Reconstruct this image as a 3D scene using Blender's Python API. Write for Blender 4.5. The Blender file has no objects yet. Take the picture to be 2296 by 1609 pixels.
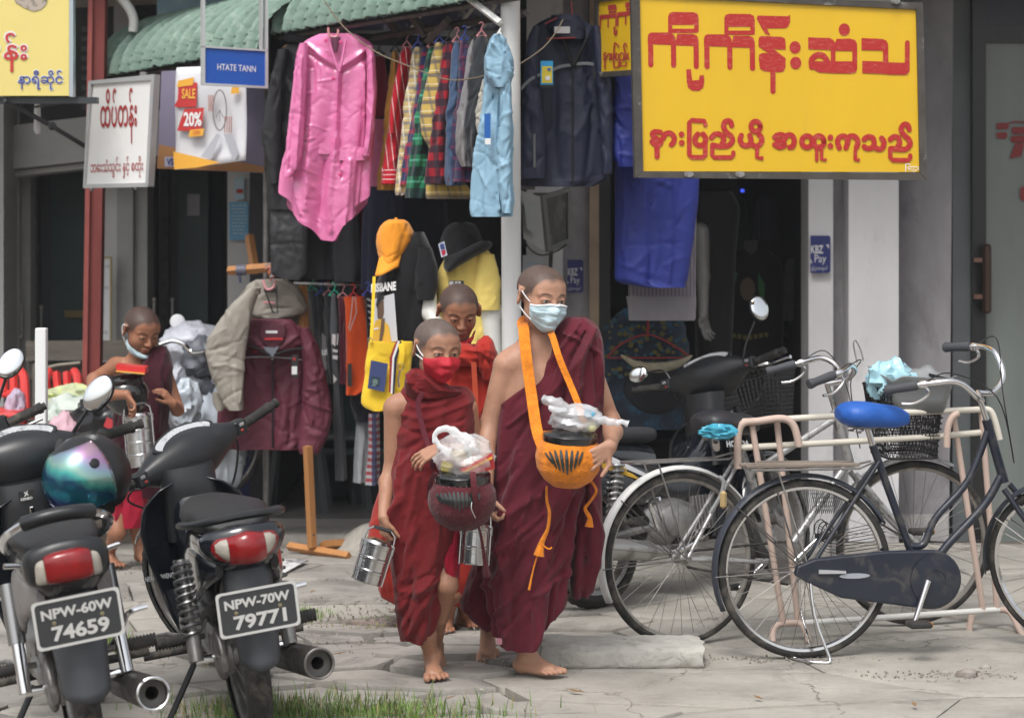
import bpy,math,random
import numpy as np
from mathutils import Vector,Matrix,Euler,noise
R=math.radians
sc=bpy.context.scene
col=sc.collection
rnd=random.Random(7)

# ---------------------------------------------------------------- camera, sky, sun, exposure
FPX,CX,CY,CAMH=4958.0,1148.0,508.5,1.63      # focal length, centre, horizon of a 2296 px wide view; eye height
cd=bpy.data.cameras.new('camera');cam=bpy.data.objects.new('camera',cd);col.objects.link(cam)
cam.location=(0,0,CAMH);cam.rotation_euler=(R(90),0,0)
cd.sensor_width=36;cd.lens=FPX/2296*36;cd.shift_y=-(804.5-CY)/2296
cd.clip_start=0.1;cd.clip_end=500
cd.dof.use_dof=True;cd.dof.focus_distance=8.1;cd.dof.aperture_fstop=3.6
sc.camera=cam
world=bpy.data.worlds.new('World');sc.world=world;world.use_nodes=True
wn=world.node_tree
bg=wn.nodes['Background']
sky=wn.nodes.new('ShaderNodeTexSky');sky.sky_type='NISHITA';sky.sun_disc=False
sky.sun_elevation=R(58);sky.sun_rotation=R(200);sky.air_density=1.2;sky.dust_density=4.0;sky.ozone_density=1.0
hs=wn.nodes.new('ShaderNodeHueSaturation');hs.inputs['Saturation'].default_value=0.22
wn.links.new(sky.outputs[0],hs.inputs['Color']);wn.links.new(hs.outputs[0],bg.inputs['Color'])
bg.inputs['Strength'].default_value=0.14
sd=bpy.data.lights.new('sun','SUN');sun=bpy.data.objects.new('sun',sd);col.objects.link(sun)
sd.energy=1.5;sd.angle=R(22);sd.color=(1.0,0.97,0.93)
sun.rotation_euler=(R(32),0,R(-20))
sc.view_settings.view_transform='Standard';sc.view_settings.look='None'
sc.view_settings.exposure=0.5;sc.view_settings.gamma=1.0;sc.view_settings.use_curve_mapping=False

# ---------------------------------------------------------------- placing
def W(x,y,d):
    "point at distance d seen at (x, y) of the 2296 px wide photograph"
    return Vector(((x-CX)/FPX*d,d,CAMH-(y-CY)/FPX*d))
def gd(y):return CAMH*FPX/(y-CY)               # distance of the ground seen at height y
class Plane:
    "upright plane through (xl, dl) and (xr, dr)"
    def __init__(s,xl,dl,xr,dr):
        a,b=W(xl,CY,dl),W(xr,CY,dr)
        s.p=a;s.r=(b-a).normalized();s.u=Vector((0,0,1));s.n=s.r.cross(s.u).normalized()
        if s.n.y>0:s.n=-s.n
    def at(s,x,y,off=0.0):
        ray=Vector(((x-CX)/FPX,1,-(y-CY)/FPX));c=Vector((0,0,CAMH))
        t=(s.p-c).dot(s.n)/ray.dot(s.n)
        return c+ray*t+s.n*off

# ---------------------------------------------------------------- materials
MC={}
def nd(nt,t,**kw):
    n=nt.nodes.new(t)
    for k,v in kw.items():setattr(n,k,v)
    return n
def mat(name,c,rough=0.6,metal=0.0,bump=None,var=None,dirt=None,trans=0.0,alpha=1.0,spec=0.5,sheen=0.0,coat=0.0,sss=0.0,emit=None,attr=None,cracks=None,pat=None,ior=None,aniso=(1,1,1)):
    """bump=(scale, strength[, detail]); var=(scale, amount); dirt=(colour, scale, threshold); attr=(attribute, colour); pat=list of
    (axis vector, period, width, colour, soft, mix) stripes in metres"""
    if name in MC:return MC[name]
    m=bpy.data.materials.new(name);m.use_nodes=True;MC[name]=m
    nt=m.node_tree;b=nt.nodes['Principled BSDF'];L=nt.links.new
    b.inputs['Base Color'].default_value=(*c,1);b.inputs['Roughness'].default_value=rough
    b.inputs['Metallic'].default_value=metal;b.inputs['Specular IOR Level'].default_value=spec
    if sheen:b.inputs['Sheen Weight'].default_value=sheen;b.inputs['Sheen Roughness'].default_value=0.5
    if coat:b.inputs['Coat Weight'].default_value=coat;b.inputs['Coat Roughness'].default_value=0.08
    if sss:b.inputs['Subsurface Weight'].default_value=sss;b.inputs['Subsurface Radius'].default_value=(1,.35,.2);b.inputs['Subsurface Scale'].default_value=0.012
    if trans:b.inputs['Transmission Weight'].default_value=trans
    if alpha<1:b.inputs['Alpha'].default_value=alpha
    if ior:b.inputs['IOR'].default_value=ior
    if emit:b.inputs['Emission Color'].default_value=(*emit[0],1);b.inputs['Emission Strength'].default_value=emit[1]
    tc=nd(nt,'ShaderNodeTexCoord');mp=nd(nt,'ShaderNodeMapping');mp.inputs['Scale'].default_value=aniso
    L(tc.outputs['Object'],mp.inputs['Vector'])
    cur=None
    def base():
        nonlocal cur
        if cur is None:
            r=nd(nt,'ShaderNodeRGB');r.outputs[0].default_value=(*c,1);cur=r.outputs[0]
        return cur
    def mix(fac,colr,mode='MIX'):
        nonlocal cur
        x=nd(nt,'ShaderNodeMix',data_type='RGBA',blend_type=mode)
        base();L(cur,x.inputs[6])
        if isinstance(colr,tuple):x.inputs[7].default_value=(*colr,1)
        else:L(colr,x.inputs[7])
        if isinstance(fac,float):x.inputs[0].default_value=fac
        else:L(fac,x.inputs[0])
        cur=x.outputs[2]
    for p in(pat or()):
        ax,per,wd,pc=p[:4];amt=p[4]if len(p)>4 else 1.0;ph=p[5]if len(p)>5 else 0.0
        dt=nd(nt,'ShaderNodeVectorMath',operation='DOT_PRODUCT');dt.inputs[1].default_value=ax
        L(tc.outputs['Object'],dt.inputs[0])
        a=nd(nt,'ShaderNodeMath',operation='MULTIPLY_ADD');a.inputs[1].default_value=1/per;a.inputs[2].default_value=100+ph
        L(dt.outputs['Value'],a.inputs[0])
        f=nd(nt,'ShaderNodeMath',operation='FRACT');L(a.outputs[0],f.inputs[0])
        l=nd(nt,'ShaderNodeMath',operation='LESS_THAN');l.inputs[1].default_value=wd/per;L(f.outputs[0],l.inputs[0])
        k=nd(nt,'ShaderNodeMath',operation='MULTIPLY');k.inputs[1].default_value=amt;L(l.outputs[0],k.inputs[0])
        mix(k.outputs[0],pc)
    if attr:
        at=nd(nt,'ShaderNodeAttribute',attribute_name=attr[0]);mix(at.outputs['Fac'],attr[1])
    if var:
        n1=nd(nt,'ShaderNodeTexNoise');n1.inputs['Scale'].default_value=var[0];n1.inputs['Detail'].default_value=6
        n1.inputs['Roughness'].default_value=0.6
        L(mp.outputs[0],n1.inputs['Vector'])
        r1=nd(nt,'ShaderNodeMapRange');r1.inputs[1].default_value=0.3;r1.inputs[2].default_value=0.7
        r1.inputs[3].default_value=1-var[1];r1.inputs[4].default_value=1+var[1]
        L(n1.outputs[0],r1.inputs[0])
        cm=nd(nt,'ShaderNodeCombineColor')
        for i in range(3):L(r1.outputs[0],cm.inputs[i])
        mix(1.0,cm.outputs[0],'MULTIPLY')
    if dirt:
        n2=nd(nt,'ShaderNodeTexNoise');n2.inputs['Scale'].default_value=dirt[1];n2.inputs['Detail'].default_value=9
        n2.inputs['Roughness'].default_value=0.7;n2.inputs['Distortion'].default_value=0.4
        L(mp.outputs[0],n2.inputs['Vector'])
        r2=nd(nt,'ShaderNodeMapRange');r2.inputs[1].default_value=dirt[2];r2.inputs[2].default_value=dirt[2]+0.12
        L(n2.outputs[0],r2.inputs[0])
        k2=nd(nt,'ShaderNodeMath',operation='MULTIPLY');k2.inputs[1].default_value=dirt[3]if len(dirt)>3 else 0.8
        L(r2.outputs[0],k2.inputs[0])
        mix(k2.outputs[0],dirt[0])
        rr=nd(nt,'ShaderNodeMath',operation='MULTIPLY_ADD');rr.inputs[1].default_value=0.35;rr.inputs[2].default_value=rough
        rr.use_clamp=True
        L(k2.outputs[0],rr.inputs[0]);L(rr.outputs[0],b.inputs['Roughness'])
    crk=None
    if cracks:
        nz=nd(nt,'ShaderNodeTexNoise');nz.inputs['Scale'].default_value=5;nz.inputs['Detail'].default_value=8;L(tc.outputs['Object'],nz.inputs['Vector'])
        ad=nd(nt,'ShaderNodeMix',data_type='RGBA',blend_type='ADD');ad.inputs[0].default_value=.35;L(tc.outputs['Object'],ad.inputs[6]);L(nz.outputs['Color'],ad.inputs[7])
        vo=nd(nt,'ShaderNodeTexVoronoi',feature='DISTANCE_TO_EDGE');vo.inputs['Scale'].default_value=cracks[0];L(ad.outputs[2],vo.inputs['Vector'])
        rc=nd(nt,'ShaderNodeMapRange');rc.inputs[1].default_value=0;rc.inputs[2].default_value=cracks[1];rc.inputs[3].default_value=1;rc.inputs[4].default_value=0;L(vo.outputs['Distance'],rc.inputs[0])
        n5=nd(nt,'ShaderNodeTexNoise');n5.inputs['Scale'].default_value=2.1;L(tc.outputs['Object'],n5.inputs['Vector'])
        g5=nd(nt,'ShaderNodeMapRange');g5.inputs[1].default_value=.45;g5.inputs[2].default_value=.55;L(n5.outputs[0],g5.inputs[0])
        m5=nd(nt,'ShaderNodeMath',operation='MULTIPLY');L(rc.outputs[0],m5.inputs[0]);L(g5.outputs[0],m5.inputs[1]);crk=m5.outputs[0]
        mix(crk,(c[0]*.35,c[1]*.33,c[2]*.3))
    if cur is not None:L(cur,b.inputs['Base Color'])
    if bump:
        n3=nd(nt,'ShaderNodeTexNoise');n3.inputs['Scale'].default_value=bump[0]
        n3.inputs['Detail'].default_value=bump[2]if len(bump)>2 else 5;n3.inputs['Distortion'].default_value=0.6
        L(mp.outputs[0],n3.inputs['Vector'])
        bp=nd(nt,'ShaderNodeBump');bp.inputs['Strength'].default_value=bump[1];bp.inputs['Distance'].default_value=0.01
        L(n3.outputs[0],bp.inputs['Height']);L(bp.outputs[0],b.inputs['Normal'])
    return m
def cloth(name,c,**kw):
    d=dict(rough=0.85,bump=(26,0.35,4),var=(5,0.12),spec=0.25,sheen=0.15);d.update(kw)
    return mat(name,c,**d)

# ---------------------------------------------------------------- objects
ORG={}
def thing(name,label,cat,loc=(0,0,0),group=None,rot=None,scale=None):
    o=bpy.data.objects.new(name,None);col.objects.link(o);o.empty_display_size=0.1
    o.location=loc;o['label']=label;o['category']=cat
    if group:o['group']=group
    if rot:o.rotation_euler=rot
    if scale:o.scale=scale
    ORG[o.name]=Vector(loc)if rot is None else Vector((0,0,0))
    return o
def tag(o,label,cat,group=None):
    o['label']=label;o['category']=cat
    if group:o['group']=group
    return o
class MB:
    def __init__(s):s.v=[];s.f=[];s.a=None
    def add(s,v,f):
        n=len(s.v);s.v.extend([tuple(p)for p in v]);s.f.extend([tuple(i+n for i in q)for q in f]);return s
    def box(s,c,size,rot=None,bev=0.0):
        hx,hy,hz=[k/2 for k in size];b=min(bev,hx*.9,hy*.9,hz*.9)
        M=rot.to_matrix()if isinstance(rot,Euler)else rot
        if b<=0:
            vs=[Vector((x,y,z))for x in(-hx,hx)for y in(-hy,hy)for z in(-hz,hz)]
            fs=[(0,1,3,2),(4,6,7,5),(0,4,5,1),(2,3,7,6),(0,2,6,4),(1,5,7,3)]
        else:
            vs=[];fs=[];ix={}
            for sx in(-1,1):
                for sy in(-1,1):
                    for sz in(-1,1):
                        for k in range(3):
                            p=[sx*hx,sy*hy,sz*hz]
                            for j in range(3):
                                if j!=k:p[j]-=(sx,sy,sz)[j]*b
                            ix[(sx,sy,sz,k)]=len(vs);vs.append(Vector(p))
            for k in range(3):
                a,c2=[(1,2),(2,0),(0,1)][k]
                for sg in(-1,1):
                    q=[]
                    for(u,w)in((-1,-1),(1,-1),(1,1),(-1,1)):
                        t=[0,0,0];t[k]=sg;t[a]=u;t[c2]=w;q.append(ix[(*t,k)])
                    fs.append(tuple(q if sg>0 else q[::-1]))
            for k in range(3):
                a,c2=(k+1)%3,(k+2)%3
                for u in(-1,1):
                    for w in(-1,1):
                        t0=[0,0,0];t0[k]=-1;t0[a]=u;t0[c2]=w
                        t1=list(t0);t1[k]=1
                        q=[ix[(*t0,a)],ix[(*t1,a)],ix[(*t1,c2)],ix[(*t0,c2)]]
                        fs.append(tuple(q if u*w>0 else q[::-1]))
            for sx in(-1,1):
                for sy in(-1,1):
                    for sz in(-1,1):
                        q=[ix[(sx,sy,sz,k)]for k in range(3)]
                        fs.append(tuple(q if sx*sy*sz>0 else q[::-1]))
        if M is not None:vs=[M@p for p in vs]
        c=Vector(c)
        return s.add([p+c for p in vs],fs)
    def tube(s,pts,r,n=8,closed=False,flat=1.0,up=None):
        P=[Vector(p)for p in pts];m=len(P)
        rs=r if isinstance(r,(list,tuple))else[r]*m
        if len(rs)!=m:rs=[float(np.interp(i/(m-1),np.linspace(0,1,len(rs)),rs))for i in range(m)]
        vs=[];prev=None
        for i,p in enumerate(P):
            if closed:t=P[(i+1)%m]-P[i-1]
            else:t=P[min(i+1,m-1)]-P[max(i-1,0)]
            t=t.normalized()if t.length>1e-9 else Vector((0,0,1))
            if prev is None:
                h=Vector(up)if up else(Vector((0,0,1))if abs(t.z)<0.9 else Vector((1,0,0)))
                a=(h-t*h.dot(t)).normalized()
            else:
                h=Vector(up)if up else prev
                a=h-t*h.dot(t);a=a.normalized()if a.length>1e-6 else prev
            prev=a;b=t.cross(a)
            for k in range(n):
                g=2*math.pi*k/n
                vs.append(p+(a*math.cos(g)*flat+b*math.sin(g))*rs[i])
        fs=[]
        for i in range(m if closed else m-1):
            j=(i+1)%m
            for k in range(n):
                l=(k+1)%n;fs.append((i*n+k,i*n+l,j*n+l,j*n+k))
        if not closed:fs.append(tuple(range(n))[::-1]);fs.append(tuple((m-1)*n+k for k in range(n)))
        return s.add(vs,fs)
    def lathe(s,prof,o=(0,0,0),axis=(0,0,1),n=32,cap=True,arc=None):
        ax=Vector(axis).normalized();h=Vector((0,0,1))if abs(ax.z)<.9 else Vector((1,0,0))
        a=(h-ax*h.dot(ax)).normalized();b=ax.cross(a);o=Vector(o);vs=[];fs=[];m=len(prof)
        for(r,z)in prof:
            for k in range(n):
                g=2*math.pi*k/n;vs.append(o+ax*z+(a*math.cos(g)+b*math.sin(g))*r)
        for i in range(m-1):
            for k in range(n):
                l=(k+1)%n;fs.append((i*n+k,i*n+l,(i+1)*n+l,(i+1)*n+k))
        if cap:fs.append(tuple(range(n))[::-1]);fs.append(tuple((m-1)*n+k for k in range(n)))
        return s.add(vs,fs)
    def cyl(s,a,b,r,n=14):return s.tube([a,b],r,n)
    def ell(s,c,r,rot=None,n=16,m=10):
        c=Vector(c);rx,ry,rz=(r,r,r)if not hasattr(r,'__len__')else r;vs=[Vector((0,0,-rz))];fs=[]
        for i in range(1,m):
            t=-math.pi/2+math.pi*i/m
            for k in range(n):
                g=2*math.pi*k/n;vs.append(Vector((rx*math.cos(t)*math.cos(g),ry*math.cos(t)*math.sin(g),rz*math.sin(t))))
        vs.append(Vector((0,0,rz)))
        for k in range(n):fs.append((0,1+(k+1)%n,1+k))
        for i in range(m-2):
            for k in range(n):
                l=(k+1)%n;fs.append((1+i*n+k,1+i*n+l,1+(i+1)*n+l,1+(i+1)*n+k))
        t0=1+(m-2)*n
        for k in range(n):fs.append((t0+k,t0+(k+1)%n,len(vs)-1))
        if rot is not None:
            M=rot.to_matrix()if isinstance(rot,Euler)else rot
            vs=[M@v for v in vs]
        return s.add([v+c for v in vs],fs)
    def prism(s,poly,vec):
        "polygon (3-D points) pushed along vec"
        vec=Vector(vec);P=[Vector(p)for p in poly];n=len(P)
        fs=[tuple(range(n))[::-1],tuple(range(n,2*n))]
        for i in range(n):j=(i+1)%n;fs.append((i,j,n+j,n+i))
        return s.add(P+[p+vec for p in P],fs)
    def grid(s,rows,closed=False):
        "rows: list of equal lists of points"
        m=len(rows);n=len(rows[0]);fs=[]
        for i in range(m-1):
            for k in range(n if closed else n-1):
                l=(k+1)%n;fs.append((i*n+k,i*n+l,(i+1)*n+l,(i+1)*n+k))
        return s.add([p for r in rows for p in r],fs)
    def build(s,name,m,parent=None,smooth=True,label=None,angle=40,attr=None,kind=None,thick=None,sub=0):
        me=bpy.data.meshes.new(name)
        org=Vector((0,0,0))
        if parent is not None:org=ORG.get(parent.name,org)
        vv=[(p[0]-org.x,p[1]-org.y,p[2]-org.z)for p in s.v]if org.length>0 else s.v
        me.from_pydata([tuple(p)for p in vv],[],s.f);me.validate();me.update()
        o=bpy.data.objects.new(name,me);col.objects.link(o)
        me.materials.append(m)
        if smooth:
            me.polygons.foreach_set('use_smooth',[True]*len(me.polygons))
            if angle:me.set_sharp_from_angle(angle=R(angle))
        if attr is not None:
            for k,arr in attr.items():
                a=me.attributes.new(k,'FLOAT','POINT');a.data.foreach_set('value',np.asarray(arr,dtype=np.float32))
        if thick:
            md=o.modifiers.new('solid','SOLIDIFY');md.thickness=thick;md.offset=0
        if sub:
            md=o.modifiers.new('sub','SUBSURF');md.levels=sub;md.render_levels=sub
        if parent is not None:
            o.parent=parent;ORG[o.name]=org
        if label:o['label']=label
        if kind:o['kind']=kind
        return o
def structure(o):o['kind']='structure';return o
def copy_tree(o,parent=None):
    c=o.copy();col.objects.link(c)
    if parent is not None:c.parent=parent;c.matrix_parent_inverse=o.matrix_parent_inverse
    ORG[c.name]=ORG.get(o.name,Vector((0,0,0)))
    for ch in[x for x in bpy.data.objects if x.parent==o]:copy_tree(ch,c)
    return c
def smooth_pts(pts,n=6,closed=False):
    "Catmull-Rom through points"
    P=[Vector(p)for p in pts];out=[];m=len(P)
    for i in range(m if closed else m-1):
        p1,p2=P[i],P[(i+1)%m]
        p0=P[i-1]if(i>0 or closed)else p1;p3=P[(i+2)%m]if(i+2<m or closed)else p2
        for k in range(n):
            t=k/n
            out.append(0.5*((2*p1)+(p2-p0)*t+(2*p0-5*p1+4*p2-p3)*t*t+(3*p1-p0-3*p2+p3)*t**3))
    if not closed:out.append(P[-1])
    return out

# ---------------------------------------------------------------- cloth hanging or worn: a loft through rows, with folds
def fold_field(X,Y,folds):
    H=np.zeros_like(X)
    for fo in folds:
        pl,w,amp=fo[0],fo[1],fo[2]
        best=np.full(X.shape,1e9)
        L=len(pl)-1
        for i in range(L):
            ax,ay=pl[i];bx,by=pl[i+1];dx,dy=bx-ax,by-ay;q=dx*dx+dy*dy+1e-9
            t=np.clip(((X-ax)*dx+(Y-ay)*dy)/q,0,1)
            g=(i+t)/L                                       # fades at both ends
            ww=w*(0.45+0.55*np.sin(np.pi*np.clip(g,0.03,0.97)))
            best=np.minimum(best,np.hypot(X-ax-t*dx,Y-ay-t*dy)/ww)
        H+=amp*np.exp(-best**1.45)
    return H
def crease(x0,y0,x1,y1,n,w,amp,ang=0,spread=12,ln=(40,120),seed=0,bend=0.25):
    "many short random folds in a box; ang = direction from straight down, degrees"
    r=random.Random(seed);out=[]
    for _ in range(n):
        x,y=r.uniform(x0,x1),r.uniform(y0,y1);a=R(ang+r.gauss(0,spread));l=r.uniform(*ln)
        b=r.uniform(-bend,bend)*l
        dx,dy=math.sin(a),math.cos(a)
        out.append(([(x-dx*l/2,y-dy*l/2),(x+dy*b*.5,y-dx*b*.5),(x+dx*l/2,y+dy*l/2)],w*r.uniform(.6,1.5),amp*r.choice((-1,1))*r.uniform(.4,1.2)))
    return out
def drape_geo(rows,d,folds=(),N=72,M=90,pleats=None,t=0.08,sq=0.75,skew=None,wob=0.0,seed=1,hem=0.0,back=1.0,hemf=None):
    """rows (y, xl, xr[, depth offset, half thickness]); pleats list of (count, amplitude at top, at bottom, phase, wiggle)"""
    rr=[(*r[:3],(r[3]if len(r)>3 else 0.0),(r[4]if len(r)>4 else t))for r in rows]
    A=np.array(rr,float);ys=np.linspace(A[0,0],A[-1,0],M)
    def itp(k):
        v=np.interp(ys,A[:,0],A[:,k])
        for _ in range(2 if M>20 else 0):
            v[1:-1]=(v[:-2]+2*v[1:-1]+v[2:])/4
        return v
    xl,xr,dd,tt=itp(1),itp(2),itp(3),itp(4)
    th=np.linspace(0,2*np.pi,N,endpoint=False)
    c,s_=np.cos(th),np.sin(th)
    cs=np.sign(c)*np.abs(c)**sq;ss=np.sign(s_)*np.abs(s_)**sq
    fade=np.ones(M)
    hw=(xr-xl)/2;xc=(xr+xl)/2
    X=xc[:,None]+hw[:,None]*cs[None];Y=np.repeat(ys[:,None],N,1)
    if hem:Y=Y+hem*(np.linspace(0,1,M)**6)[:,None]*np.sin(3*th+seed)[None]
    if hemf:
        hx=np.interp(cs,[q[0]for q in hemf],[q[1]for q in hemf])-ys[-1]
        Y=Y+(np.linspace(0,1,M)**3)[:,None]*hx[None]
    front=ss>0
    D=(d+dd)[:,None]-tt[:,None]*np.where(front,ss,ss*back)[None]
    H=np.zeros_like(X)
    v=np.linspace(0,1,M)[:,None]
    for p in(pleats or()):
        n,a0,a1=p[:3];ph=p[3]if len(p)>3 else 0;wg=p[4]if len(p)>4 else 0.4
        wv=np.sin(n*th[None]+ph+wg*np.sin(v*5+ph));wv=np.sign(wv)*np.abs(wv)**0.8
        H+=(a0+(a1-a0)*v)*wv
    if len(folds):H+=fold_field(X,Y,folds)*front[None]
    if wob:
        r=np.random.RandomState(seed)
        for _ in range(10):
            kx,ky,ph=r.uniform(.01,.05),r.uniform(.006,.03),r.uniform(0,6)
            H+=wob*.35*np.sin(kx*X+ky*Y+ph)
    mpp=d/FPX
    wx=(X-CX)*mpp+H*c[None]*0.8;wy=D-H*s_[None];wz=CAMH-(Y-CY)*mpp
    V=np.stack([wx,wy,wz],-1).reshape(-1,3)
    fs=[]
    for i in range(M-1):
        for k in range(N):
            l=(k+1)%N;fs.append((i*N+k,(i+1)*N+k,(i+1)*N+l,i*N+l))
    V=[tuple(p)for p in V]
    # turned-in edges so the cloth has a lip and the inside is closed further in
    for(i,sg)in((0,1),(M-1,-1)):
        cx,cy=wx[i].mean(),wy[i].mean();b0=len(V);
        for k in range(N):V.append((cx+(wx[i,k]-cx)*.93,cy+(wy[i,k]-cy)*.85,wz[i,k]-sg*.004))
        for k in range(N):V.append((cx+(wx[i,k]-cx)*.9,cy+(wy[i,k]-cy)*.8,wz[i,k]-sg*.03))
        for k in range(N):
            l=(k+1)%N
            q1=(i*N+k,i*N+l,b0+l,b0+k);q2=(b0+k,b0+l,b0+N+l,b0+N+k)
            fs+=[q1,q2]if sg>0 else[q1[::-1],q2[::-1]]
        cap=tuple(range(b0+N,b0+2*N));fs.append(cap if sg>0 else cap[::-1])
    return V,fs
def drape(name,rows,d,m,parent=None,mb=None,label=None,**kw):
    V,F=drape_geo(rows,d,**kw)
    b=mb or MB();b.add(V,F)
    if mb is not None:return b
    return b.build(name,m,parent,angle=70,label=label)
def sleeve(path,r,d,mb,folds=0,n=16,seed=0,flat=.6,cuff=None):
    "a sleeve or trouser leg along pixels; r in px; wrinkled"
    pts=smooth_pts([(x,y,(q[0]if q else 0))for x,y,*q in path],5);m=len(pts);k=d/FPX
    rs=[float(np.interp(i/(m-1),np.linspace(0,1,len(r)),r))*k for i in range(m)]
    rn=random.Random(seed)
    rs=[q*(1+0.06*math.sin(i*1.7+seed)+rn.uniform(-.03,.03))for i,q in enumerate(rs)]
    return mb.tube([W(p.x,p.y,d+p.z)for p in pts],rs,n,flat=1.0)

# ---------------------------------------------------------------- writing
def text_geo(s,size=1.0,font=None,bold=0.0,res=3,xs=1.0,space=1.0):
    c=bpy.data.curves.new('lettering','FONT');c.body=s;c.size=size;c.resolution_u=res;c.offset=bold;c.space_character=space
    o=bpy.data.objects.new('lettering_source',c);col.objects.link(o)
    dg=bpy.context.evaluated_depsgraph_get();me=bpy.data.meshes.new_from_object(o.evaluated_get(dg))
    v=[(p.co.x*xs,p.co.y)for p in me.vertices];f=[tuple(p.vertices)for p in me.polygons]
    bpy.data.objects.remove(o);bpy.data.curves.remove(c);bpy.data.meshes.remove(me)
    return v,f
def text_px(mb,s,pl,x,y,h,w=None,off=0.002,bold=0.0,tilt=0.0,space=1.0,th=0.0008):
    """writes s on plane pl with its box's lower left corner at px (x, y), h px high, w px wide"""
    v,f=text_geo(s,1.0,bold=bold,space=space)
    if not v:return
    x0,x1=min(p[0]for p in v),max(p[0]for p in v);y0,y1=min(p[1]for p in v),max(p[1]for p in v)
    kx=(w/(x1-x0))if w else h/(y1-y0);ky=h/(y1-y0)
    P=[]
    for p in v:
        px=x+(p[0]-x0)*kx;py=y-(p[1]-y0)*ky+tilt*(p[0]-x0)*kx
        P.append(pl.at(px,py,off))
    n=len(P);mb.add(P,f)
    return mb
def stroke_px(mb,pts,w,pl,off=0.003,n=0,cap=5,conv=None):
    "a painted stroke w px wide along pixels, flat on plane pl"
    P=[conv(*p)if conv else p for p in pts]
    if n:P=[(q.x,q.y)for q in smooth_pts([(a,b,0)for a,b in P],n)]
    L,Rr=[],[]
    for i,(x,y)in enumerate(P):
        a=P[max(i-1,0)];b=P[min(i+1,len(P)-1)];dx,dy=b[0]-a[0],b[1]-a[1];q=math.hypot(dx,dy)or 1
        nx,ny=-dy/q*w/2,dx/q*w/2;L.append((x+nx,y+ny));Rr.append((x-nx,y-ny))
    def fan(c,a,b,s):
        g0=math.atan2(a[1]-c[1],a[0]-c[0])
        return[(c[0]+math.cos(g0+s*math.pi*k/cap)*w/2,c[1]+math.sin(g0+s*math.pi*k/cap)*w/2)for k in range(1,cap)]
    poly=[]
    vs=[];fs=[]
    for l,r in zip(L,Rr):vs+=[pl.at(*l,off),pl.at(*r,off)]
    for i in range(len(L)-1):fs.append((2*i,2*i+1,2*i+3,2*i+2))
    for(c,a,b,s,i0,i1)in((P[0],L[0],Rr[0],1,0,1),(P[-1],L[-1],Rr[-1],-1,2*len(L)-2,2*len(L)-1)):
        b0=len(vs);fp=fan(c,a,b,s);vs+=[pl.at(*q,off)for q in fp]
        fs.append((i0,*range(b0,b0+len(fp)),i1))
    return mb.add(vs,fs)
def poly_px(mb,pts,pl,off=0.003,th=None):
    P=[pl.at(x,y,off)for x,y in pts]
    if th:return mb.prism(P,pl.n*-th)
    return mb.add(P,[tuple(range(len(P)))])
def rrect(x0,y0,x1,y1,r=4,n=4):
    out=[]
    for(cx,cy,a)in((x1-r,y0+r,-90),(x1-r,y1-r,0),(x0+r,y1-r,90),(x0+r,y0+r,180)):
        for k in range(n+1):
            g=R(a+90*k/n);out.append((cx+r*math.cos(g),cy+r*math.sin(g)))
    return out
def ell_px(cx,cy,rx,ry,n=20):return[(cx+rx*math.cos(2*math.pi*k/n),cy+ry*math.sin(2*math.pi*k/n))for k in range(n)]
# ---------------------------------------------------------------- bodies: one smooth surface grown round bones
class Body:
    def __init__(s):s.p=[];s.head=None
    def cap(s,a,b,r1,r2=None,k=0.015,sub=False):
        s.p.append(('c',np.array(a,float),np.array(b,float),r1,r2 if r2 is not None else r1,k,sub));return s
    def ell(s,c,r,rot=None,k=0.015,sub=False):
        s.p.append(('e',np.array(c,float),np.array(r if hasattr(r,'__len__')else(r,r,r),float),np.eye(3)if rot is None else np.array(rot),0,k,sub));return s
    def chain(s,pts,rs,k=0.02):
        for i in range(len(pts)-1):s.cap(pts[i],pts[i+1],rs[i],rs[i+1],k)
        return s
def prim_d(q,P):
    if q[0]=='c':
        a,b,r1,r2=q[1],q[2],q[3],q[4];ab=b-a;t=np.clip(((P-a)@ab)/(ab@ab+1e-12),0,1)
        return np.linalg.norm(P-a-t[...,None]*ab,axis=-1)-(r1+(r2-r1)*t)
    L=(P-q[1])@q[3];r=q[2];k0=np.linalg.norm(L/r,axis=-1);k1=np.linalg.norm(L/(r*r),axis=-1)+1e-9
    return k0*(k0-1)/k1
def sdf(prims,P):
    D=np.full(P.shape[:-1],1.0)
    for q in prims:
        e=prim_d(q,P);k=q[5]
        if q[6]:
            h=np.clip(0.5-0.5*(D+e)/k,0,1);D=D*(1-h)-e*h+k*h*(1-h)
        else:
            h=np.clip(0.5+0.5*(D-e)/k,0,1);D=D*(1-h)+e*h-k*h*(1-h)
    return D
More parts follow.
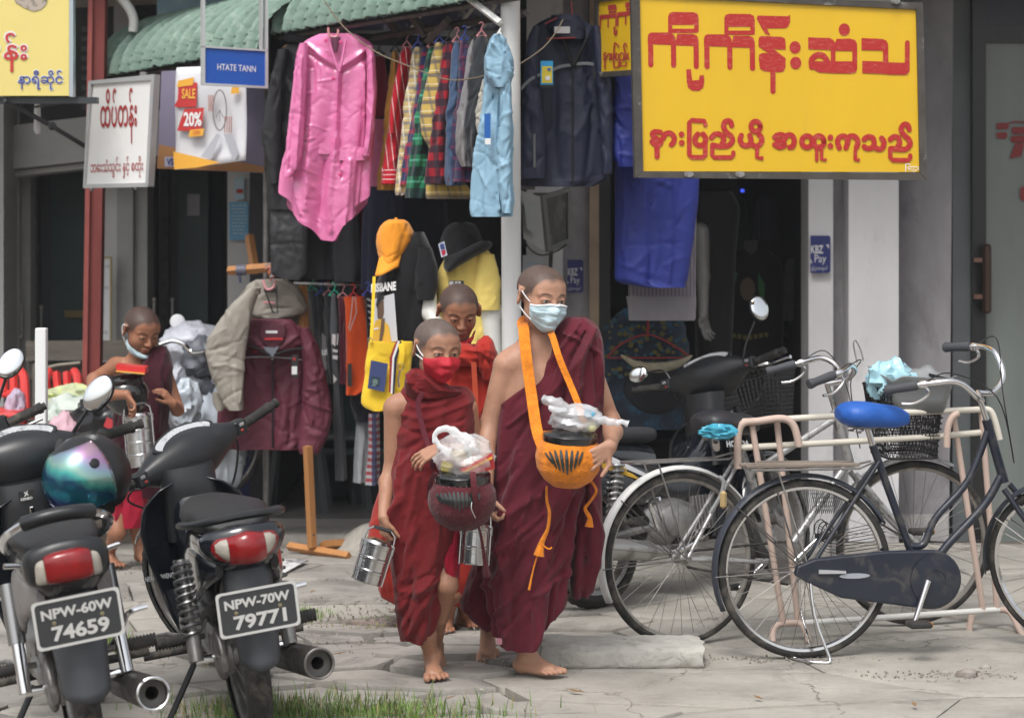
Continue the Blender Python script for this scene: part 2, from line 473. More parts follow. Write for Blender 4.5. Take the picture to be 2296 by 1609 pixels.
def polygonize(prims,h=0.003,B=16):
    lo=np.full(3,1e9);hi=-lo
    for q in prims:
        if q[6]:continue
        if q[0]=='c':pts=[q[1]-max(q[3],q[4]),q[2]-max(q[3],q[4]),q[1]+max(q[3],q[4]),q[2]+max(q[3],q[4])]
        else:m=q[2].max();pts=[q[1]-m,q[1]+m]
        for p in pts:lo=np.minimum(lo,p);hi=np.maximum(hi,p)
    lo=lo-4*h;nb=np.ceil((hi-lo+8*h)/(B*h)).astype(int)
    half=B*h*0.87+0.004
    gi=np.stack(np.meshgrid(*[np.arange(n)for n in nb],indexing='ij'),-1).reshape(-1,3)
    cen=lo+(gi+0.5)*B*h
    ds=np.stack([prim_d(q,cen)for q in prims]);adds=np.array([not q[6]for q in prims])
    near=ds[adds].min(0)
    act=np.where(np.abs(near)<half+0.03)[0]
    dims=nb*B+4
    keys,VV,QQ=[],[],[]
    g=np.arange(-1,B+1)
    off=np.array([[i,j,k]for i in(0,1)for j in(0,1)for k in(0,1)])
    for a in act:
        kp=[q for q,d in zip(prims,ds[:,a])if(d<half*2+max(near[a],0)+0.02)]
        o=gi[a]*B
        ax=[lo[i]+(o[i]+np.arange(-1,B+2))*h for i in range(3)]
        P=np.stack(np.meshgrid(*ax,indexing='ij'),-1)
        S=sdf(kp,P)
        if S.min()>0 or S.max()<0:continue
        n=B+2
        c=[S[i:i+n,j:j+n,k:k+n]for i,j,k in off]
        neg=sum((x<0).astype(int)for x in c);cell=(neg>0)&(neg<8)
        if not cell.any():continue
        idx=np.argwhere(cell);acc=np.zeros((len(idx),3));cnt=np.zeros(len(idx))
        vals=np.stack([x[cell]for x in c],-1)
        for p in range(8):
            for q2 in range(p+1,8):
                if np.abs(off[p]-off[q2]).sum()!=1:continue
                va,vb=vals[:,p],vals[:,q2];m=(va<0)!=(vb<0)
                t=np.where(m,va/np.where(m,va-vb,1),0)
                acc+=np.where(m[:,None],off[p]+t[:,None]*(off[q2]-off[p]),0);cnt+=m
        V=lo+(o+idx-1+acc/cnt[:,None])*h
        gk=o+idx                                                     # shifted by +1
        key=(gk[:,0]*dims[1]+gk[:,1])*dims[2]+gk[:,2]
        keys.append(key);VV.append(V)
        inside=S<0
        for axn in range(3):
            d=np.zeros(3,int);d[axn]=1
            A=inside[1:B+1,1:B+1,1:B+1];Bn=inside[1+d[0]:B+1+d[0],1+d[1]:B+1+d[1],1+d[2]:B+1+d[2]]
            cr=np.argwhere(A!=Bn)
            if not len(cr):continue
            u,w=[(1,2),(2,0),(0,1)][axn]
            fl=A[cr[:,0],cr[:,1],cr[:,2]]
            base=o+cr+1
            def kk(du,dw):
                b2=base.copy();b2[:,u]-=du;b2[:,w]-=dw
                return(b2[:,0]*dims[1]+b2[:,1])*dims[2]+b2[:,2]
            q4=np.stack([kk(1,1),kk(0,1),kk(0,0),kk(1,0)],1)
            q4[~fl]=q4[~fl][:,::-1];QQ.append(q4)
    K=np.concatenate(keys);V=np.concatenate(VV);Q=np.concatenate(QQ)
    uk,ix=np.unique(K,return_index=True);V=V[ix]
    Q=np.searchsorted(uk,Q)
    return V,Q
def head_prims(b,o,yaw,pitch,roll=0,s=1.0,mouth=0.0,eyes=True,lid=1.0,full=True):
    """head with its eye level at o, facing the camera; yaw to the right of the picture, pitch down (degrees)"""
    M=Matrix.Rotation(R(180+yaw),3,'Z')@Matrix.Rotation(R(roll),3,'Y')@Matrix.Rotation(R(-pitch),3,'X')
    Mn=np.array(M);o=np.array(o,float)
    T=lambda p:o+Mn@(np.array(p)*s)
    def E(c,r,k=.02,sub=False,rot=None):b.ell(T(c),np.array(r if hasattr(r,'__len__')else(r,r,r))*s,Mn if rot is None else Mn@np.array(rot),k*s,sub)
    def C(a,c,r1,r2=None,k=.01,sub=False):b.cap(T(a),T(c),r1*s,(r2 or r1)*s,k*s,sub)
    E((0,-.020,.026),(.079,.091,.077));E((0,.018,.034),(.066,.060,.056));E((0,.020,-.022),(.064,.060,.064))
    E((0,.028,-.066),(.047,.046,.040));E((0,.062,-.091),.018,.025)
    for x in(-1,1):
        E((x*.038,.047,-.030),(.022,.023,.027),.022)
        E((x*.042,.004,-.060),(.016,.03,.026),.02)
    if eyes:
        for x in(-1,1):
            C((x*.012,.073,.0185),(x*.046,.059,.020),.0075,.006,.014)
            E((x*.031,.0895,.000),(.018,.011,.011),.012,True)
            E((x*.031,.0655,.000),(.0165,.0155,.0135),.004)
            E((x*.031,.0850,-.0015),(.0142,.014,.0032*lid),.0015,True)
            C((x*.018,.079,.0045),(x*.043,.0725,.005),.0025,.0025,.004)
    C((0,.076,.008),(0,.097,-.026),.0068,.0092,.012);E((0,.093,-.031),(.012,.010,.008),.01)
    for x in(-1,1):E((x*.0115,.087,-.032),(.0075,.009,.007),.006)
    C((-.020,.076,-.058),(0,.089,-.055),.0045,.0068,.005);C((.020,.076,-.058),(0,.089,-.055),.0045,.0068,.005)
    C((-.013,.079,-.069),(.013,.079,-.069),.0075,.0075,.006)
    if mouth:E((0,.092,-.062),(.014,.012,.0028*mouth),.002,True)
    for x in(-1,1):
        er=np.array(Matrix.Rotation(R(x*-38),3,'Z'))
        E((x*.084,-.014,-.004),(.0075,.021,.031),.009,rot=er)
        E((x*.0925,-.009,-.002),(.006,.012,.020),.004,True,rot=er)
    b.head=(o,Mn,s)
    return T
def hand(b,wr,f,n,side,s=1.0,curl=(0.5,0.6,0.6,0.7),thumb=(0.7,0.3),spread=0.10,tcurl=0.4,grip=None):
    "f: where the fingers point, n: the way they curl, side: +1/-1 which side the thumb leaves on"
    f=Vector(f).normalized();n=Vector(n);n=(n-f*n.dot(f)).normalized();sd_=f.cross(n)*side;wr=Vector(wr)
    offs=(.030,.010,-.010,-.028);ln=(.070,.078,.072,.056)
    kn=[]
    for i in range(4):
        k=wr+(f*(.083-abs(i-1.2)*.004)+sd_*offs[i])*s;kn.append(k)
        b.cap(wr+sd_*offs[i]*.45*s,k,.014*s,.0098*s,.012*s)
    for i in range(4):
        p=kn[i];a=0.0;dirf=(f+sd_*spread*(1.2-i)*.8).normalized()
        for j,(q,r1,r2)in enumerate(((.45,.0090,.0080),(.30,.0080,.0072),(.25,.0072,.0060))):
            a+=curl[i]*(0.7 if j==0 else 1.0)
            dv=dirf*math.cos(a)+n*math.sin(a);e=p+dv*ln[i]*q*s
            b.cap(p,e,r1*s,r2*s,.0035*s);p=e
    t0=wr+(f*.022+sd_*.022)*s;td=(f*(1-thumb[0])+sd_*thumb[0]+n*thumb[1]).normalized()
    t1=t0+td*.042*s;td2=(td*(1-tcurl)+f*tcurl*1.1+n*tcurl*.4).normalized();t2=t1+td2*.028*s;t3=t2+td2*.022*s
    b.cap(t0,t1,.015*s,.0105*s,.012*s);b.cap(t1,t2,.0100*s,.0088*s,.004*s);b.cap(t2,t3,.0088*s,.0070*s,.004*s)
def foot(b,ank,toe,up=(0,0,1),s=1.0,side=1,toes_bend=0.0):
    "ank: ankle joint; toe: direction of the toes; up: away from the sole; side: +1/-1 where the big toe is"
    t=Vector(toe).normalized();u=Vector(up);u=(u-t*u.dot(t)).normalized();w=t.cross(u)*side;a=Vector(ank)
    P=lambda x,y,z:a+(t*x+w*y+u*z)*s
    b.ell(P(-.03,0,-.045),(.030*s,.024*s,.024*s),rot=np.array(Matrix((t,w,u)).transposed()),k=.02)
    b.cap(a,P(-.022,0,-.035),.030*s,.027*s,.02);b.cap(a,P(.06,.004,-.035),.029*s,.022*s,.02)
    b.cap(P(-.02,0,-.05),P(.085,-.016,-.052),.021*s,.018*s,.015);b.cap(P(.03,.008,-.035),P(.10,.017,-.048),.022*s,.018*s,.015)
    b.cap(P(.06,0,-.045),P(.105,-.003,-.050),.02*s,.017*s,.015)
    for i,(y,x0,l,r)in enumerate(((.026,.108,.034,.0125),(.008,.112,.028,.0090),(-.007,.108,.025,.0085),(-.020,.100,.022,.0080),(-.031,.090,.018,.0075))):
        b.cap(P(x0,y*1.2,-.052),P(x0+l,y*1.35,-.056),r*1.12*s,r*s,.0025*s)
def hair_attr(b,V):
    o,M,s=b.head;L=((V-o)@M)/s
    line=np.interp(L[:,1],[-.11,-.06,-.02,.0,.02,.034,.048,.062,.1],[-.065,-.05,-.035,-.012,-.008,.004,.044,.058,.066])
    ed=.003*np.sin(L[:,0]*140)+.002*np.sin(L[:,1]*200)
    h=np.clip((L[:,2]-line+ed)/.020,0,1)
    near=(np.abs(L[:,0])<.085)&(np.abs(L[:,1]+.01)<.12)&(np.abs(L[:,2])<.13)
    h=np.where(near,h,0);h=np.where(((np.abs(L[:,0])>.077)&(L[:,2]<.03))|((np.abs(L[:,0])>.0815)&(L[:,2]<.05)&(L[:,1]>-.04)),0,h)
    bx=np.abs(np.abs(L[:,0])-.031);bz=L[:,2]-(.0205+.006*(1-(bx/.02)**2)-.003)
    br=np.clip(1-(bx/.021)**4,0,1)*np.clip(1.3-(bz/.0042)**2,0,1)*(L[:,1]>.03)*.75
    lash=np.clip(1-(bx/.0165)**4,0,1)*np.clip(1.3-((L[:,2]-.0035+bx*bx*16)/.0022)**2,0,1)*(L[:,1]>.06)*.8
    lx=np.abs(L[:,0])/.022;lz=np.abs(L[:,2]+.063)/.0115
    lip=np.clip(1.25-lx**2-lz**2,0,.9)*(L[:,1]>.07)
    ml=np.clip(1-lx**2,0,1)*np.clip(1-(np.abs(L[:,2]+.0618)/.0022),0,1)*(L[:,1]>.07)
    return h,np.maximum(br,np.maximum(lash,ml*.8)),lip
def skin_mat(name,c,hair,lip,var=0.16):
    if name in MC:return MC[name]
    m=mat(name,c,rough=0.5,var=(11,var),bump=(120,0.16,4),dirt=((c[0]*.8,c[1]*.62,c[2]*.55),9,.56,.5),sss=0.12,spec=0.4)
    nt=m.node_tree;b=nt.nodes['Principled BSDF'];src=b.inputs['Base Color'].links[0].from_socket
    for an,cc,k in(('lip',lip,1.0),('hair',hair,0.85),('brow',(0.012,0.008,0.006),1.0)):
        at=nd(nt,'ShaderNodeAttribute',attribute_name=an);x=nd(nt,'ShaderNodeMix',data_type='RGBA')
        mu=nd(nt,'ShaderNodeMath',operation='MULTIPLY');mu.inputs[1].default_value=k
        nt.links.new(at.outputs['Fac'],mu.inputs[0]);nt.links.new(mu.outputs[0],x.inputs[0])
        nt.links.new(src,x.inputs[6])
        if an=='hair':
            n=nd(nt,'ShaderNodeTexNoise');n.inputs['Scale'].default_value=60;n.inputs['Detail'].default_value=5
            tc=nd(nt,'ShaderNodeTexCoord');nt.links.new(tc.outputs['Object'],n.inputs['Vector'])
            rp=nd(nt,'ShaderNodeMix',data_type='RGBA');rp.inputs[6].default_value=(*[v*.45 for v in cc],1);rp.inputs[7].default_value=(*[v*2.4 for v in cc],1)
            nt.links.new(n.outputs[0],rp.inputs[0]);nt.links.new(rp.outputs[2],x.inputs[7])
        else:x.inputs[7].default_value=(*cc,1)
        src=x.outputs[2]
    nt.links.new(src,b.inputs['Base Color'])
    return m
def build_body(b,parent,m,h=0.003,name='body'):
    V,Q=polygonize(b.p,h)
    mb=MB();mb.v=[tuple(v)for v in V];mb.f=[tuple(int(i)for i in q)for q in Q]
    ha,br,lp=hair_attr(b,V)
    o=mb.build(name,m,parent,angle=0,attr={'hair':ha,'brow':br,'lip':lp})
    # eyeballs
    oo,M,s=b.head
    for x in(-1,1):
        c=oo+M@(np.array((x*.031,.0655,-.0005))*s);e=MB().ell(c,(.0145*s,.0145*s,.0125*s),rot=Matrix(M),n=20,m=14)
        E=np.array(e.v);L=((E-c)@M)/s
        ir=np.clip((.0066-np.hypot(L[:,0]+.001,L[:,2]+.002))/.001,0,1)*(L[:,1]>0)
        e.build('eye',mat('eye',(0.55,0.50,0.46),rough=0.15,attr=('iris',(0.012,0.007,0.005))),o,attr={'iris':ir})
    return o
def face_patch(b,az,elf,n=30,mm=20,off=0.004,bulge=0.0):
    """mesh rows over the face between angles az (deg, left..right) and heights elf(az01)->(top, bottom) in head units"""
    oo,M,s=b.head;rows=[]
    prims=[q for q in b.p]
    A=np.linspace(az[0],az[1],n);rr=np.zeros((mm,n));Z=np.zeros((mm,n))
    for i in range(n):
        zt,zb=elf(i/(n-1));Z[:,i]=np.linspace(zt,zb,mm)
    AA=np.radians(np.repeat(A[None],mm,0))
    dirs=np.stack([np.sin(AA),np.cos(AA),np.zeros_like(AA)],-1)
    rad=np.full(AA.shape,0.16)
    for _ in range(24):
        P=np.stack([dirs[...,0]*rad,dirs[...,1]*rad,Z],-1);Wd=oo+(P@M.T)*s
        rad-=np.clip(sdf(prims,Wd)/s,-.01,.03)
        rad=np.clip(rad,.02,.16)
    for _ in range(6):                                   # cloth bridges hollows, drapes off the nose
        p=np.pad(rad,1,mode='edge');av=(p[:-2,1:-1]+p[2:,1:-1]+p[1:-1,:-2]+p[1:-1,2:])/4
        rad=np.maximum(rad,av)
    return dirs,rad,Z,(oo,M,s)
def mask_mesh(b,az,elf,off=.004,n=44,mm=26,pleat=0,pa=.0022,tent=.006):
    dirs,rad,Z,(oo,M,s)=face_patch(b,az,elf,n,mm)
    v=np.linspace(0,1,mm)[:,None];u=np.linspace(0,1,n)[None]
    add=off+tent*np.sin(np.pi*u)*np.sin(np.pi*np.clip(v*1.1,0,1))
    if pleat:
        ph=(v*pleat+.18*np.abs(u-.5)*(v-.4)*4)%1.0
        add=add+pa*(1-ph)*np.sin(np.pi*u)**.5
    add=add+.0016*np.sin(u*14+v*5)*np.sin(v*9+u*6)
    rad=rad+add
    P=np.stack([dirs[...,0]*rad,dirs[...,1]*rad,Z],-1);Wd=oo+(P@M.T)*s
    mb=MB();mb.grid([[tuple(p)for p in r]for r in Wd][::-1])
    return mb,Wd
# ---------------------------------------------------------------- common materials
CONC=mat('concrete',(.285,.268,.242),rough=.9,bump=(26,.7,12),var=(3.2,.22),dirt=((.13,.122,.11),3.0,.53,.7),cracks=(1.7,.012))
CONC2=mat('concrete_beige',(.325,.305,.27),rough=.9,bump=(26,.6,12),var=(2.6,.20),dirt=((.20,.185,.165),2.4,.52,.7),cracks=(1.2,.008))
CONC3=mat('concrete_pink',(.25,.195,.175),rough=.92,bump=(26,.8,12),var=(7,.3),dirt=((.30,.285,.26),6,.46,.8),cracks=(2.5,.014))
EARTH=mat('earth',(.13,.105,.08),rough=1,bump=(60,.8,8),var=(9,.35))
STEEL=mat('steel',(.55,.55,.55),rough=.22,metal=1,var=(20,.12),bump=(30,.04))
CHROME=mat('chrome',(.75,.75,.76),rough=.12,metal=1,dirt=((.16,.10,.06),40,.64,.6))
DULL=mat('dull_metal',(.32,.31,.30),rough=.42,metal=.8,var=(18,.25),dirt=((.14,.10,.075),14,.56,.7))
BLACKP=mat('black_plastic',(.012,.013,.015),rough=.36,bump=(120,.05),var=(8,.2),dirt=((.06,.055,.05),8,.6,.35))
GLOSS=mat('black_paint',(.006,.008,.012),rough=.12,coat=.7,dirt=((.05,.047,.042),6,.64,.3))
GREYP=mat('grey_plastic',(.055,.06,.068),rough=.5,dirt=((.15,.14,.12),7,.58,.4))
RUBBER=mat('rubber',(.022,.021,.02),rough=.85,bump=(80,.2),dirt=((.13,.115,.095),12,.5,.6))
WHITEP=mat('white_paint',(.66,.66,.64),rough=.5,dirt=((.33,.20,.12),5,.66,.6),aniso=(3,3,.5))
WOOD=mat('varnished_wood',(.42,.19,.065),rough=.45,bump=(30,.1),var=(9,.2),aniso=(1,1,.2))
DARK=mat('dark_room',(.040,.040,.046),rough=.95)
def pbox(mb,x0,y0,x1,y1,d,t=.1,bev=0):
    a,b=W(x0,y0,d),W(x1,y1,d)
    return mb.box(((a.x+b.x)/2,d+t/2,(a.z+b.z)/2),(abs(b.x-a.x),t,abs(a.z-b.z)),bev=bev)
def PB(name,m,parent,*a,**k):
    kw={q:k.pop(q)for q in('label','kind')if q in k}
    return pbox(MB(),*a,**k).build(name,m,parent,smooth=False,**kw)
def ptube(pts,r,d=None,n=8,s=0,**k):
    P=[W(p[0],p[1],p[2]if len(p)>2 else d)for p in pts]
    if s:P=smooth_pts(P,s)
    return MB().tube(P,r,n,**k)

# ---------------------------------------------------------------- ground
def fbm(x,y,s=1.0,o=4):
    return noise.fractal(Vector((x*s,y*s,3.3)),1.0,2.0,o)
g=MB();rows=[]
xs=[-60,-20,-8]+list(np.linspace(-4,4,60))+[8,20,60];ys_=[-60,-20,-5,3]+list(np.linspace(5,13,60))+[20,60,200]
for y in ys_:rows.append([(x,y,-.035+(.010*fbm(x,y,1.3)if 4<y<13.2 and abs(x)<4.1 else 0))for x in xs])
structure(g.grid(rows).build('ground',EARTH))
pave=structure(MB().add([(-30,13.0,-.028),(30,13.0,-.028),(30,30,-.028),(-30,30,-.028)],[(0,1,2,3)]).build('pavement',CONC,smooth=False))
def clip_poly(poly,p,n):
    out=[]
    for i in range(len(poly)):
        a,b=poly[i],poly[(i+1)%len(poly)];da,db=(a-p).dot(n),(b-p).dot(n)
        if da<=0:out.append(a)
        if(da<0<db)or(db<0<da):out.append(a+(b-a)*(da/(da-db)))
    return out
def slabs():
    rn=random.Random(21);seeds=[]
    V2=lambda x,y:Vector((x,y,0))
    big=[(0.65,7.15),(1.9,7.0),(1.9,8.35),(0.9,8.95),(2.6,9.3),(1.4,10.1),(-.9,9.75),(-.1,10.5),(-1.9,10.4),(2.3,10.6),(-.55,8.55),(3.4,8.0),(.35,9.6),(-.75,10.9),(.6,11.1)]
    for b in big:seeds.append(V2(*b))
    t=0
    while t<2500 and len(seeds)<130:
        t+=1;x,y=rn.uniform(-3.2,4.0),rn.uniform(6.3,11.4)
        zone=(-1.25<x<.30 and 7.0<y<9.3)
        md=.15 if zone else(.42 if x<.25 or y>9 else 1.0)
        if all((q-V2(x,y)).length>md for q in seeds):seeds.append(V2(x,y))
    sx=.50                                               # cells longer from left to right
    for i,s in enumerate(seeds):
        S=Vector((s.x*sx,s.y,0));poly=[Vector((-3.6*sx,6.0,0)),Vector((4.4*sx,6.0,0)),Vector((4.4*sx,11.42,0)),Vector((-3.6*sx,11.42,0))]
        for j,q in enumerate(seeds):
            if i==j:continue
            Q=Vector((q.x*sx,q.y,0));poly=clip_poly(poly,(S+Q)/2,(Q-S).normalized())
            if len(poly)<3:break
        if len(poly)<3:continue
        poly=[Vector((p.x/sx,p.y,0))for p in poly];c=sum(poly,Vector())/len(poly)
        zone=(-1.2<c.x<.3 and 7.0<c.y<9.35)
        gap=rn.uniform(.010,.03)if zone else rn.uniform(.002,.007)
        pts=[]
        for k in range(len(poly)):
            a,b=poly[k],poly[(k+1)%len(poly)];n=max(2,int((b-a).length/.05))
            for m in range(n):
                p=a+(b-a)*m/n;p=p+(c-p).normalized()*(gap+abs(fbm(p.x*9,p.y*9))*(.016 if zone else .006));pts.append(p)
        h=rn.uniform(-.004,.006)if not zone else rn.uniform(-.012,.020);tx,ty=rn.uniform(-.006,.006),rn.uniform(-.006,.006)
        if zone:tx*=3;ty*=3
        mb=MB();n=len(pts);V=[]
        for rr,dz in((1.0,-.04),(1.0,-.004),(.985,0.0)):
            for p in pts:
                q=c+(p-c)*rr;V.append((q.x,q.y,h+dz+(q.x-c.x)*tx+(q.y-c.y)*ty))
        R_=[.8,.6,.4,.2]
        for rr in R_:
            for p in pts:
                q=c+(p-c)*rr;V.append((q.x,q.y,h+(q.x-c.x)*tx+(q.y-c.y)*ty+.003*fbm(q.x,q.y,3)))
        V.append((c.x,c.y,h));F=[]
        for r_ in range(6):
            for k in range(n):l=(k+1)%n;F.append((r_*n+k,r_*n+l,(r_+1)*n+l,(r_+1)*n+k))
        for k in range(n):F.append((6*n+k,6*n+(k+1)%n,7*n))
        mb.add(V,F)
        m=CONC3 if(-1.05<c.x<-.05 and 7.9<c.y<9.2 and rn.random()<.42)else(CONC2 if c.x>.2 or rn.random()<.3 else CONC)
        mb.build('slab',m,pave,angle=50)
slabs()
# loose concrete beam on the pavement
def rough_block(name,label,cat,x0,x1,yb,yt,d0,depth,hgt,m):
    a,b=W(x0,yb,d0),W(x1,yb,d0);nx,ny,nz=40,12,8;mb=MB();V={}
    L=b.x-a.x
    pts=[];idx={}
    def P(i,j,k):
        if(i,j,k)not in idx:
            u,v,w=i/nx,j/ny,k/nz;x=a.x+L*u;y=d0+depth*v+.10*(1-u)*0;z=hgt*w*(1-.12*u)
            q=Vector((x,y+.02*(u-.5),z));e=.012*noise.fractal(q*9,1,2,4)
            edge=(abs(w-.5)*2)**6*(abs(v-.5)*2)**6
            z2=z-.018*edge*(1 if w>.5 else 0)*(1+noise.noise(q*20));y2=q.y+e+.012*edge*(1 if v<.5 else-1)
            x2=x+(.03*noise.noise(Vector((0,y*12,z*12)))if i in(0,nx)else 0)
            idx[(i,j,k)]=len(pts);pts.append((x2,y2,max(z2+e*.6*w,-.02)))
        return idx[(i,j,k)]
    F=[]
    for i in range(nx):
        for j in range(ny):F+=[(P(i,j,nz),P(i+1,j,nz),P(i+1,j+1,nz),P(i,j+1,nz))]
        for k in range(nz):F+=[(P(i,0,k),P(i+1,0,k),P(i+1,0,k+1),P(i,0,k+1)),(P(i+1,ny,k),P(i,ny,k),P(i,ny,k+1),P(i+1,ny,k+1))]
    for j in range(ny):
        for k in range(nz):F+=[(P(0,j+1,k),P(0,j,k),P(0,j,k+1),P(0,j+1,k+1)),(P(nx,j,k),P(nx,j+1,k),P(nx,j+1,k+1),P(nx,j,k+1))]
    o=mb.add(pts,F).build(name,m,None,angle=35);tag(o,label,cat);return o
blk=rough_block('concrete_block','long broken concrete block lying on the pavement in front of the bicycles','concrete block',1217,1583,1502,1440,8.15,.30,.085,mat('rough_concrete',(.40,.385,.35),rough=.95,bump=(30,.8,9),var=(5,.2),dirt=((.2,.19,.17),7,.55,.6)))
lp=smooth_pts([W(1388,1447,8.3),W(1392,1436,8.3),W(1402,1433,8.3),W(1405,1447,8.3)],4)
MB().tube(lp,.004,6).build('iron_loop',DULL,blk)
# rubble and stones
rn=random.Random(5)
def stone(p,s,m,name='stone',parent=None):
    mb=MB().ell((0,0,0),(s,s*.8,s*.55),n=8,m=6)
    mb.v=[tuple(Vector(v)*(1+.35*noise.noise(Vector(v)*(2.2/s)+Vector(p))))for v in mb.v]
    mb.v=[(v[0]+p[0],v[1]+p[1],v[2]+p[2])for v in mb.v]
    return mb.build(name,m,parent,angle=30)
for(x,y,s)in((502,1455,.02),(712,1430,.016),(1080,1548,.012),(2170,1518,.04),(2120,1512,.02),(2210,1500,.022),(2090,1530,.018),(2230,1515,.015),(905,1390,.014),(880,1372,.018),(940,1378,.012)):
    d=gd(y);p=W(x,y,d);p.z=s*.3;o=stone(p,s,(CONC,CONC3,CONC2)[rn.randrange(3)],parent=pave)
gr=MB()
for i in range(1500):
    zx=rn.choice(((790,1385,.35,.10),(560,1450,.3,.12),(700,1440,.35,.12),(2110,1515,.30,.04),(880,1400,.4,.16),(760,1360,.5,.12),(1160,1490,.2,.08),(1650,1480,.5,.03),(255,1275,.2,.08)))
    d=gd(zx[1]);p=W(zx[0],zx[1],d);p+=Vector((rn.gauss(0,zx[2]*.7),rn.gauss(0,zx[3]),0));s=rn.uniform(.001,.0045)
    gr.box((p.x,p.y,.004+s*.4),(s*2,s*1.6,s),rot=Euler((rn.random(),rn.random(),rn.random()*6)))
gr.build('gravel',mat('gravel',(.24,.22,.19),rough=1,var=(40,.5)),None,smooth=False)['kind']='stuff'
gs=MB()
def blades(x,y,rx,ry,n,h):
    d=gd(y);c=W(x,y,d)
    for _ in range(n):
        p=Vector((c.x+rn.gauss(0,rx),c.y+rn.gauss(0,ry),-.01));a=rn.uniform(0,6.28);l=h*rn.uniform(.4,1.2);w=.0022
        t=Vector((math.cos(a),math.sin(a),0))*l*rn.uniform(.15,.6);sv=Vector((-math.sin(a),math.cos(a),0))*w
        q1=p+t*.35+Vector((0,0,l*.55));q2=p+t+Vector((0,0,l*.95))
        gs.add([p-sv,p+sv,q1-sv*.8,q1+sv*.8,q2],[(0,1,3,2),(2,3,4)])
for a in((720,1600,.24,.10,1000,.080),(860,1612,.16,.07,500,.06),(650,1385,.05,.05,260,.06),(690,1375,.06,.04,120,.04),(262,1450,.04,.06,220,.07),(1240,1500,.03,.02,50,.03),(650,1620,.12,.05,500,.07),(1700,1478,.2,.01,60,.02),(250,1268,.06,.03,100,.03),(880,1385,.1,.03,90,.02),(935,1392,.06,.02,60,.02)):blades(*a)
gs.build('grass',mat('grass',(.13,.21,.045),rough=.7,var=(7,.5)),None,smooth=False)['kind']='stuff'
bm_=MB()
for(pts,m_)in(([(622,1262),(690,1268),(640,1290),(600,1283)],0),):
    P=[W(x,y,gd(y))for x,y in pts]
    for p in P:p.z=.014
    P[1].z+=.012;P[0].z+=.006
    bm_.prism(P,(0,0,.003))
tag(bm_.build('paper_scrap',mat('scrap',(.62,.62,.62),rough=.7,dirt=((.03,.03,.035),9,.52,.95))),'torn black and white paper lying flat behind the rear motorcycle','litter')

# ---------------------------------------------------------------- shop platform, shop rooms and walls
WALL=mat('grey_wall',(.54,.535,.545),rough=.85,bump=(18,.15,8),var=(2.5,.10),dirt=((.29,.29,.30),2.2,.58,.5),aniso=(1,1,.5))
WALLD=mat('mouldy_shaded_wall',(.30,.29,.305),rough=.9,bump=(20,.2,8),var=(3.5,.22),dirt=((.17,.16,.17),2.6,.52,.6),aniso=(1,1,.6))  # mould mottling on a base colour darkened for the shaded, turned-away wall strips
plat=MB();a=W(560,1225,11.32);
def platform():
    mb=MB();n=50;x0,x1=W(430,0,11.3).x,W(1320,0,11.3).x;rows=[]
    prof=[(0,-.03),(0,.045),(.012,.058),(.05,.06),(3.6,.06)]
    for(dy,z)in prof:
        rows.append([(x0+(x1-x0)*i/n,11.28+dy+(.012*noise.noise(Vector((i*.7,z*30,0)))if dy<.06 else 0),z+(.006*noise.noise(Vector((i*.9,dy,4)))if 0<z and dy<.1 else 0))for i in range(n+1)])
    return mb.grid(rows)
structure(platform().build('shop_platform',CONC,angle=50))
def heap():
    mb=MB();rows=[]
    for i in range(14):
        r=[]
        for j in range(14):
            x,y=745+130*i/13,0;px=W(x,1195,11.2)
            r.append((px.x,10.95+.5*j/13,.0+.13*max(0,math.sin(math.pi*(i/13)*.75))*math.sin(math.pi*j/13)+.01*noise.noise(Vector((i,j,1)))))
        rows.append(r)
    return mb.grid(rows)
structure(heap().build('concrete_ramp',CONC2,angle=60))
shop=thing('clothes_shop','grey clothes shop with a dark open front behind the hanging clothes and bicycles','shop',(1.0,11.7,0))
PB('floor',mat('shop_floor',(.20,.19,.18),rough=.7,var=(3,.2)),shop,600,508.5+(CAMH-.1)/11.6*FPX,1830,508.5+(CAMH+.1)/11.6*FPX,11.6,4.6)
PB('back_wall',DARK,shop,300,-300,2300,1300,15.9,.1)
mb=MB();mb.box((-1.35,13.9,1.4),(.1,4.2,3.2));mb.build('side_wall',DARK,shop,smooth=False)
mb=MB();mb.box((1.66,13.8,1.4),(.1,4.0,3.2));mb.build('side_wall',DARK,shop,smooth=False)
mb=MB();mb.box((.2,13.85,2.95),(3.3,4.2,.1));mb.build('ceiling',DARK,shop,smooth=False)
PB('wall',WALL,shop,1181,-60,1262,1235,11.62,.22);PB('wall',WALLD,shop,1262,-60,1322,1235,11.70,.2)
PB('door_jamb',mat('tan_wood',(.30,.22,.15),rough=.6,var=(6,.2)),shop,1322,-60,1343,1235,11.66,.12)
PB('door_frame',mat('dark_frame',(.02,.02,.022),rough=.5),shop,1343,-60,1368,1235,11.7,.1)
PB('pillar',WALL,shop,1813,-60,1868,1222,11.50,.3);PB('wall',WALLD,shop,1868,-60,1908,1216,11.62,.2)  # darker strip beside the pillar: shade of the return put into its colour
mb=MB();mb.prism([W(1903,-60,11.42),W(2015,-60,11.42),W(2015,1214,11.42),W(1903,1214,11.42)],(0,.4,0));mb.build('pillar',WALL,shop,smooth=False)
mb=MB();mb.prism([W(2015,-60,11.75),W(2138,-60,11.44),W(2128,1212,11.44),W(2015,1205,11.75)],(0,.4,0));mb.build('wall',WALLD,shop,smooth=False)
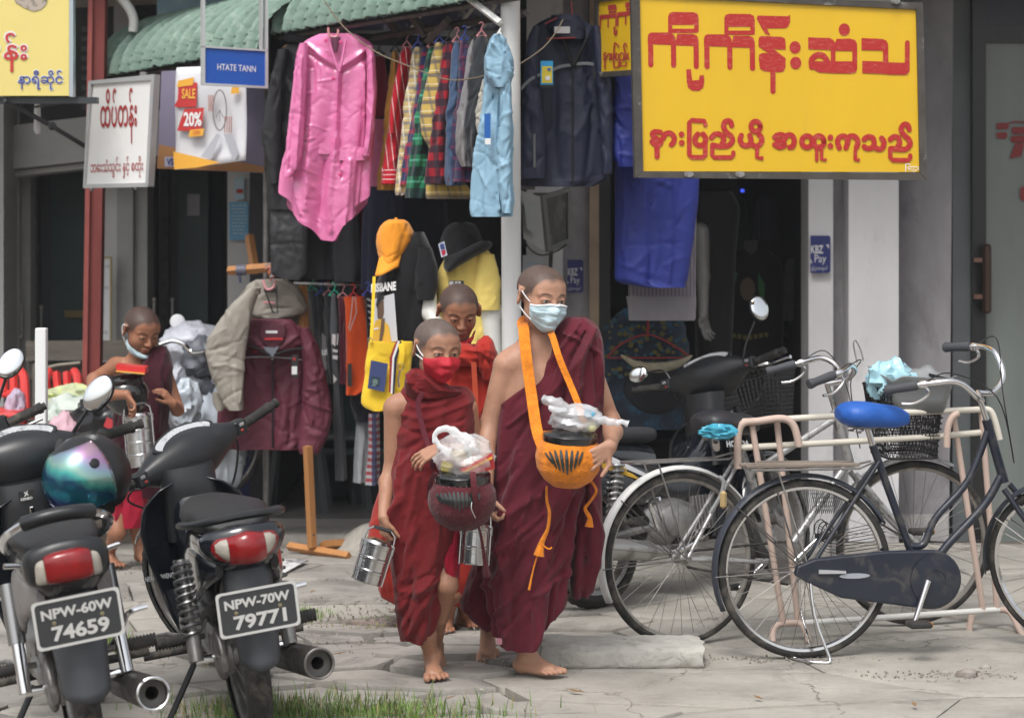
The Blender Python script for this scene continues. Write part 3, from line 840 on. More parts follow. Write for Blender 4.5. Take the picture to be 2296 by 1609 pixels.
mb=MB();mb.prism([W(1960,1150,11.405),W(2015,1150,11.405),W(2015,1216,11.405),W(1960,1216,11.405)],(0,.015,0));mb.prism([W(2016,1152,11.73),W(2126,1152,11.435),W(2126,1213,11.435),W(2016,1207,11.73)],(0,-.012,0));mb.build('skirting',mat('skirt',(.42,.41,.41),rough=.9,bump=(12,.6,8),dirt=((.2,.18,.17),6,.5,.7)),shop,smooth=False)
# upper floor reaching out over the pavement
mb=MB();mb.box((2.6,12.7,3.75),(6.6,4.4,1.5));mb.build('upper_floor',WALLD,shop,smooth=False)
# shop beside it, on the right: glass door
gshop=thing('glass_fronted_shop','dark shop front with curtained glass door at the right edge','shop',(3.2,11.6,0))
PB('wall',mat('slate_wall',(.14,.155,.16),rough=.8,var=(3,.12)),gshop,2136,-60,2181,1232,11.72,.2)
PB('door_frame',mat('door_frame_black',(.012,.012,.013),rough=.3),gshop,2181,-60,2211,1232,11.66,.12)
PB('glass_pane',mat('curtained_glass',(.15,.17,.16),rough=.25,var=(2.0,.14),aniso=(1.6,1,.3),spec=.6),gshop,2211,95,2420,1232,11.70,.02)
PB('transom',mat('transom',(.012,.014,.03),rough=.3),gshop,2211,-60,2420,60,11.69,.03);PB('transom_rail',mat('rail_dark',(.03,.03,.035),rough=.4),gshop,2211,60,2420,95,11.66,.08)
h=pbox(MB(),2205,547,2224,703,11.56,.035,bev=.012).build('door_handle',mat('bronze',(.06,.036,.026),rough=.35,metal=.6),gshop)
mb=MB();pbox(mb,2184,578,2206,588,11.58,.06);pbox(mb,2184,660,2206,670,11.58,.06);mb.build('bracket',mat('copper',(.16,.09,.07),rough=.4,metal=.7),h)
gp=Plane(2211,11.69,2420,11.69);mb=MB()
for(x0,y0,x1,y1)in((2234,276,2262,290),(2234,297,2258,311)):poly_px(mb,rrect(x0,y0,x1,y1,5),gp,.004)
poly_px(mb,rrect(2268,285,2300,300,6),gp,.004);poly_px(mb,rrect(2266,304,2300,320,6),gp,.0042);poly_px(mb,[(2276,322),(2296,322),(2290,350),(2264,356)],gp,.004)
stroke_px(mb,[(2255,279),(2275,273),(2300,275)],3,gp,.0045,n=3);poly_px(mb,rrect(2287,418,2320,450,8),gp,.004)
mb.build('lettering',mat('dull_red',(.20,.018,.018),rough=.6),gshop,smooth=False)
for(x,y)in((2270,865),(2290,862)):pass
# payment stickers
def sticker(name,label,x0,y0,x1,y1,d,dim=1.0,cut=0):
    t=thing(name,label,'sticker',W((x0+x1)/2,y1,d));pl=Plane(x0,d,x1,d);w=x1-x0;hh=y1-y0
    mb=MB();poly_px(mb,[(x0,y0)]+rrect(x0-5,y0,x1,y1,6)[0:10]+[(x0,y1)],pl,.004,th=.003);mb.build('backing',mat('sticker_blue',(.012,.018,.12),rough=.4),t,smooth=False)
    mb=MB();text_px(mb,'KBZ',pl,x0+1,y0+hh*.48,hh*.22,w*.62,off=.006,bold=.03);text_px(mb,'Pay',pl,x0+w*.2,y0+hh*.78,hh*.27,w*.58,off=.006,bold=.005)
    poly_px(mb,[(x0+w*.76,y0+hh*.24),(x0+w*.92,y0+hh*.24),(x0+w*.92,y0+hh*.36)],pl,.006);poly_px(mb,[(x0,y0+hh*.62),(x0+w*.1,y0+hh*.73),(x0,y0+hh*.73)],pl,.006)
    text_px(mb,'နှင့်ငွေပေးချေပါ',pl,x0+2,y0+hh*.96,hh*.16,w*.78,off=.006)
    mb.build('lettering',mat('sticker_white',(.5,.5,.52),rough=.5),t,smooth=False)
sticker('payment_sticker','navy payment sticker with white lettering on the light pillar above the parked bicycles',1817,528,1862,612,11.47)
sticker('payment_sticker','navy payment sticker with white lettering on the wall beside the tallest boy',1272,582,1308,656,11.6)

# ---------------------------------------------------------------- building on the left
LW=mat('old_grey_render',(.30,.30,.29),rough=.9,bump=(22,.35,8),var=(4,.14),dirt=((.16,.15,.145),5,.6,.6))
LB=mat('pale_beam',(.33,.335,.325),rough=.9,bump=(15,.2,8),var=(2,.12),dirt=((.21,.20,.19),2,.58,.5),aniso=(1,1,2))
GREEN=mat('dark_green_door',(.016,.042,.042),rough=.6,var=(1.5,.4))
lb=thing('old_shophouse','old grey shophouse with dark green doors behind the boy on the left','building',(-2.8,13.4,0))
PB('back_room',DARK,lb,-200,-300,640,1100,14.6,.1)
for(x0,x1,m,d)in((-120,8,LB,12.9),(8,44,LW,13.45),(44,68,LB,13.5),(228,262,mat('whitewash',(.50,.50,.49),rough=.9,var=(3,.1),dirt=((.3,.29,.28),6,.6,.6)),13.4),(262,298,LW,13.3),(298,330,LB,13.35),(510,570,MC['whitewash'],12.9),(570,592,LW,13.0)):
    PB('pillar',m,lb,x0,300 if x0>20 else 180,x1,1080,d,.35)
def door(x0,x1,y0,y1,d,m,parent,hx):
    t=PB('door',m,parent,x0,y0,x1,y1,d,.05)
    return t
dr=door(92,190,370,1080,13.75,GREEN,lb,0);PB('letter_slot',mat('brass',(.12,.085,.03),rough=.5,metal=.5),dr,145,696,197,712,13.73,.02)
PB('door_edge',mat('door_edge',(.016,.02,.028),rough=.6),dr,92,370,112,1080,13.74,.008)
PB('folding_gate',mat('rusted_gate',(.04,.036,.036),rough=.8,var=(20,.5)),lb,68,350,86,1080,13.65,.08)
for(x,y0,y1,d)in((49,683,756,13.45),(92,688,758,13.6),(346,672,744,13.3),(387,672,744,13.5)):
    mb=MB();mb.tube([W(x,y0,d-.05),W(x,y1,d-.05)],.008,8)
    for y in(y0,y1):mb.ell(W(x,y,d-.05),.014,n=8,m=6)
    mb.build('door_handle',DULL,lb)
dr=door(400,466,330,1080,13.7,mat('green_door',(.018,.046,.042),rough=.55,var=(1.1,.6)),lb,0);PB('door',mat('green_door2',(.010,.022,.026),rough=.6),lb,466,330,500,1080,13.9,.05)
PB('notice',mat('notice_grey',(.32,.32,.33),rough=.8),dr,420,435,448,484,13.68,.004)
PB('folding_gate',MC['rusted_gate'],lb,362,340,378,1080,13.6,.08);PB('door_post',mat('post_dark',(.02,.022,.028),rough=.7),lb,330,330,350,1080,13.6,.1)
mb=MB();mb.prism([W(-30,288,13.2),W(340,245,12.9),W(340,345,12.9),W(-30,386,13.2)],(0,.3,0));mb.build('beam',LB,lb,smooth=False)
mb=MB();mb.prism([W(-30,389,13.25),W(340,349,12.95),W(340,362,12.95),W(-30,402,13.25)],(0,.3,0));mb.build('beam_lip',LW,lb,smooth=False)
mb=MB();mb.prism([W(340,250,12.9),W(600,215,12.6),W(600,330,12.6),W(340,350,12.9)],(0,.3,0));mb.build('beam',LB,lb,smooth=False)
# upper storey: louvred opening, light wall, roof underside
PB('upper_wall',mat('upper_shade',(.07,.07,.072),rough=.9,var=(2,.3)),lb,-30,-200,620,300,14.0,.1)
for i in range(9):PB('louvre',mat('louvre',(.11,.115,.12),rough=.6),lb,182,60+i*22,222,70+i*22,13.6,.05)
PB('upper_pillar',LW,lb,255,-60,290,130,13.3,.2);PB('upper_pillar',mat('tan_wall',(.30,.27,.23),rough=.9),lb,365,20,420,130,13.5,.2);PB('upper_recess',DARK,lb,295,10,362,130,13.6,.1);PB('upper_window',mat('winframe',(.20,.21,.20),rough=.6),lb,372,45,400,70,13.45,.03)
mb=MB();mb.prism([W(165,-60,12.6),W(420,-60,12.6),W(420,8,13.4),W(165,18,13.4)],(0,0,.04));mb.build('soffit',mat('soffit',(.36,.33,.29),rough=.9,var=(2,.15)),lb,smooth=False)
mb=MB();mb.box((-3.2,12.9,3.3),(4.4,2.6,.25));mb.build('roof',LW,lb,smooth=False)
# posters on that building
def poster(name,label,x0,y0,x1,y1,d,m,draw=None,cat='poster'):
    t=thing(name,label,cat,W((x0+x1)/2,y1,d));pl=Plane(x0,d,x1,d);mb=MB();poly_px(mb,[(x0,y0),(x1,y0),(x1,y1),(x0,y1)],pl,.004,th=.003);mb.build('sheet',m,t,smooth=False)
    if draw:draw(t,pl)
    return t
def lines(t,pl,x0,y0,x1,y1,n,m,seed=1):
    r=random.Random(seed);mb=MB()
    for i in range(n):
        y=y0+(y1-y0)*i/n;a=x0+r.uniform(0,4)
        while a<x1-3:
            w=r.uniform(3,9);poly_px(mb,[(a,y),(min(a+w,x1),y),(min(a+w,x1),y+2),(a,y+2)],pl,.006);a+=w+r.uniform(1.5,3)
    mb.build('print',m,t,smooth=False)
PBLUE=mat('poster_blue',(.13,.36,.56),rough=.5);WPR=mat('white_print',(.62,.66,.68),rough=.5)
poster('notice_poster','larger light blue notice poster glued to the pale pillar above the yellow pole',514,453,557,538,12.88,PBLUE,lambda t,pl:lines(t,pl,519,460,553,530,9,WPR))
poster('notice_poster','small pale blue notice poster at the top of the pale pillar',526,398,548,447,12.88,mat('poster_pale',(.40,.55,.64),rough=.5),lambda t,pl:(lines(t,pl,529,404,546,420,3,WPR,2),poly_px(MB(),[(530,424),(545,424),(545,433),(530,433)],pl,.007).build('red_mark',mat('red_print',(.5,.05,.05),rough=.5),t,smooth=False)))
sb=poster('framed_board','tall white board in a gold frame leaning behind the red post',214,580,247,762,13.2,mat('board_white',(.60,.61,.63),rough=.5),cat='sign board')
pl=Plane(214,13.2,247,13.2);mb=MB()
for q in([(214,575),(251,575),(251,579.5),(214,579.5)],[(247,580),(251,580),(251,763),(247,763)]):poly_px(mb,q,pl,.012,th=.02)
mb.build('frame',mat('gold_frame',(.28,.21,.09),rough=.4,metal=.4),sb,smooth=False)
mb=MB()
for(y,w)in((600,26),(648,24),(698,14),(748,22)):stroke_px(mb,[(219+w*k/10,y-(5 if k%2 else 0)-(3 if k==9 else 0))for k in range(11)],1.6,pl,.006)
mb.build('faint_writing',mat('grey_ink',(.16,.16,.18),rough=.7),sb,smooth=False)

# ---------------------------------------------------------------- red post, pipes, steel post, poles
t=thing('red_steel_post','tall red steel post between the yellow sign and the green awning','post',W(198,1200,11.9))
mb=MB();pa=[W(200,-40,11.9),W(236,-40,11.9),W(219,1150,11.9),W(181,1150,11.9)];mb.prism([pa[0],pa[1],pa[2],pa[3]],(0,.09,0));mb.build('post',mat('red_oxide',(.19,.035,.03),rough=.65,var=(6,.2),dirt=((.05,.03,.03),14,.62,.6),aniso=(2,2,.5)),t,smooth=False)
mb=MB();mb.prism([W(200,-40,11.895),W(210,-40,11.895),W(192,1150,11.895),W(181,1150,11.895)],(0,-.02,0));mb.build('flange',mat('red_light',(.27,.06,.05),rough=.6,var=(6,.2)),t,smooth=False)
tag(ptube([(255,-20,12),(285,12,12),(299,42,12),(298,72,12)],.026,s=6,n=12).build('bent_pipe',WHITEP),'white bent pipe coming down onto the green awning','pipe')
tag(ptube([(578,20,11.6),(660,-5,11.2)],.01).build('wire',BLACKP),'thin wire above the steel post','wire')
t=thing('steel_post','thin grey steel post standing left of the hanging raincoats','post',W(597,1165,11.75))
ptube([(598,-30,11.75),(597,1160,11.75)],.019,n=12).build('tube',DULL,t)
MB().lathe([(.05,.0),(.05,.012),(.02,.02)],W(597,1165,11.75),n=14).build('foot_plate',DULL,t)
t=thing('white_steel_pole','white painted steel pole with rust streaks behind the boys','pole',W(1149,1335,9.75))
ptube([(1144,-40,9.75),(1146,480,9.75),(1149,1335,9.75)],.0435,n=24).build('tube',mat('white_pole',(.62,.62,.61),rough=.45,dirt=((.34,.20,.12),5,.63,.75),aniso=(5,5,.6)),t)
ptube([(1030,-20,9.9),(1122,52,9.68)],.017,n=4).build('brace',WHITEP,t)
mb=MB();P=[W(1123+3*math.sin(a),50+a*4.2,9.68-.02*math.cos(a))for a in np.linspace(0,8,30)];mb.tube(P,.004,6);mb.build('tie_wire',WHITEP,t)
tag(MB().box((W(93,0,9.3).x,9.3,W(93,735,9.3).z/2),(.046,.046,W(93,735,9.3).z),bev=.004).build('white_post',mat('white_pvc',(.72,.73,.73),rough=.4)),'plain white square post standing left of the red post','post')
MC  # keep

# ---------------------------------------------------------------- green tiled awnings
AWN=mat('green_tiles',(.17,.255,.21),rough=.7,var=(9,.22),bump=(30,.25,6),dirt=((.36,.40,.35),9,.54,.55))
def awning(label,fl,fr,H,B,back,nrib,nt,vmax=1.0,cat='awning',drop=0.0):
    t=thing('green_awning',label,cat,fl);mb=MB();a,b=Vector(fl),Vector(fr);bd=Vector(back).normalized()
    nu,nv=nrib*10,nt*7;rows=[]
    for j in range(nv+1):
        v=j/nv*vmax;g=v*math.pi/2;r=[];step=(j/nv*nt)%1.0
        nrm=(-bd*math.cos(g)+Vector((0,0,1))*math.sin(g))
        for i in range(nu+1):
            u=i/nu;q=(u*nrib)%1.0;p=a+(b-a)*u+Vector((0,0,1))*H*math.sin(g)+bd*B*(1-math.cos(g))
            rib=.045*max(0,1-((q-.5)/.2)**2)if abs(q-.5)<.2 else 0
            pan=.010*math.sin(math.pi*((q+.5)%1.0))**2
            lip=.010*(1-step)**.7 if rib==0 else .004*(1-step)
            jag=.006*noise.noise(Vector((i*.5,j*.8,2)))+(.02*noise.noise(Vector((i*.9,7,1)))if j==0 else 0)
            p=p+nrm*(rib+pan+lip+jag*.5);p.z+=(jag if j==0 else 0)-drop*u*(1-u)
            r.append(p)
        rows.append(r)
    mb.grid(rows);o=mb.build('tile_sheet',AWN,t,angle=28,thick=.006)
    fm=MB()
    fm.box((0,0,0),(.001,.001,.001))
    ed=[a+(b-a)*u+bd*.03-Vector((0,0,.012))for u in np.linspace(0,1,12)];MB().tube(ed,.014,4).build('edge_rail',mat('old_iron',(.07,.062,.055),rough=.8,var=(20,.4)),t)
    bk=[p+Vector((0,0,H*.98))+bd*B*.9 for p in(a,b)];MB().tube(bk,.02,4).build('rear_rail',MC['old_iron'],t)
    return t
awning('green tiled curved awning at left between the red post and the steel post',W(206,178,12.2),W(584,112,10.9),.37,.75,(.79,.61,0),15,13)
awning('green tiled awning above the pink raincoat',W(615,78,11.1),W(1160,-14,9.55),.42,.9,(.80,.60,0),19,13)

# ---------------------------------------------------------------- main yellow sign and its neighbours
YEL=mat('sign_yellow',(.68,.42,.012),rough=.38,var=(2,.03),dirt=((.62,.37,.03),5,.60,.5),aniso=(3,1,.5));RED=mat('sign_red',(.40,.012,.010),rough=.55,dirt=((.52,.15,.11),42,.52,.55),aniso=(1,1,2.5))
IRON=mat('sign_frame_iron',(.075,.066,.058),rough=.55,metal=.3,dirt=((.34,.35,.34),12,.60,.8),var=(8,.3))
t=thing('yellow_shop_sign','large yellow hanging shop sign with big red Burmese lettering at upper right','sign',W(1745,400,9.3))
mp=Plane(1415,9.28,2078,9.42)
mb=MB();poly_px(mb,[(1432,-8),(2054,22),(2062,386),(1440,384)],mp,0,th=.01);mb.build('panel',YEL,t,smooth=False)
mb=MB()
for q in([(1414,-14),(1433,-14),(1441,384),(1423,398)],[(1424,398.5),(1441,384.5),(2060,387.5),(2076,404)],[(2077,404),(2061,387),(2053,20),(2068,8)],[(1414,-15),(2068,7),(2053,22),(1433,-8)]):poly_px(mb,q,mp,.012,th=.045)
mb.build('frame',IRON,t,smooth=False)
for x in(1543,1657,2005):
    y=391 if x<1900 else 4
    mb=MB();mb.prism([mp.at(x+a,y+b,.02)for a,b in ell_px(0,0,11,7,10)],mp.n*-.008);mb.lathe([(.005,0),(.010,.004),(.010,.012)],mp.at(x,y+2,.02),axis=mp.n,n=10);mb.build('lug',DULL,t)
for x in(1470,2030):
    MB().tube([mp.at(x,0,-.01),mp.at(x,-140,-.01)],.012,6).build('hanger_bar',IRON,t)
k_=.27866
c3=lambda x,y:(1121.1+x*k_,y*k_);c4=lambda x,y:(1668.2+x*k_,y*k_)
mb=MB();cnt=[0]
def A_(pts,w=None,cv=c3,n=0):
    cnt[0]+=1;off=.0010+.00006*cnt[0]
    if w is None:poly_px(mb,[cv(*p)for p in pts],mp,off)
    else:stroke_px(mb,pts,w*k_,mp,off,n=n,conv=cv)
def rr_(x0,y0,x1,y1,r=12):return rrect(x0,y0,x1,y1,min(r,(y1-y0)/2.1,(x1-x0)/2.1))
for(x,y)in((0,0),(452,15)):
    A_([(1352+x,135+y),(1362+x,108+y),(1390+x,98+y),(1560+x,100+y),(1590+x,115+y),(1598+x,150+y),(1598+x,203+y),(1352+x,203+y)])
    A_(rr_(1352+x,195+y,1386+x,262+y,4));A_(rr_(1562+x,195+y,1598+x,262+y,4));A_(rr_(1358+x,233+y,1594+x,268+y,14))
    A_([(1188+x,300+y),(1195+x,275+y),(1215+x,263+y),(1370+x,263+y),(1402+x,285+y),(1412+x,310+y),(1412+x,365+y),(1188+x,358+y)])
    A_([(1420+x,300+y),(1425+x,275+y),(1550+x,275+y),(1585+x,290+y),(1596+x,320+y),(1596+x,372+y),(1410+x,368+y)])
    for xx,yy in((1211,528),(1395,532),(1577,542)):A_([(xx+x,330+y),(xx+x+2,yy+y-5)],42)
A_([(1498,560),(1536,558),(1542,620),(1548,650),(1600,645),(1606,608),(1640,606),(1643,660),(1635,705),(1600,733),(1545,730),(1512,705),(1502,660)])
A_([(100,150),(112,127),(350,133),(370,122),(371,175),(355,215),(335,229),(184,230),(210,287),(172,275),(140,225)],cv=c4)
A_([(115,335),(120,305),(140,291),(300,298),(328,312),(334,340),(334,402),(238,398),(333,470),(290,490),(116,378)],cv=c4)
A_([(116,470),(122,440),(150,428),(190,430),(290,480),(334,468),(333,545),(318,575),(290,583),(165,575),(128,555)],cv=c4)
A_([(232,570),(232,735)],42,cv=c4)
A_([(185,462),(205,458),(225,472),(200,474)],cv=c4);mb2=MB()
for(x,y)in((410,383),(415,508),(806,240)):A_(ell_px(x,y,45,50),cv=c4)
A_([(516,302),(690,308),(720,325),(733,350),(733,405),(516,398)],cv=c4);A_([(735,340),(742,315),(850,312),(895,325),(908,355),(908,412),(735,410)],cv=c4)
A_([(697,345),(735,345),(733,585),(697,585)],cv=c4);A_([(870,350),(909,350),(909,560),(890,590),(872,590)],cv=c4)
A_([(560,495),(905,495),(905,560),(890,585),(860,594),(740,592),(600,585),(560,560)],cv=c4)
A_([(545,540),(545,480),(590,445),(640,455),(675,510)],48,cv=c4,n=4)
A_([(944,308),(1110,315),(1145,330),(1158,360),(1158,410),(944,405)],cv=c4);A_([(1117,350),(1158,350),(1160,600),(1117,595)],cv=c4)
A_([(950,492),(1150,498),(1150,575),(1130,597),(950,590)],cv=c4);A_([(1158,503),(1332,508),(1330,575),(1305,604),(1158,602)],cv=c4);A_([(1313,345),(1311,560)],38,cv=c4)
w=43
for pts in([(1290,1065),(1240,1062),(1225,1085),(1250,1112),(1290,1135),(1285,1160),(1250,1165),(1222,1140)],[(1310,1115),(1330,1080),(1370,1072),(1400,1105),(1395,1145),(1378,1165)],
            [(1590,1080),(1568,1115),(1575,1155),(1610,1172),(1645,1155),(1652,1110),(1632,1080)],[(1700,1108),(1730,1080),(1775,1085),(1800,1120),(1785,1160)],[(1710,1168),(1760,1178),(1835,1172),(1870,1130),(1852,1090),(1830,1080)],[(1863,1010),(1850,977),(1815,977),(1797,1012),(1810,1050),(1832,1075)]):A_(pts,w,n=4)
A_([(1262,1160),(1262,1260)],w);A_([(1650,1005),(1645,975),(1540,968),(1522,985),(1522,1250),(1540,1266),(1635,1266),(1650,1250),(1650,1140)],38);A_([(1706,1165),(1706,1250),(1722,1267),(1860,1267),(1875,1250),(1876,1228)],36)
for(x,y)in((1460,1082),(1461,1150)):A_(ell_px(x,y,23,24))
for pts in([(-23,1090),(-33,1130),(-8,1168),(37,1168),(55,1130),(45,1090)],[(58,1160),(100,1178),(135,1150),(140,1110),(120,1085)],[(245,1105),(270,1087),(310,1087),(330,1112),(300,1135),(265,1136)],[(300,1136),(325,1165),(290,1185),(245,1165)],[(330,1112),(350,1087),(385,1092),(403,1130),(390,1178),(365,1185)],
            [(765,1190),(750,1140),(770,1103),(810,1098),(832,1140),(818,1190)],[(832,1135),(850,1098),(890,1100),(915,1140),(902,1188)],[(965,1122),(990,1103),(1030,1107),(1045,1150),(1030,1188),(990,1195),(965,1180)],[(1040,1180),(1080,1200),(1112,1190),(1125,1145),(1105,1112)],
            [(1175,1122),(1205,1100),(1240,1112),(1250,1150),(1235,1182)],[(1180,1195),(1240,1200),(1300,1200),(1335,1160),(1322,1120),(1300,1102)],[(1327,1042),(1315,1007),(1285,1002),(1262,1035),(1272,1070),(1298,1097)]):A_(pts,w,cv=c4,n=4)
for(cx,cy,r)in((92,1018,37),(505,1140,42),(600,1140,42)):A_([(cx+r*math.cos(a),cy+r*1.1*math.sin(a))for a in np.linspace(0,6.283,24)],42,cv=c4)
A_([(103,1185),(103,1268),(140,1272)],34,cv=c4);A_([(583,1195),(583,1288)],28,cv=c4);A_([(622,1195),(622,1285),(652,1286)],28,cv=c4);A_([(893,1215),(893,1285),(918,1287)],30,cv=c4)
A_([(1175,1195),(1175,1270),(1195,1288),(1320,1290),(1335,1272),(1335,1252)],36,cv=c4)
for(x,y)in((693,1107),(693,1175)):A_(ell_px(x,y,23,24),cv=c4)
mb.build('lettering',RED,t,smooth=False)
mb=MB();stroke_px(mb,[(2040,369),(2032,367),(2030,370),(2030,385)],2,mp,.0045);stroke_px(mb,[(2033,376),(2038,379),(2037,384),(2042,376),(2043,385),(2048,377),(2048,386),(2053,381),(2058,380),(2059,376),(2054,374),(2036,374)],1.8,mp,.005);mb.build('maker_mark',mat('mark_white',(.75,.75,.72),rough=.5),t,smooth=False)
# small yellow sign behind
t=thing('small_yellow_sign','small yellow sign with red Burmese lettering partly behind the large yellow sign','sign',W(1385,170,9.7))
p2=Plane(1338,10.0,1420,9.65);mb=MB();poly_px(mb,[(1343,5),(1420,-4),(1420,158),(1343,162)],p2,.001,th=.01);mb.build('panel',YEL,t,smooth=False)
mb=MB()
for q in([(1336,0),(1343.5,4),(1343.5,162),(1336,174)],[(1337,175),(1344,162),(1420,157),(1420,169)],[(1337,-2),(1420,-16),(1420,-5),(1343,5)]):poly_px(mb,q,p2,.01,th=.03)
mb.build('frame',IRON,t,smooth=False)
mb=MB();kk=[0]
def B_(pts,w=None):
    kk[0]+=1
    if w:stroke_px(mb,pts,w,p2,.002+.0002*kk[0],n=3,conv=c3)
    else:poly_px(mb,[c3(*p)for p in pts],p2,.002+.0002*kk[0])
for(x,y)in((0,0),(142,-22)):
    B_([(872+x,45+y),(935+x,38+y),(943+x,60+y),(942+x,80+y),(872+x,86+y)]);B_([(878+x,92+y),(942+x,86+y),(940+x,105+y),(880+x,110+y)])
    B_([(806+x,135+y),(820+x,122+y),(940+x,110+y),(942+x,140+y),(806+x,160+y)])
    for(a,b)in((811,228),(875,218),(938,208)):B_([(a+x,130+y),(a+x,b+y)],3.2)
B_([(922,215),(935,215),(936,262),(930,284),(948,270),(950,235),(945,285),(925,285)]);B_([(926,220),(928,275),(942,278),(947,245)],3)
for pts in([(858,425),(843,440),(860,460),(855,482),(840,470)],[(852,480),(852,548)],[(868,455),(885,432),(897,455),(888,480)],[(965,380),(945,355),(928,360),(925,530),(950,542),(965,525),(965,500)],[(945,430),(938,460),(950,485),(965,465),(962,435)],[(975,445),(990,425),(1008,450),(1000,478)],[(978,480),(1010,485),(1028,455),(1015,430)],[(980,485),(978,530),(1020,528),(1025,505)],[(1030,375),(1018,350),(1005,375),(1018,425)],[(1040,430),(1035,460),(1048,480)]):B_(pts,3.2)
for(x,y)in((909,440),(909,470)):B_(ell_px(x,y,9,12))
mb.build('lettering',mat('sign_red_dull',(.36,.03,.03),rough=.6),t,smooth=False)
# pale yellow sign at top left
t=thing('pale_yellow_sign','pale yellow watch shop sign with red and blue Burmese lettering at the top left','sign',W(80,217,10.9))
p3=Plane(0,10.9,163,10.9);PB('panel',mat('pale_yellow',(.72,.60,.20),rough=.4,var=(2,.04)),t,-60,-40,155,215,10.9,.02)
PB('side_rail',mat('alu_blue',(.42,.48,.53),rough=.35,metal=.5),t,155.5,-40,164,217,10.885,.06)
def outlined(mb_in,mb_out,s,pl,x,y,h,w,off,b):
    text_px(mb_out,s,pl,x,y,h,w,off=off,bold=b[0]);text_px(mb_in,s,pl,x,y,h,w,off=off+.0015,bold=b[1])
mo,mr,mbl=MB(),MB(),MB()
text_px(mo,'န်း',p3,6,166,96,58,off=.003,bold=.055);text_px(mr,'န်း',p3,9,162,88,52,off=.005,bold=.012)
text_px(mo,'နာရီဆိုင်',p3,41,223,48,118-0,off=.003,bold=.045);text_px(mbl,'နာရီဆိုင်',p3,43,221,44,98+0,off=.005,bold=.01)
mo=MB();text_px(mo,'န်း',p3,6,166,96,58,off=.003,bold=.05);text_px(mo,'နာရီဆိုင်',p3,39,203,47,104,off=.003,bold=.05)
mbl=MB();text_px(mbl,'နာရီဆိုင်',p3,41,201,43,100,off=.005,bold=.012)
poly_px(mo,ell_px(-4,107,6,10),p3,.003)
mo.build('letter_outline',mat('out_white',(.72,.72,.70),rough=.5),t,smooth=False);mr.build('lettering',mat('watch_red',(.50,.03,.03),rough=.5),t,smooth=False);mbl.build('lettering',mat('watch_blue',(.02,.05,.28),rough=.5),t,smooth=False)
mb=MB();poly_px(mb,[(25,-20),(110,-20),(104,10),(92,22),(75,26),(55,18),(35,6)],p3,.004);mb.build('watch_picture',mat('watch_pic',(.42,.36,.30),rough=.5,dirt=((.05,.045,.04),30,.5,.9)),t,smooth=False)
t=thing('sign_bracket','dark steel bracket arm carrying the pale yellow sign','bracket',W(100,235,10.95))
PB('arm',mat('dark_steel',(.045,.05,.055),rough=.5,metal=.3),t,-20,218,217,232,10.93,.06)
ptube([(10,225,10.9),(120,285,11.2),(196,331,11.5)],.013,n=4).build('strut',MC['dark_steel'],t);ptube([(80,240,11.0),(190,222,11.6)],.007,n=6).build('stay',MC['dark_steel'],t)
MB().ell(W(117,283,11.1),.022,n=8,m=6).build('clamp',MC['dark_steel'],t);ptube([(84,232,11.2),(84,290,11.2),(86,300,11.2)],[.014,.02,.012],n=8).build('lamp_holder',mat('bulb_white',(.5,.5,.5),rough=.4),t)
# white sign
t=thing('white_hanging_sign','white hanging sign with dark red Burmese lettering under the green awning','sign',W(265,420,11.2))
p4=Plane(190,11.35,348,11.0);mb=MB();poly_px(mb,[(209,189),(342,180),(330,410),(193,413)],p4,0,th=.02);mb.build('panel',mat('sign_white',(.72,.72,.71),rough=.35,var=(1.5,.03)),t,smooth=False)
mb=MB()
for q in([(203,182),(350,167),(343,180),(209,189)],[(350,168),(336,418),(330,410),(342,181)],[(190,422),(193,413),(330,411),(335,419)],[(202,183),(208,189),(194,413),(190,421)]):poly_px(mb,q,p4,.012,th=.04)
mb.build('frame',mat('alu',(.52,.53,.53),rough=.4,metal=.6),t,smooth=False)
for x,y in((206,424),(305,421)):MB().ell(p4.at(x,y,0),.012,n=8,m=6).build('bolt',DULL,t)
ptube([(322,162,11.1),(322,172,11.1)],.02,n=8).build('hook',DULL,t)
mb=MB();text_px(mb,'ထိပ်တန်း',p4,226,325,125,82,off=.004,bold=.012,tilt=-.04);mb.build('lettering',mat('sign_maroon',(.33,.018,.02),rough=.5),t,smooth=False);mb=MB();text_px(mb,'ဘေးသံသွင်း နှင့် စတိုး',p4,204,402,48,118,off=.004,bold=.004,tilt=-.04)
mb.build('lettering',mat('sign_maroon',(.33,.018,.02),rough=.5),t,smooth=False)
# blue name plate on an aluminium frame
t=thing('blue_name_sign','blue name sign with white capital letters in an aluminium frame','sign',W(527,198,10.7))
p5=Plane(455,10.6,600,10.75);mb=MB();poly_px(mb,[(459,107),(597,116),(597,193),(459,186)],p5,0,th=.015);mb.build('panel',mat('blue_panel',(.012,.085,.40),rough=.4,var=(3,.05),dirt=((.25,.32,.5),20,.68,.4)),t,smooth=False)
mb=MB()
for q in([(453,103),(600,112),(600,116),(453,107)],[(453,187),(600,194),(600,199),(453,191)],[(453,-20),(459,-20),(459,187),(453,187)],[(594,-20),(600,-20),(600,194),(594,194)],[(584,-20),(588,-20),(588,111),(584,111)]):poly_px(mb,q,p5,.008,th=.03)
mb.build('frame',mat('alu_light',(.60,.62,.62),rough=.35,metal=.5),t,smooth=False)
mb=MB();text_px(mb,'HTATE TANN',p5,487,157,14,86,off=.003,bold=.0,tilt=.06)
# serifs
for x in(489,497,505,517,533,549,557,568):pass
mb.build('lettering',mat('letter_white',(.8,.8,.8),rough=.5),t,smooth=False)
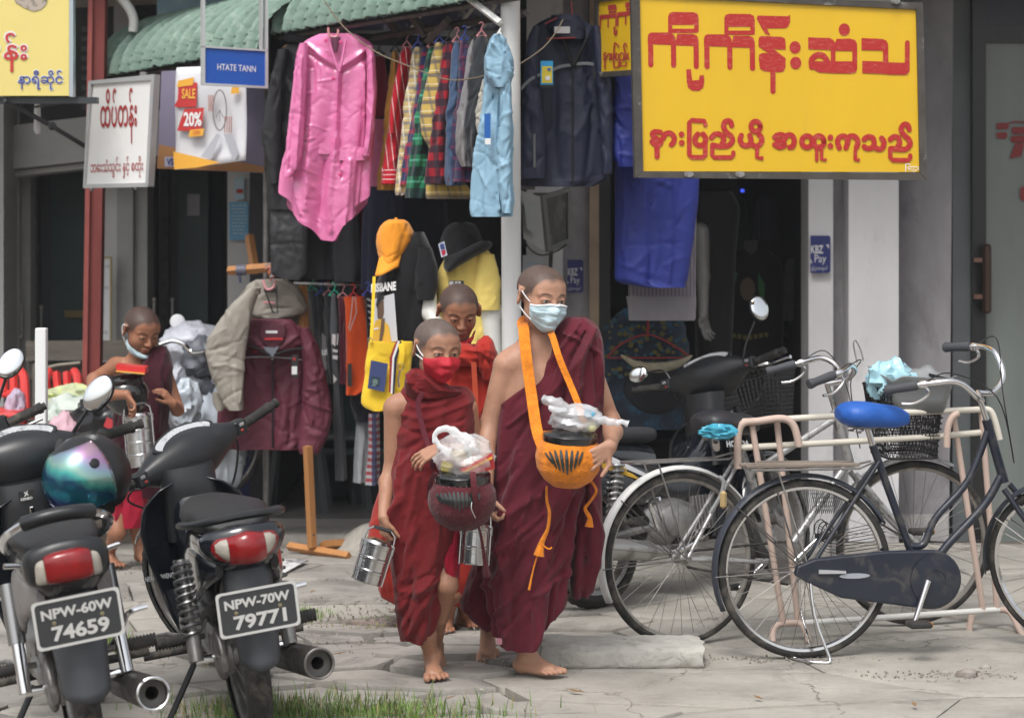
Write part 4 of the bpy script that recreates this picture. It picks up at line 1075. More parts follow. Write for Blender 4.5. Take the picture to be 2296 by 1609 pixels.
# sale banners
t=thing('sale_banner','white sale banner with red and yellow discount tags under the green awning','banner',W(470,378,11.1));p6=Plane(393,11.15,552,11.05)
mb=MB();rows=[]
for j in range(14):
    r=[]
    for i in range(16):
        u,v=i/15,j/13;x=396+156*u-4*v*(1-u)+2*v;y=(152+(-6)*u)*(1-v)+v*(381-21*u);r.append(p6.at(x,y,.012*math.sin(u*5+v*3)+.008*math.sin(v*7)))
    rows.append(r)
mb.grid(rows).build('sheet',mat('banner_white',(.66,.67,.70),rough=.5,var=(2,.06)),t,thick=.002)
def pp(m,*polys,off=.026):
    mb=MB()
    for i,q in enumerate(polys):poly_px(mb,q,p6,off+.0006*i)
    return mb.build('print',m,t,smooth=False)
pp(mat('ban_red',(.50,.03,.03),rough=.5),[(405,187),(447,186),(445,240),(402,242)],[(418,245),(462,242),(456,294),(402,294)],[(395,240),(408,215),(411,240)])
pp(mat('ban_orange',(.75,.38,.04),rough=.5),[(405,182),(440,174),(437,192),(401,197)],[(431,292),(463,289),(460,305),(428,308)],[(526,190),(541,188),(541,210),(522,212)],[(394,340),(500,365),(447,376),(396,380)],off=.028)
mb=MB();text_px(mb,'SALE',p6,413,222,22,30,off=.030,bold=.02);mb.build('lettering',mat('ban_gold',(.8,.45,.06),rough=.5),t,smooth=False)
mb=MB();text_px(mb,'20%',p6,417,284,32,40,off=.030,bold=.03);mb.build('lettering',mat('ban_w',(.75,.75,.75),rough=.5),t,smooth=False)
mb=MB();text_px(mb,'OFF',p6,438,303,9,16,off=.032);mb.build('lettering',MC['ban_red'],t,smooth=False)
mb=MB();stroke_px(mb,ell_px(498,248,15,45,26)+[(513,248)],3,p6,.030);
for a in(-.9,0,.9):stroke_px(mb,[(498,248),(498+10*math.sin(a),248+26*math.cos(a))],1.5,p6,.031)
mb.build('watch_outline',mat('ban_grey',(.20,.17,.18),rough=.5),t,smooth=False)
pp(mat('ban_brown',(.36,.16,.13),rough=.5),*[[(471+i*3.5,214),(473+i*3.5,214),(474+i*3.5,250),(472+i*3.5,250)]for i in range(4)],*[[(508+i*5,262),(510.5+i*5,262),(510+i*5,300),(508+i*5,298)]for i in range(4)])
pp(mat('ban_shade',(.42,.43,.47),rough=.5),[(505,300),(525,302),(540,345),(530,362)],[(455,352),(490,300),(498,304),(478,358)],off=.025)
t=thing('purple_banner','shaded lilac banner with an orange lower edge hanging behind the sale banner','banner',W(470,385,11.4));p7=Plane(352,11.45,592,11.3)
mb=MB();poly_px(mb,[(362,160),(592,150),(592,388),(352,378)],p7,0,th=.004);mb.build('sheet',mat('lilac',(.20,.18,.26),rough=.6,var=(2,.1)),t,smooth=False)
mb=MB();poly_px(mb,[(357,324),(592,374),(592,387),(352,378)],p7,.004);mb.build('print',mat('dull_orange',(.33,.16,.06),rough=.6),t,smooth=False)
mb=MB();poly_px(mb,[(370,352),(394,352),(394,374),(370,374)],p7,.006);mb.build('label_patch',mat('lilac_light',(.38,.38,.48),rough=.6),t,smooth=False);mb=MB();text_px(mb,'VS',p7,375,371,16,16,off=.008,bold=.04);mb.build('lettering',mat('navy_ink',(.03,.03,.16),rough=.6),t,smooth=False)
tb=thing('blue_banner','pale blue printed banner above the left green awning','banner',W(440,50,13.0))
PB('sheet',mat('ban_blue',(.30,.52,.66),rough=.5,var=(3,.15),dirt=((.55,.68,.75),5,.5,.7)),tb,352,-40,505,52,13.0,.01)
PB('sheet',mat('ban_pale',(.52,.60,.64),rough=.5),tb,505.5,-40,650,20,13.02,.01)

# dim stock deep in the two rooms
sr=random.Random(12)
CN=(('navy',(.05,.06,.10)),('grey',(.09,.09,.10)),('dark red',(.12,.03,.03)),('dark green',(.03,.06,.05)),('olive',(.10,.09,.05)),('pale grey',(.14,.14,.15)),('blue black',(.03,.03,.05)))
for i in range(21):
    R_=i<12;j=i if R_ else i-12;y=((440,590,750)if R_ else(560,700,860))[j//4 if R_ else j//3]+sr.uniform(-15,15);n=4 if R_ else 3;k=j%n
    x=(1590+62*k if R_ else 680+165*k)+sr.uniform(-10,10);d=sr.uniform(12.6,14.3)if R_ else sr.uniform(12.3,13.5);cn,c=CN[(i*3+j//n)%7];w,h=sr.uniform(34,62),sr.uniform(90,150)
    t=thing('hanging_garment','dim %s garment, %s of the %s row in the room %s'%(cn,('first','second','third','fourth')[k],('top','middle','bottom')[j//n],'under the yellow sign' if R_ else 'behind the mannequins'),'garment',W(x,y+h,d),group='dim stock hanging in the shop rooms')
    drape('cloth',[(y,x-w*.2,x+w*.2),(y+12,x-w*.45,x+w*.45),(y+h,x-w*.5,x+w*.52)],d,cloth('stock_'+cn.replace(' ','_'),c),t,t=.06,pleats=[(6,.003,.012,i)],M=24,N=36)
# litter, leaves and dry grass
lr=random.Random(4)
for i,(x,y,w)in enumerate(((505,1455,'near the right exhaust'),(700,1335,'on the paving left of the small boy'),(760,1475,'on broken paving beside the grass'),(1290,1560,'on the smooth slab in front of the tallest boy'),(1700,1575,'on the bare paving at lower right'),(2050,1590,'on the paving at the bottom right corner'),(1010,1575,'below the feet of the small boy'),(640,1395,'beside the number plate 79771'))):
    p=W(x,y,gd(y));a=lr.uniform(0,3);l=lr.uniform(.018,.035);u=Vector((math.cos(a),math.sin(a),0))*l;v=Vector((-math.sin(a),math.cos(a),0))*l*.4;p.z=.016
    mb=MB().prism([p-u,p-v*.9+Vector((0,0,.004)),p+u+Vector((0,0,.007)),p+v+Vector((0,0,.003))],(0,0,.0015));tag(mb.build('dry_leaf',mat('dry_leaf',(.22,.13,.06),rough=.9)),'small dry brown leaf '+w,'leaf','dry leaves on the paving')
gs=MB()
for a in((730,1600,.24,.11,500,.07),(650,1385,.05,.05,90,.05),(262,1450,.04,.06,80,.06),(900,1400,.12,.05,140,.025),(560,1480,.2,.1,160,.03)):blades(*a)
gs.build('dry_grass',mat('dry_grass',(.30,.26,.12),rough=.8,var=(12,.4)),None,smooth=False)['kind']='stuff'
# ---------------------------------------------------------------- clothes for sale
def hanger(parent,x,y,d,w,m,drop=22,hook=12):
    P=smooth_pts([W(x-w/2,y+drop,d),W(x,y,d),W(x+w/2,y+drop,d)],3)
    MB().tube([W(x-w/2,y+drop,d),W(x,y,d),W(x+w/2,y+drop,d)],.0045,6).tube([W(x-w/2,y+drop,d),W(x+w/2,y+drop,d)],.004,6).build('hanger',m,parent)
    hk=[W(x,y,d),W(x,y-hook*.5,d),W(x+4,y-hook,d),W(x,y-hook*1.5,d),W(x-6,y-hook*1.2,d)]
    MB().tube(smooth_pts(hk,4),.0028,6).build('hook',m,parent)
HB=mat('hanger_black',(.015,.015,.015),rough=.4);HR=mat('hanger_red',(.45,.02,.02),rough=.35);HP=mat('hanger_pink',(.60,.25,.27),rough=.4);HG=mat('hanger_green',(.02,.35,.22),rough=.4);HBL=mat('hanger_blue',(.06,.10,.45),rough=.4)
# rail structure under the second awning
t=thing('clothes_rail','dark iron clothes rail carrying the row of shirts below the awning','rail',W(980,90,10.1))
MB().tube([W(838,84,10.75),W(1180,30,9.75)],.018,4).build('rail',mat('rail_iron',(.06,.05,.042),rough=.7,var=(20,.4)),t)
MB().tube([W(640,82,11.0),W(1010,95,10.9)],.028,4).build('rear_beam',DARK,t)
for(x,y,d)in((870,55,10.6),(925,50,10.4)):MB().tube([W(x,y-12,d),W(x+30,y+30,d)],.022,4).build('brace',MC['rail_iron'],t)
MB().tube([W(1005,45,10.1),W(960,92,10.3)],.022,4).build('brace',MC['rail_iron'],t)
t=thing('printed_banner','dark banner with pale floral print behind the iron rail','banner',W(960,60,11.6))
PB('sheet',mat('floral',(.05,.05,.09),rough=.6,dirt=((.45,.50,.60),5,.54,.9),var=(6,.5)),t,700,-30,1125,68,11.6,.01)
PB('sheet',mat('grey_sheet',(.40,.42,.44),rough=.6),t,650,68.5,1130,130,11.65,.01)
for i,(x,y0,x2,y2)in enumerate(((905,90,960,10),(1000,95,1060,20),(1085,60,1120,-10),(1035,20,1050,60))):MB().tube([W(x,y0,11.2),W(x2,y2,11.0)],.012,4).build('brace',WHITEP,t)
tag(ptube([(726,0,10.3),(770,60,10.2),(840,115,10.0),(915,148,9.9),(1000,178,9.7),(1060,176,9.6),(1092,167,9.5)],.0032,s=8,n=6).build('rope',mat('rope',(.19,.15,.10),rough=.9,bump=(200,.8))),'thin twisted rope slung across the hanging shirts','rope')
tag(ptube([(1167,143,9.6),(1215,110,9.6),(1245,75,9.65),(1262,45,9.7)],.003,s=8,n=6).build('rope',MC['rope']),'thin rope running over the navy jacket collar','rope')

def fan_folds(cx,cy,pts,w,amp):return[([(cx,cy),((cx+x)/2+4,(cy+y)/2),(x,y)],w,amp)for x,y in pts]
# black raincoat
BR=mat('black_raincoat_vinyl',(.022,.023,.026),rough=.42,bump=(14,.5,5),var=(4,.2))
t=thing('black_raincoat','long black vinyl raincoat hanging left of the pink raincoat','raincoat',W(640,620,11.1))
drape('coat',[(96,650,720),(106,632,735),(120,622,740),(200,606,742),(300,600,742),(400,601,740),(470,604,742)],11.1,BR,t,t=.07,pleats=[(5,.004,.012,1)],folds=crease(605,130,740,460,26,5,.008,5,25,(40,140),3),M=70,N=64)
drape('coat_skirt',[(465,604,690,.02),(520,605,689),(600,608,689),(620,612,686),(627,640,675)],11.08,BR,t,t=.03,pleats=[(3,.003,.004)],folds=crease(606,470,688,620,14,4,.005,0,60,(40,100),9)+[([(604,548),(650,546),(690,547)],3,-.006),([(645,480),(660,560),(640,615)],3,.006)],M=40,N=56)
drape('sleeve',[(112,622,648),(160,612,640),(230,597,634),(275,590,630),(300,584,632),(350,594,632),(400,602,630),(412,606,626)],11.0,BR,t,t=.045,folds=crease(590,130,632,400,16,4,.007,10,30,(30,90),5),M=60,N=40)
hanger(t,690,84,11.05,110,mat('hanger_wood',(.45,.25,.10),rough=.5))
t=thing('dark_trousers','black trousers hanging low behind the pink raincoat','trousers',W(745,630,11.2))
drape('leg',[(440,686,745),(520,688,748),(626,690,750)],11.25,mat('black_trouser',(.014,.014,.018),rough=.8,bump=(20,.3)),t,t=.04,pleats=[(5,.004,.006)],M=30,N=40)
drape('leg',[(440,735,800),(520,742,805),(600,745,812),(632,748,806)],11.2,MC['black_trouser'],t,t=.04,pleats=[(5,.004,.006,2)],M=30,N=40)
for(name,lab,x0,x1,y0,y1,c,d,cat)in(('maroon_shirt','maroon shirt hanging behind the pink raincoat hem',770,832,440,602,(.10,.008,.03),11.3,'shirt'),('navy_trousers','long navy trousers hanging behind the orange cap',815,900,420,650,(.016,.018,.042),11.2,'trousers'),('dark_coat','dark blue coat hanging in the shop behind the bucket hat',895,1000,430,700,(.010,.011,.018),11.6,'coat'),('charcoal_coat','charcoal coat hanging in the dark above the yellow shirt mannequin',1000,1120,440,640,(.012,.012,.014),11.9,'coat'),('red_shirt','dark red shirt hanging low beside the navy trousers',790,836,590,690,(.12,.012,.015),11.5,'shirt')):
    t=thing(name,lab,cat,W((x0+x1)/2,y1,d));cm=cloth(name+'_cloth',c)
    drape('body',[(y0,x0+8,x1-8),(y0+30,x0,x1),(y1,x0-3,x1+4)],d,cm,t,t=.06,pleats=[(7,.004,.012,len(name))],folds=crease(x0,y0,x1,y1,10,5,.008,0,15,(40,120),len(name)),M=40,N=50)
    hanger(t,(x0+x1)/2,y0-14,d,(x1-x0)*.7,HB,12)
# pink raincoat
PK=mat('pink_vinyl',(.66,.17,.37),rough=.22,bump=(16,.55,7),var=(4,.10),spec=.7,coat=.25)
PKL=mat('pink_vinyl_thin',(.74,.24,.46),rough=.3,bump=(18,.5,7),var=(4,.12))
t=thing('pink_raincoat','shiny pink raincoat with long sleeves hanging from a hook','raincoat',W(740,538,10.6))
f=[([(742,82),(716,110),(700,128)],6,.010),([(712,108),(760,150),(836,115)],6,-.010),([(700,110),(770,148),(834,152)],7,.014),([(838,170),(836,260),(826,400),(800,520)],7,-.016),([(836,150),(850,230),(820,330)],8,.016),
     ([(838,160),(822,240),(815,330)],6,.014),([(756,165),(745,300),(750,420)],9,-.010),([(880,170),(870,300),(885,430)],8,.012),([(700,135),(712,260),(705,420)],5,.012),([(720,135),(722,240),(716,330)],7,-.010)]
f=[([(x-72 if x>800 and y<600 else x,y)for x,y in p],w,a)for p,w,a in f]
drape('coat',[(78,715,800),(84,700,812),(94,682,830),(106,676,836),(130,672,838),(200,666,838),(300,657,836),(345,650,835),(385,640,834),(430,634,830),(470,632,828)],10.6,PK,t,t=.075,sq=.85,hemf=[(-1,400),(-.97,432),(-.8,468),(-.55,498),(-.3,512),(-.08,538),(.22,541),(.42,505),(.7,482),(.95,440),(1,400)],pleats=[(7,.003,.020,.5,.9),(13,0,.007,2,.5)],folds=[([(690,100),(740,140),(762,152)],6,.016),([(830,104),(790,138),(766,152)],6,.016),([(765,152),(757,300),(740,440),(745,520)],8,.024),([(768,165),(764,260),(770,400)],5,-.02),([(690,122),(735,150),(762,160)],5,-.012),([(835,125),(795,152),(768,165)],5,-.012),([(700,160),(704,300),(690,470)],6,.016),([(815,150),(818,300),(806,460)],7,.018),([(730,360),(724,430),(712,500)],6,-.018),([(785,360),(780,430),(772,520)],6,.018),([(660,380),(668,430),(680,480)],5,.014)]+crease(660,130,832,510,90,3,.005,15,50,(16,60),4),M=170,N=150)
drape('waist_band',[(322,684,748),(334,682,750),(346,684,750)],10.545,PK,t,t=.020,folds=crease(690,322,750,348,8,2,.002,0,40,(8,20),4),M=16,N=40)
drape('waist_band',[(330,757,826),(342,757,829),(360,756,828)],10.545,PK,t,t=.020,folds=crease(757,330,826,360,8,2,.002,0,40,(8,20),5),M=16,N=40)
drape('sleeve',[(98,672,690),(130,662,690),(200,655,686),(300,644,682),(350,640,678),(385,636,664),(397,634,655)],10.50,PK,t,t=.035,folds=[([(678,130),(674,250),(664,380)],4,.014),([(664,130),(660,250),(648,380)],4,-.012)]+crease(640,120,685,390,20,3,.005,0,40,(20,60),8),M=80,N=48)
drape('sleeve',[(104,820,838),(130,822,842),(200,822,846),(300,820,838),(350,812,832)],10.5,PK,t,t=.045,folds=[([(834,130),(838,220),(826,340)],4,.012)]+crease(815,120,842,360,12,3,.005,0,30,(20,60),9),M=60,N=40)
mb=MB().tube([W(738,96,10.47),W(752,140,10.46),W(760,160,10.46)],.006,6).tube([W(775,90,10.47),W(768,130,10.46),W(761,160,10.46)],.006,6);mb.build('collar_edge',PK,t)
for x,y in((731,91),(764,95),(748,176),(762,391)):MB().lathe([(.009,0),(.009,.004),(.004,.006)],W(x,y,10.46 if y<300 else 10.44),axis=(0,-1,0),n=10).build('button',mat('pink_button',(.6,.05,.2),rough=.3),t)
MB().tube(smooth_pts([W(736,62,10.5),(W(738,78,10.5)),W(748,84,10.5),W(757,80,10.5),W(758,66,10.5)],5),.006,8).build('hanger',HP,t)
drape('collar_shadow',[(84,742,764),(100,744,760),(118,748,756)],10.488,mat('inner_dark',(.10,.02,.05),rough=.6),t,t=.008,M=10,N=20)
t=thing('floral_shirt','dark red shirt with pale feather print behind the pink raincoat','shirt',W(846,268,10.9));drape('body',[(128,838,862),(180,834,870),(262,832,872)],10.95,cloth('floral_red',(.18,.012,.03),dirt=((.45,.45,.65),9,.60,.9)),t,t=.05,M=24,N=30);hanger(t,850,112,10.95,28,HB,10)
t=thing('pink_raincoat','second thin pink raincoat only showing behind the first at its right','raincoat',W(850,420,10.9));drape('coat',[(268,834,866),(330,832,864),(418,828,862)],10.85,PKL,t,t=.05,folds=crease(832,270,864,415,14,3,.006,5,40,(20,60),3),M=30,N=40)
# the row of shirts
def pl_(cx,cz,c1,per,w,amt=.85):return[((1,0,0),per,w,c1,amt),((0,0,1),per,w,c1,amt)]
rows_=[
 ('yellow_shirt','plain yellow shirt at the left end of the row',cloth('c_y',(.62,.33,.07)),[(118,880,892),(150,876,895),(250,864,892),(330,856,890),(400,850,884),(426,849,882)],10.72,.9),
 ('striped_shirt','red shirt with thin white stripes in the row',cloth('c_rs',(.45,.010,.025),pat=[((1,0,.12),.030,.003,(.75,.7,.7))]),[(108,906,918),(125,894,925),(200,884,916),(290,872,908),(378,860,899),(414,856,896)],10.60,1),
 ('plaid_shirt','tan and white checked shirt right of the striped one',cloth('c_tp',(.52,.40,.17),pat=[((0,0,1),.055,.016,(.20,.19,.20),.8),((1,0,.1),.04,.008,(.65,.62,.55),.8),((0,0,1),.055,.005,(.7,.68,.6),.8,.5)]),[(108,930,944),(125,922,952),(230,908,942),(350,894,934),(430,888,918),(438,890,908)],10.45,1),
 ('plaid_shirt','navy and red checked shirt beside the green one',cloth('c_nr',(.025,.028,.09),pat=[((0,0,1),.06,.018,(.30,.015,.04),.8),((1,0,.1),.05,.012,(.30,.015,.04),.6)]),[(108,948,958),(130,942,966),(230,930,956),(340,912,944),(415,900,930)],10.38,1),
 ('plaid_shirt','dark green and black checked shirt in the row',cloth('c_gr',(.015,.16,.075),pat=[((0,0,1),.10,.045,(.010,.018,.025),.85),((1,0,.1),.06,.025,(.010,.02,.03),.6),((0,0,1),.10,.010,(.10,.42,.28),.6,.3)]),[(108,962,975),(130,954,978),(230,938,968),(350,922,960),(432,912,956),(444,914,950)],10.30,1),
 ('plaid_shirt','mustard yellow checked shirt with a puffed sleeve in the row',cloth('c_my',(.50,.35,.09),pat=[((0,0,1),.062,.018,(.10,.09,.10),.8),((1,0,.2),.055,.012,(.12,.11,.11),.6),((0,0,1),.062,.004,(.7,.65,.5),.8,.55)]),[(98,978,992),(115,968,1008),(180,956,1004),(260,944,996),(300,946,992),(335,966,992),(440,955,1062),(446,960,1055)],10.22,1),
 ('plaid_shirt','red and black checked shirt in the row',cloth('c_rb',(.28,.010,.020),pat=[((0,0,1),.070,.034,(.012,.012,.022),.85),((1,0,.1),.05,.024,(.012,.012,.022),.7)]),[(96,1000,1014),(115,992,1024),(200,982,1016),(300,968,1010),(400,952,1010),(412,954,1004)],10.10,1),
 ('denim_shirt','plain slate blue shirt in the row',cloth('c_db',(.05,.085,.16)),[(96,1020,1030),(115,1012,1036),(200,1008,1032),(300,1000,1036),(400,1000,1040),(416,1004,1034)],10.02,1),
 ('plaid_shirt','navy shirt with faint purple checks next to the slate blue one',cloth('c_np',(.030,.028,.07),pat=[((0,0,1),.05,.012,(.14,.02,.06),.6),((1,0,.1),.05,.012,(.14,.02,.06),.5)]),[(92,1034,1050),(115,1028,1058),(250,1018,1060),(408,1010,1064)],9.98,1),
 ('grey_jacket','grey windbreaker sleeve hanging at the right end of the row',cloth('c_gj',(.20,.195,.20),rough=.5),[(92,1056,1068),(120,1048,1072),(220,1034,1068),(300,1024,1056),(360,1032,1058),(374,1038,1056)],9.90,1),
 ('black_jacket','black jacket between the grey and light blue jackets',cloth('c_bj',(.020,.024,.030),rough=.5),[(84,1070,1090),(110,1060,1100),(220,1048,1100),(280,1042,1096),(350,1050,1090),(368,1058,1080)],9.82,1),
 ('cream_jacket','cream jacket barely showing behind the light blue jacket',cloth('c_cj',(.42,.40,.35)),[(180,1082,1096),(230,1072,1094),(300,1070,1088),(318,1076,1086)],9.75,1)]
for i,(nm,lab,m,rw,d,q)in enumerate(rows_):
    t=thing(nm,lab,'jacket' if 'jacket' in nm else 'shirt',W((rw[-1][1]+rw[-1][2])/2,rw[-1][0],d),group='shirts hanging on the rail')
    xa,xb=min(r[1]for r in rw),max(r[2]for r in rw)
    drape('body',rw,d,m,t,t=.075,sq=.9,pleats=[(5,.002,.010,i*1.3,1.2)],folds=crease(xa,rw[0][0]+20,xb,rw[-1][0],26,4,.008,-8,16,(40,150),i+40),M=80,N=56)
    if nm=='striped_shirt':
        drape('sleeve',[(150,892,908),(220,878,896),(270,872,886),(300,874,884)],d-.09,m,t,t=.03,M=24,N=24);mb=MB();rw2=[(380,858,899),(396,857,898),(412,855,896)]
        drape('cuff',rw2,d-.012,cloth('c_rsc',(.45,.010,.025),pat=[((0,0,1),.022,.003,(.75,.7,.7))]),t,t=.078,M=10,N=40)
    if nm in('grey_jacket','black_jacket'):pass
    hanger(t,(rw[0][1]+rw[0][2])/2,rw[0][0]-16,d,22,(HB,HP,HBL)[i%3],14)
# light blue windbreaker in front of the pole
LBm=mat('light_blue_nylon',(.24,.40,.52),rough=.6,bump=(15,.28,6),var=(5,.08))
t=thing('light_blue_jacket','light blue hooded windbreaker hanging on the white pole','jacket',W(1105,485,9.55))
drape('body',[(150,1088,1118),(180,1084,1135),(240,1080,1146),(320,1068,1147),(400,1060,1147),(470,1057,1146),(486,1062,1145)],9.5,LBm,t,t=.06,pleats=[(5,.003,.014,.7,1)],folds=[([(1120,180),(1110,300),(1120,470)],5,.018),([(1095,260),(1085,380),(1080,470)],5,-.012),([(1142,250),(1125,330),(1128,420)],5,.014),([(1090,350),(1120,380),(1140,360)],4,-.010)]+crease(1062,190,1145,475,40,3.5,.007,5,35,(20,90),11),M=110,N=90)
drape('sleeve',[(150,1112,1142),(200,1120,1147),(260,1122,1148),(330,1112,1147),(420,1118,1147),(478,1126,1148)],9.42,LBm,t,t=.05,folds=crease(1115,160,1147,470,26,3.5,.007,0,40,(20,70),12),M=80,N=40)
drape('hood',[(80,1106,1124),(90,1098,1134),(110,1092,1144),(135,1086,1152),(155,1085,1153),(172,1087,1150),(188,1098,1146),(198,1108,1136)],9.45,LBm,t,t=.09,folds=[([(1112,84),(1094,130),(1100,180)],5,.016),([(1120,84),(1132,120),(1150,150)],5,-.014),([(1106,100),(1128,130),(1120,175)],5,.012)]+crease(1090,95,1150,190,14,3,.006,20,30,(15,50),13),M=60,N=60)
PB('swing_tag',mat('tag_blue',(.01,.10,.36),rough=.4),t,1086,255,1100,310,9.38,.004);PB('tag_label',mat('tag_white',(.7,.7,.7),rough=.5),t,1087.5,310.5,1100,324,9.378,.004)
MB().tube([W(1118,92,9.5),W(1116,76,9.55),W(1122,66,9.6)],.004,6).build('loop',WHITEP,t)
# navy jacket
NV=mat('navy_nylon',(.010,.015,.040),rough=.62,bump=(14,.35,6),var=(4,.15))
t=thing('navy_jacket','large navy zip jacket on a red hanger between the pole and the yellow signs','jacket',W(1265,425,10.1))
drape('body',[(42,1225,1300),(52,1205,1318),(70,1190,1336),(100,1180,1352),(200,1178,1358),(300,1176,1360),(380,1172,1362),(402,1172,1360),(418,1172,1330)],10.1,NV,t,t=.06,pleats=[(6,.003,.010)],folds=[([(1283,150),(1284,260),(1280,410)],4,.010),([(1230,60),(1262,120),(1283,150)],5,.012),([(1325,60),(1305,115),(1284,150)],5,.012),([(1245,170),(1240,300),(1250,400)],8,-.012),([(1320,180),(1330,280),(1312,400)],8,-.012)]+crease(1180,90,1355,400,40,5,.007,0,30,(30,110),15),M=100,N=100)
drape('sleeve',[(60,1195,1212),(100,1180,1212),(200,1172,1216),(300,1168,1222),(370,1166,1226),(400,1168,1224)],9.98,NV,t,t=.05,folds=crease(1172,90,1222,390,22,4,.007,0,30,(30,90),16),M=70,N=44)
drape('sleeve',[(60,1326,1345),(120,1330,1362),(200,1338,1372),(300,1345,1374),(390,1350,1372)],10.0,NV,t,t=.05,folds=crease(1335,90,1370,390,16,4,.007,0,30,(30,90),17),M=60,N=36)
mb=MB();REF=mat('reflective',(.14,.15,.16),rough=.4)
mb.tube(smooth_pts([W(1168,200,9.93),W(1190,178,9.93),W(1215,166,9.93)],5),.008,6,flat=.2,up=(0,1,0)).build('reflective_strip',REF,t)
MB().tube(smooth_pts([W(1230,162,10.02),W(1256,150,10.02),W(1282,146,10.025)],5),.008,6,flat=.2,up=(0,1,0)).build('reflective_strip',REF,t)
MB().tube(smooth_pts([W(1286,144,10.025),W(1320,143,10.02),W(1356,150,10.03)],5),.008,6,flat=.2,up=(0,1,0)).build('reflective_strip',REF,t)
PB('reflective_strip',mat('strip_grey',(.10,.105,.11),rough=.4),t,1196,300,1201,376,9.92,.004)
MB().tube([W(1262,86,10.0),W(1274,120,10.01),W(1284,146,10.02)],.009,6).tube([W(1318,84,10.0),W(1302,115,10.01),W(1286,146,10.02)],.009,6).tube([W(1284,146,10.03),W(1284,416,10.025)],.004,6).build('zip',mat('zip_black',(.006,.006,.008),rough=.6),t)
drape('collar',[(36,1236,1300),(60,1226,1312),(90,1240,1312)],10.03,NV,t,t=.07,folds=crease(1230,40,1310,90,8,4,.006,0,40,(15,50),18),M=30,N=40)
PB('neck_label',mat('neck_white',(.5,.5,.5),rough=.6),t,1243,60,1278,75,9.95,.003)
MB().tube([W(1222,54,9.97),W(1258,36,9.97),W(1283,34,9.97),W(1290,46,9.97)],.004,6).tube([W(1226,87,9.955),W(1290,85,9.955)],.004,6).tube(smooth_pts([W(1257,40,9.97),W(1257,30,9.97),W(1262,42,9.97),W(1280,38,9.97),W(1282,20,9.97),W(1280,5,9.97)],4),.004,6).build('hanger',mat('hanger_darkred',(.22,.012,.015),rough=.4),t)
tg=PB('swing_tag',mat('tag_cyan',(.02,.30,.60),rough=.4),t,1212,137,1240,190,9.9,.004);PB('tag_panel',mat('tag_yellow',(.62,.50,.03),rough=.4),tg,1215,149,1238,186,9.897,.002);PB('tag_label',MC['tag_white'],tg,1223,171,1233,180,9.894,.002)
PB('tag_foot',MC['zip_black'],tg,1212,190.5,1240,197,9.9,.004)
mb=MB();poly_px(mb,[(1226,154),(1236,153),(1234,160),(1229,159)],Plane(1212,9.895,1240,9.895),.002);mb.build('tag_print',MC['tag_blue'],tg,smooth=False)
# blue poncho and what hangs below
BL=mat('blue_nylon',(.016,.030,.23),rough=.6,bump=(13,.4,6),var=(5,.1))
t=thing('blue_raincoat','bright blue raincoat with a gathered cuff hanging under the yellow sign','raincoat',W(1470,645,10.2))
drape('body',[(150,1390,1560,.1),(250,1385,1562,.1),(380,1381,1566),(450,1381,1564),(540,1380,1553),(625,1380,1540),(636,1384,1534),(644,1440,1534)],10.3,BL,t,t=.07,sq=.85,pleats=[(4,.004,.012,.4,.6)],folds=[([(1455,400),(1458,520),(1452,640)],4,-.014),([(1395,400),(1400,470),(1392,560)],6,.012),([(1396,548),(1440,548),(1530,545)],3,-.006),([(1500,400),(1505,500),(1500,630)],7,.012),([(1382,590),(1420,600),(1455,560)],4,.008)]+crease(1385,400,1545,630,44,3.5,.005,20,60,(16,70),19),M=100,N=100)
drape('sleeve',[(165,1380,1432),(220,1374,1438),(300,1372,1440),(340,1370,1440),(358,1374,1436),(366,1380,1434),(374,1382,1432)],10.05,BL,t,t=.06,folds=crease(1374,180,1430,355,22,4,.008,10,40,(20,80),20)+[([(1384+i*9,345),(1386+i*9,372)],2.2,.008)for i in range(6)],M=70,N=60)
t=thing('striped_trousers','pale grey pinstriped trousers hanging below the blue raincoat','trousers',W(1480,718,10.45))
drape('leg',[(470,1545,1562,0),(560,1460,1560),(640,1408,1560),(715,1412,1560)],10.5,cloth('c_pin',(.26,.24,.27),pat=[((1,0,0),.018,.003,(.08,.04,.06))]),t,t=.03,M=40,N=50)
drape('waistband',[(664,1404,1561),(690,1408,1561),(718,1410,1558)],10.44,cloth('c_pin2',(.24,.225,.245),pat=[((1,0,0),.009,.002,(.15,.14,.15))]),t,t=.03,M=14,N=50)
t=thing('patterned_shirt','dark shirt with blue and yellow print on a red hanger below the trousers','shirt',W(1450,840,10.9))
drape('body',[(690,1400,1500),(715,1372,1530),(780,1355,1545),(860,1350,1550),(960,1350,1550)],10.9,mat('c_pat',(.012,.022,.04),rough=.8,var=(10,.5),dirt=((.03,.12,.20),9,.52,.8)),t,t=.08,folds=crease(1355,700,1545,900,20,7,.01,0,30,(40,120),22),M=60,N=70)
pr=random.Random(3);mb,mb2=MB(),MB();pq=Plane(1350,10.80,1550,10.80)
for i in range(150):
    x,y=pr.uniform(1358,1542),pr.uniform(700,860);s=pr.uniform(3,9);a=pr.uniform(0,3);q=[(x+s*math.cos(a+k*1.57),y+s*.8*math.sin(a+k*1.57))for k in range(4)]
    poly_px(mb if i%2 else mb2,q,pq,.001+.0001*i)
mb.build('print',mat('print_y',(.10,.082,.018),rough=.8),t,smooth=False);mb2.build('print',mat('print_b',(.018,.06,.09),rough=.8),t,smooth=False)
MB().tube(smooth_pts([W(1362,800,10.78),W(1395,770,10.78),W(1450,750,10.78),W(1500,768,10.78),W(1548,800,10.78)],5),.005,6).tube([W(1362,802,10.78),W(1548,802,10.78)],.004,6).tube([W(1452,750,10.78),W(1454,700,10.8)],.006,6).build('hanger',MC['hanger_darkred'],t)
